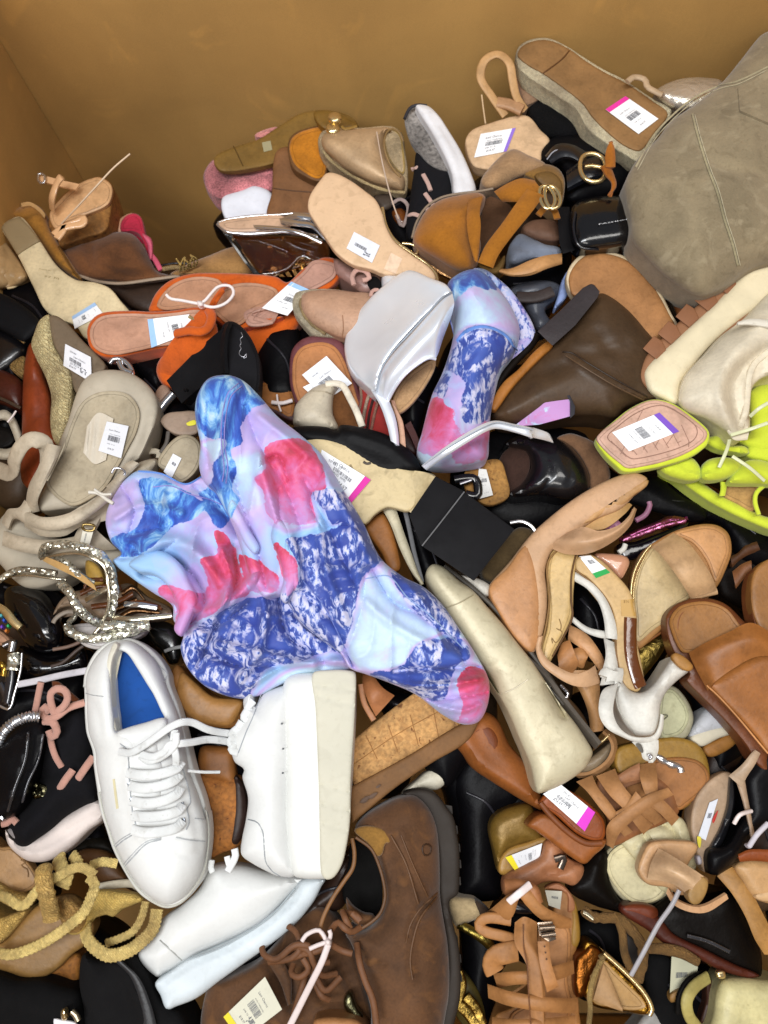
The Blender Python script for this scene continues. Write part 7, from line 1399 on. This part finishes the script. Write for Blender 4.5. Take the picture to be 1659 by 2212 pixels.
t.tube('centre_seam', LE('6f431f'), 'M 365,800,2 368,920,2.3 385,1010,2.6 392,1150,2.7 405,1327,2.6', 1.3, h=1.7)
for i, (a_, b_) in enumerate((('M 205,1060,-.5 300,1050,1.4 450,1040,2 560,1010,1.6 630,990,0', 'M 230,1140,-.5 320,1120,1.4 450,1115,2 560,1090,1.6 635,1060,0'), ('M 175,1115,-.4 280,1150,1.6 450,1180,2.4 560,1190,1.8 655,1190,0', 'M 180,1190,-.4 280,1230,1.6 450,1260,2.4 560,1270,1.8 655,1270,0'), ('M 200,1290,-.4 300,1300,1.4 450,1300,2 640,1280,0', 'M 200,1370,-.4 300,1380,1.4 450,1380,2 640,1360,0'))):
    t.sheet('cage_strap', FS, [a_, b_], h=1.6+.1*i, th=.35, b=.3)
t.tube('side_loop', FS, 'M 320,880,1 250,860,1.2 170,840,1 130,810,.8 150,775,1 200,765,1.2 300,780,1.4', 10, 5, h=1.6)
t.tube('side_loop', FS, 'M 330,940,1.4 280,950,1.6 220,970,1.4 200,1010,1 215,1050,.8', 19, 6, h=1.4)
t.sheet('vamp_strap', FS, ['M 190,740,0 250,690,1.6 330,650,2.6 380,700,2.8 440,760,2.6 540,820,2 620,820,1', 'M 220,760,0 290,760,1.6 330,640,2.8 400,620,3 470,700,2.8 540,740,2.2 620,770,1'], h=1.4, th=.35, b=.3)
t.sheet('buckle_strap', LE('b07a49', rough=.5), ['M 440,890,1.4 450,1000,1.8 480,1120,1.8 490,1160,1.4', 'M 500,890,1.4 510,990,1.8 545,1110,1.8 550,1130,1.4'], h=3.0, th=.3, b=.1)
for y in (918, 950, 985): t.puff('strap_hole', LE('4a2c14'), f'M {473+(y-918)*.15},{y} {478+(y-918)*.15},{y-5} {483+(y-918)*.15},{y} {478+(y-918)*.15},{y+5}', h=5.0, b=.02, r=2, th=.05, step=2)
PW = mat('metal', '8c7c6c', rough=.2)
t.block('buckle', PW, 'M 440,790* 520,785* 530,820 530,850* 540,880* 500,895* 450,860*', 'M 445,795* 515,790* 525,820 525,850* 535,875* 500,885* 455,855*', h=5.0, h2=4.0, bev=.12)
t.tube('buckle_bar', PW, 'M 450,820 530,815', 5, h=5.3); t.tube('buckle_bar', PW, 'M 460,860 535,850', 5, h=5.3)
t.tag('M 480,620 570,625 560,722 500,700', h=.8, hue='bdbaaa', lines=False)
t.puff('back_strap', LE('a9714d', rough=.5), 'M 480,610 550,580 620,640 640,720 600,740 590,640', h=-.2, b=.4, r=12, th=1)
t = T('caged_tan_sandal', 'tan leather heel strap with gold stud above the pewter buckled sandal', 'sandal')
t.sheet('strap', LE('a06a42', rough=.5), ['M 265,560,0 350,560,1 440,600,1.6 470,680,1.6', 'M 270,640,0 340,620,1 400,650,1.6 420,720,1.4'], h=2.4, th=.4, b=.5)
t.puff('stud', GOLD, 'M 260,700 275,690 285,705 270,718', h=2.6, b=.4, r=6, th=.3, step=3)
t.tube('plastic_tie', PLAST, 'M 290,680,1 340,640,1.6 400,590,1', 7, 4, h=4)
t.puff('black_pad', PA('16151a', rough=.3), 'M 280,680 340,680 400,710 420,740 340,745 280,720', h=2.2, b=.4, r=14, th=1)
t = T('gold_pointed_flat', 'gold metallic pointed flat with tan lining below the rope strap', 'shoe')
t.puff('rim', mat('foil', 'a37c32', rough=.3), 'M 680,950 700,890 740,895 800,960 880,1040 960,1120 1010,1180 1045,1250 1030,1280 960,1275 880,1260 760,1240 700,1200 680,1100', h=.4, b=.6, r=9, th=3)
t.puff('insole', LE('a88350', rough=.4), 'M 730,1000 790,990 850,1050 920,1120 990,1190 1010,1240 940,1255 850,1240 740,1215 720,1120', h=1.15, b=-.13, r=26, th=.5)
t.sheet('lining_flap', LE('b18c62', rough=.45), ['M 790,1010 830,1100 890,1240', 'M 735,1200 800,1230 890,1262'], h=1.4, th=.3, b=.3)
t.tube('gold_edge', GOLD, 'M 790,950 880,1030 960,1110 1015,1180 1045,1250 1030,1280', 5, h=1.2)
t.puff('glitter_heel', mat('foil', '7d4a1c', rough=.35), 'M 640,980 690,930 720,900 780,950 760,1010 720,1100 690,1180 640,1180', h=.7, b=.6, r=16, th=2)
t.tube('cord', mat('rope', 'b79a5e', ws=300), 'M 790,970,1 740,1070,1.6 715,1180,1.4 720,1240,1.2 710,1340,1', 5, 4, h=1.6)
t.puff('cord_knot', mat('rope', 'b79a5e', ws=300), 'M 765,970 790,960 800,980 780,992', h=3, b=.4, r=6, th=.4, step=4)
t = T('rope_strap_sandal', 'sandal with braided rope straps and pale green tag at the bottom right', 'sandal')
RP = mat('rope', '8d6a38', ws=260)
for a_ in ('M 860,760,0 890,850,.6 900,950,.8 930,1030,.6', 'M 870,760,0 930,820,.8 980,890,1 1000,980,1 970,1100,.6', 'M 1010,930,1 1100,930,1.2 1200,950,1.2 1290,1000,1', 'M 680,720,0 730,760,.4 850,765,.2'): t.tube('rope_strap', RP, a_, 8, 6, h=.4, bead=.35, beadn=16)
t.puff('insole', LE('2b241f'), 'M 900,840 950,860 990,950 980,1040 930,1030 900,940', h=-1.6, b=.3, r=10, th=1.5)
t.tube('silver_clip', mat('metal', 'bdb49c'), 'M 680,735 700,745 735,772', 5, 3, h=1); 
t.tag('M 1150,960 1290,1000 1280,1110 1140,1165', h=-.6, hue='b9b79c', lines=False)
t.puff('tan_edge', LE('8f6a38'), 'M 1140,1170 1230,1130 1240,1160 1150,1215', h=-.4, b=.3, r=8, th=1.5)
t.puff('black_body', SU('0f0e10'), 'M 1020,960 1140,980 1140,1160 1200,1220 1180,1400 1060,1400 1010,1180', h=-1.6, b=.8, r=30, th=3)
t = T('oxblood_black_loafer', 'long black and oxblood leather loafer lying diagonally at the bottom right', 'shoe')
t.puff('upper', LE('17120f', rough=.4), 'M 610,620 690,480 760,400 810,420 820,560 900,690 1050,700 1140,640 1300,640 1420,620 1500,640 1560,780 1620,940 1620,1080 1560,1090 1440,1060 1280,980 1160,940 1040,840 900,750 740,700', h=-.4, b=1.6, r=60, th=4)
up = t.parts[0]
t.puff('oxblood_side', LE('4b1d10', rough=.42), 'M 880,700 1000,700 1100,780 1160,850 1300,920 1480,1010 1615,1070 1560,1085 1400,1040 1260,965 1150,930 1020,830 890,745', h=1.0, b=.5, r=16, th=3)
t.tube('plastic_strip', mat('metal', '5c5a5c'), 'M 1230,860 1340,890 1455,945', 4, 2, on=up, off=.3)
t.puff('brown_vamp', LE('6b2f16'), 'M 885,700 1000,690 1075,720 1060,790 960,760 890,735', h=.9, b=.7, r=18, th=1)
t = T('silver_thread_tie', 'thin grey plastic tie running diagonally over the black loafer', 'tie')
t.tube('cord', mat('rubber', '9f9ca0', rough=.3), 'M 1190,620,1 1150,700,1 1080,800,1 1000,950,.6 935,1070,0', 4.5, 3, h=3.4)
t = T('cream_cup_heel', 'cream leather shoe and yellow straps cropped by the bottom right corner', 'shoe')
t.puff('counter', LE('c9c08e', rough=.45), 'M 1370,1250 1385,1150 1420,1090 1520,1080 1620,1090 1760,1110 1760,1420 1350,1420', h=.8, b=1.6, r=50, th=4)
t.tube('strap', LE('a99c5c'), 'M 1340,1080,0 1270,1130,1 1230,1200,1.4 1240,1280,1 1280,1340,.4', 11, 5, h=.4)
t.puff('gold_clip', GOLD, 'M 1390,1050 1430,1048 1435,1085 1395,1088', h=1.6, b=.3, r=6, th=.5, step=4)
t.tube('dark_strap', LE('1a1715'), 'M 1330,1065,0 1250,1100,.8 1200,1180,.8 1190,1270,.4', 9, 5, h=-.4)
t.puff('maroon_strap', LE('3b1f14'), 'M 1330,1100 1360,1090 1370,1200 1340,1320 1300,1320 1330,1200', h=-.6, b=.3, r=10, th=1)
t = T('nude_block_heel', 'nude shoe with curved tan sole strip at the right edge near bottom', 'shoe')
t.puff('upper', LE('bd9465', rough=.4), 'M 1480,490 1560,450 1659,460 1760,470 1760,720 1659,690 1580,660 1520,570', h=1.4, b=1.0, r=30, th=3)
t.sheet('sole_strip', LE('a87b42', rough=.5), ['M 1390,545,0 1470,640,.4 1540,760,.6 1590,880,.4 1640,960,0', 'M 1470,495,0 1550,590,.4 1620,720,.6 1690,860,.4 1730,960,0'], h=1.2, th=.6, b=.2)
t.sheet('brown_band', LE('86431d', rough=.4), ['M 1500,430 1560,405 1659,405 1740,410', 'M 1510,470 1580,465 1659,470 1740,475'], h=3.2, th=.3, b=.2)
t.puff('pale_strap', LE('c8a377'), 'M 1580,650 1659,610 1740,590 1740,660 1640,680', h=2, b=.4, r=12, th=1)
t = T('gold_heel_sandal', 'metallic gold heel and strap in the dark gap beside the oxford sole', 'sandal')
t.sheet('strap', mat('foil', '86763a', rough=.35), ['M 10,820,0 80,860,.4 150,910,.4 210,970,0', 'M 60,790,0 130,830,.4 200,880,.4 230,930,0'], h=-1, th=.3, b=.4)
for a_ in ('M 0,1210 60,1260 120,1340', 'M 20,1050 40,1120 20,1200', 'M 60,1180 110,1240 150,1330'): t.tube('gold_strap', mat('foil', '8b7238', rough=.3), a_, 10, 4, h=-1)
t.puff('side', LE('4f4520', rough=.3), 'M 20,1040 80,1080 140,1180 160,1327 60,1340 0,1250', h=-2.6, b=.6, r=20, th=2)
t = T('cream_suede_toe', 'cream suede shoe toe between the oxford sole and the caged sandal', 'shoe')
t.puff('toe', SU('b8a27b'), 'M -30,660 40,655 120,670 160,730 180,760 100,780 20,815 -10,780', h=-1.6, b=1, r=30, th=2.5)
t.puff('dark_end', SU('3b2d22'), 'M 110,670 160,700 200,750 150,770 120,720', h=-1.0, b=.3, r=10, th=1.5)
t = T('blue_bottom_shoe', 'pale grey and ivory shoe cropped by the bottom edge right of the gold flat', 'shoe')
t.puff('toe', LE('8c8a86'), 'M 1040,1240 1090,1260 1150,1340 1160,1420 900,1420 960,1330', h=-1.6, b=.8, r=20, th=2)
# ------------------------------------------------------------------ dark shoes deep in the gaps
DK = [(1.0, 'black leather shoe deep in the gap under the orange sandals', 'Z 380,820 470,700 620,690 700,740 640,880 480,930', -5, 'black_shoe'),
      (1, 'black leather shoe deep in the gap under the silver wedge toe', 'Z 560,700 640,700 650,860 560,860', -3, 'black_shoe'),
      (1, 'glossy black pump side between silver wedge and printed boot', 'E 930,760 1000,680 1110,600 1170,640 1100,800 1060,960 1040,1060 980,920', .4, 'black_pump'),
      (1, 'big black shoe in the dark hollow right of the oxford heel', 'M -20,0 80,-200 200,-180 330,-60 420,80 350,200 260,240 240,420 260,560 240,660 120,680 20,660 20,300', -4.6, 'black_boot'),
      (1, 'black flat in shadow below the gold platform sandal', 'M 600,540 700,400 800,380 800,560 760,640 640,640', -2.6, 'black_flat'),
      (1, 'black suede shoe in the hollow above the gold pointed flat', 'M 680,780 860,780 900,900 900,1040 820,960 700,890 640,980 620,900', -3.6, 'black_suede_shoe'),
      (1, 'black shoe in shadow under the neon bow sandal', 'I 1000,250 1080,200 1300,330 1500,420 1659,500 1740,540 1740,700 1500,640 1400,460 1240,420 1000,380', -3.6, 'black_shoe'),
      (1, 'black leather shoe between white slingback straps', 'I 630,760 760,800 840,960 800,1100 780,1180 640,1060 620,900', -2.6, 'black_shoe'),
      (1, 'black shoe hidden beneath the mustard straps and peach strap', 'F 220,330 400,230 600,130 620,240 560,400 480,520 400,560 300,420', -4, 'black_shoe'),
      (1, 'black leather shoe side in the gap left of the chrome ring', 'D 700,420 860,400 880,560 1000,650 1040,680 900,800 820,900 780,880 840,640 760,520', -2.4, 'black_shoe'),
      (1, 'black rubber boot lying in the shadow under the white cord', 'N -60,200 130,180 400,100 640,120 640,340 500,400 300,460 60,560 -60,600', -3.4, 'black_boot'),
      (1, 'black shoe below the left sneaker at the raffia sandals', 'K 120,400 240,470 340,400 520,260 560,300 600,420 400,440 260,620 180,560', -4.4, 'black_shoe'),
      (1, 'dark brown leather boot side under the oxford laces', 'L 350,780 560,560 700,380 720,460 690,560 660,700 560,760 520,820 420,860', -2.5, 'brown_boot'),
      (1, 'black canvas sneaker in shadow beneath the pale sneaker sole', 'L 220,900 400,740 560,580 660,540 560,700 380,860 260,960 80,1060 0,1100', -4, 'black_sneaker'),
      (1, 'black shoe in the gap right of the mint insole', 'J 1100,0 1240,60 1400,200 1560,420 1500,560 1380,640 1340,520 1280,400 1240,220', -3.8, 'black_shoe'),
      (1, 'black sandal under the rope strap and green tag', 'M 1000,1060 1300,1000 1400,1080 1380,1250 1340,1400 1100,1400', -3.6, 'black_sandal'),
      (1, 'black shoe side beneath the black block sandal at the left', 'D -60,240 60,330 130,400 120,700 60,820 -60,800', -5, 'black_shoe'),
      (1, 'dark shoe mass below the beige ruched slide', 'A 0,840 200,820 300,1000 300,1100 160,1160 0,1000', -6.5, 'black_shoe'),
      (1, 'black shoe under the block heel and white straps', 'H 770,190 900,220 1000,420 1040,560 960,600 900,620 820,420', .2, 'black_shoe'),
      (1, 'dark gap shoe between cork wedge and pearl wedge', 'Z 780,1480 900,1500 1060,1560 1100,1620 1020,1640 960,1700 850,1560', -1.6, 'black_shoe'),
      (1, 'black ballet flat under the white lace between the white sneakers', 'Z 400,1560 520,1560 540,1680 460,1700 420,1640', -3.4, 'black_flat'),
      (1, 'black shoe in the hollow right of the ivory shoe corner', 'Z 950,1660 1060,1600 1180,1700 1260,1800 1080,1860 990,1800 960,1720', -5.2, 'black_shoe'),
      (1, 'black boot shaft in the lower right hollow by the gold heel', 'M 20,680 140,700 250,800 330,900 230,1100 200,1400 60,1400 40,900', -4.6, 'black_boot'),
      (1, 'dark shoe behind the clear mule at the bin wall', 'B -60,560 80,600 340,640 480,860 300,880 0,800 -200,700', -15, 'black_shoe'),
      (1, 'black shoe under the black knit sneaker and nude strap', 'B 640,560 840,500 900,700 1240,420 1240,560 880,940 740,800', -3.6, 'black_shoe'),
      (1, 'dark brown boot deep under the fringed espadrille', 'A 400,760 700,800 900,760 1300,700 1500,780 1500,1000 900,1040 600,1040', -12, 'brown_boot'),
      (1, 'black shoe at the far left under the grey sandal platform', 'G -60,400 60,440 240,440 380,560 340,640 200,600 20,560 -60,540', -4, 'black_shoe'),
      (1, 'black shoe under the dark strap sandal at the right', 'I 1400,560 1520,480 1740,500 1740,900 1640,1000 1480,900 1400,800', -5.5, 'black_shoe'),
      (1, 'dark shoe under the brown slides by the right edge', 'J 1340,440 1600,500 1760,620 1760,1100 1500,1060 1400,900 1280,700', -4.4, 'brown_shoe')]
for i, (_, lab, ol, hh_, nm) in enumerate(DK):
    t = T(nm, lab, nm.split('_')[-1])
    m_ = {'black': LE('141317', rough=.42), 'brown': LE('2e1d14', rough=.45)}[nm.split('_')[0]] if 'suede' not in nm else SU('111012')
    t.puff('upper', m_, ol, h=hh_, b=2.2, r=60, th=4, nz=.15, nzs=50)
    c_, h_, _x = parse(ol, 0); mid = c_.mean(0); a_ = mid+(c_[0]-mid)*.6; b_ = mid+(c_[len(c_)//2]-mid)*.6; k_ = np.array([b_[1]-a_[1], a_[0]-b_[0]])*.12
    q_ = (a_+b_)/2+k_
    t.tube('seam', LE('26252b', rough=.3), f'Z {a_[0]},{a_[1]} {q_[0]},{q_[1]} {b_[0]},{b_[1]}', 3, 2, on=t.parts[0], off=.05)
# filler layer: the shoes lying lower in the bin that are glimpsed only as dark shapes
LOW = {0: 'behind the clear heeled mule by the bin wall', 2: 'under the peach strap below the mustard heel', 5: 'above the grey platform sandal', 6: 'left of the printed boot collar, below the chrome heel', 8: 'between the silver wedge and the printed ankle boot',
       9: 'below the brown ankle boot', 12: 'at the left edge below the small strap sandal', 15: 'under the silver strap by the pink toe', 17: 'below the neon sandal with the purple striped label', 18: 'at the right edge under the neon bow sandal',
       19: 'below the tangle of rhinestone straps', 22: 'beyond the black block heel by the silver loop', 26: 'at the left edge under the iridescent stones', 27: 'between rhinestones and white low sneaker', 29: 'under the big printed boot tip', 30: 'beside the heel loop of the peach wedge',
       31: 'under the white slingback beside its heel', 35: 'between the cork platform and the white platform sneaker', 36: 'below the ivory shoe corner at the top of the oxford', 37: 'under the tan mule with the magenta striped label', 38: 'below the woven sandal by the round footbed', 40: 'under the raffia straps at lower left',
       45: 'between gold platform and buckled caged sandal', 46: 'under the nude flared heel', 47: 'below the gold raffia flap beside the black boots', 50: 'right of the lugged oxford sole near the bottom', 51: 'beside the caged sandal above the gold flat', 53: 'at the right edge under the curved tan sole strip', 55: 'at the bottom edge left of the paper tag'}
rf = random.Random(3); n_ = 0
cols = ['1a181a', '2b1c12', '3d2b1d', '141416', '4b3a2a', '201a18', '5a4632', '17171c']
cn = ['black', 'dark brown', 'brown', 'black', 'dull brown', 'near black', 'taupe', 'blue black']
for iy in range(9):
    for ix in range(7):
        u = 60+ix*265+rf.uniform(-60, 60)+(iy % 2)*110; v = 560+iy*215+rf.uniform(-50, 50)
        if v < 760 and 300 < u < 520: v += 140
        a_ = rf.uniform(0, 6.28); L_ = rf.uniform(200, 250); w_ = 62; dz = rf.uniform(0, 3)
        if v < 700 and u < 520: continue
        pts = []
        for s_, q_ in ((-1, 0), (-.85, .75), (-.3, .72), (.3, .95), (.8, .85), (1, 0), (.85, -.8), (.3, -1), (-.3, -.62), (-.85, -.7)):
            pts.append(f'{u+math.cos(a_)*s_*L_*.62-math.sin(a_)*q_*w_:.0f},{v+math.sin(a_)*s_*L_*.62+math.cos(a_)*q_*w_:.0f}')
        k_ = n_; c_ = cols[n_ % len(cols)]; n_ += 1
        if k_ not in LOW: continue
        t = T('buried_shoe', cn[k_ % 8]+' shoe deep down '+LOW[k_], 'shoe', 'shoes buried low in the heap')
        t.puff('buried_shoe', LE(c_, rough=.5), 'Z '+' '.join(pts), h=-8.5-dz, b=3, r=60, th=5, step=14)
# ------------------------------------------------------------------ the heap carries on to the near and right walls of the bin
RIM = [(1760, 760, 1.75, '6b4a30', 'tan brown shoe lying by the right wall beside the olive boot'), (1770, 1010, 1.4, '1b1a1d', 'black shoe by the right wall beside the cream sneaker'), (1765, 1290, 1.6, 'a98a66', 'beige shoe by the right wall beside the neon sandal'),
       (1775, 1520, 1.5, '3a2418', 'dark brown shoe by the right wall beside the saddle brown slides'), (1765, 1760, 1.65, 'c2b8a2', 'ivory shoe by the right wall past the black snake leather shoe'), (1770, 2010, 1.5, '8a5a34', 'chestnut shoe by the right wall beside the black loafer'),
       (1890, 900, 1.2, '232228', 'black shoe tight in the corner of the right wall and olive boot'), (1900, 1180, 1.8, 'b08a62', 'nude shoe pressed to the right wall at mid height'), (1900, 1460, 1.5, '55504a', 'grey shoe pressed to the right wall'), (1900, 1720, 1.6, '7a4526', 'russet shoe pressed to the right wall'), (1900, 2000, 1.4, '1a1a1c', 'black pump pressed to the lower right wall'),
       (110, 2330, .1, '2a2a2d', 'charcoal shoe by the near wall below the black suede boot'), (400, 2345, -.1, '9a7448', 'tan shoe by the near wall below the chelsea boot'), (700, 2340, .12, '3b2a1c', 'brown shoe by the near wall below the oxford laces'), (1000, 2345, .05, 'b9ae9a', 'pale grey shoe by the near wall below the oxford'),
       (1300, 2340, -.1, '1c1b1e', 'black shoe by the near wall below the caged sandal'), (1600, 2350, .1, 'a67c50', 'camel shoe by the near wall below the cream heel'), (1860, 2310, .5, '6b4a30', 'brown shoe in the near right corner of the bin'),
       (250, 2470, .1, '7d5a38', 'brown shoe against the near wall at left'), (650, 2480, 0, '222126', 'black shoe against the near wall at centre left'), (1080, 2480, .1, '8f6b45', 'tan shoe against the near wall at centre'), (1500, 2480, 0, '3a2a22', 'dark shoe against the near wall at right')]
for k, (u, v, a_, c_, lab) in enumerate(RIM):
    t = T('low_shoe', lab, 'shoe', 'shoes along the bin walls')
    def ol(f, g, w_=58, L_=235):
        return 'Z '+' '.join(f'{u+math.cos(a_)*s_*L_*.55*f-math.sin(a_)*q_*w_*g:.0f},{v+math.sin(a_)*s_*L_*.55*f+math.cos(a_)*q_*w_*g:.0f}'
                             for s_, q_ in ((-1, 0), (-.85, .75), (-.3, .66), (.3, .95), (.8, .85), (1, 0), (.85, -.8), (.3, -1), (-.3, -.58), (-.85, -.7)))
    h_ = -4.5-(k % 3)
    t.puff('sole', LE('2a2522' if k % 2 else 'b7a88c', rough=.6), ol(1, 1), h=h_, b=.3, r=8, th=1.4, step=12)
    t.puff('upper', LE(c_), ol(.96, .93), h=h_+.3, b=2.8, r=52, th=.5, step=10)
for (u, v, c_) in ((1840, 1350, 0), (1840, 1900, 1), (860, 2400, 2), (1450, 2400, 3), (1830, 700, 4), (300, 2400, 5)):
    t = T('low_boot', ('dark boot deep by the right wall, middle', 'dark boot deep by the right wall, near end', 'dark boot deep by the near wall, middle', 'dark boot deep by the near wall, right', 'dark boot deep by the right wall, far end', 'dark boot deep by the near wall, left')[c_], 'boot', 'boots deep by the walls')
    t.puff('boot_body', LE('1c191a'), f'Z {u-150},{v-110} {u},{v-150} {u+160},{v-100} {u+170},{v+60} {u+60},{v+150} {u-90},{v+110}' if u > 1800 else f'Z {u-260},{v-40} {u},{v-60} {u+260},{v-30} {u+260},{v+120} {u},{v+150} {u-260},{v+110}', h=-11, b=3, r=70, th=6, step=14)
finish()
SC.cycles.max_bounces = 8
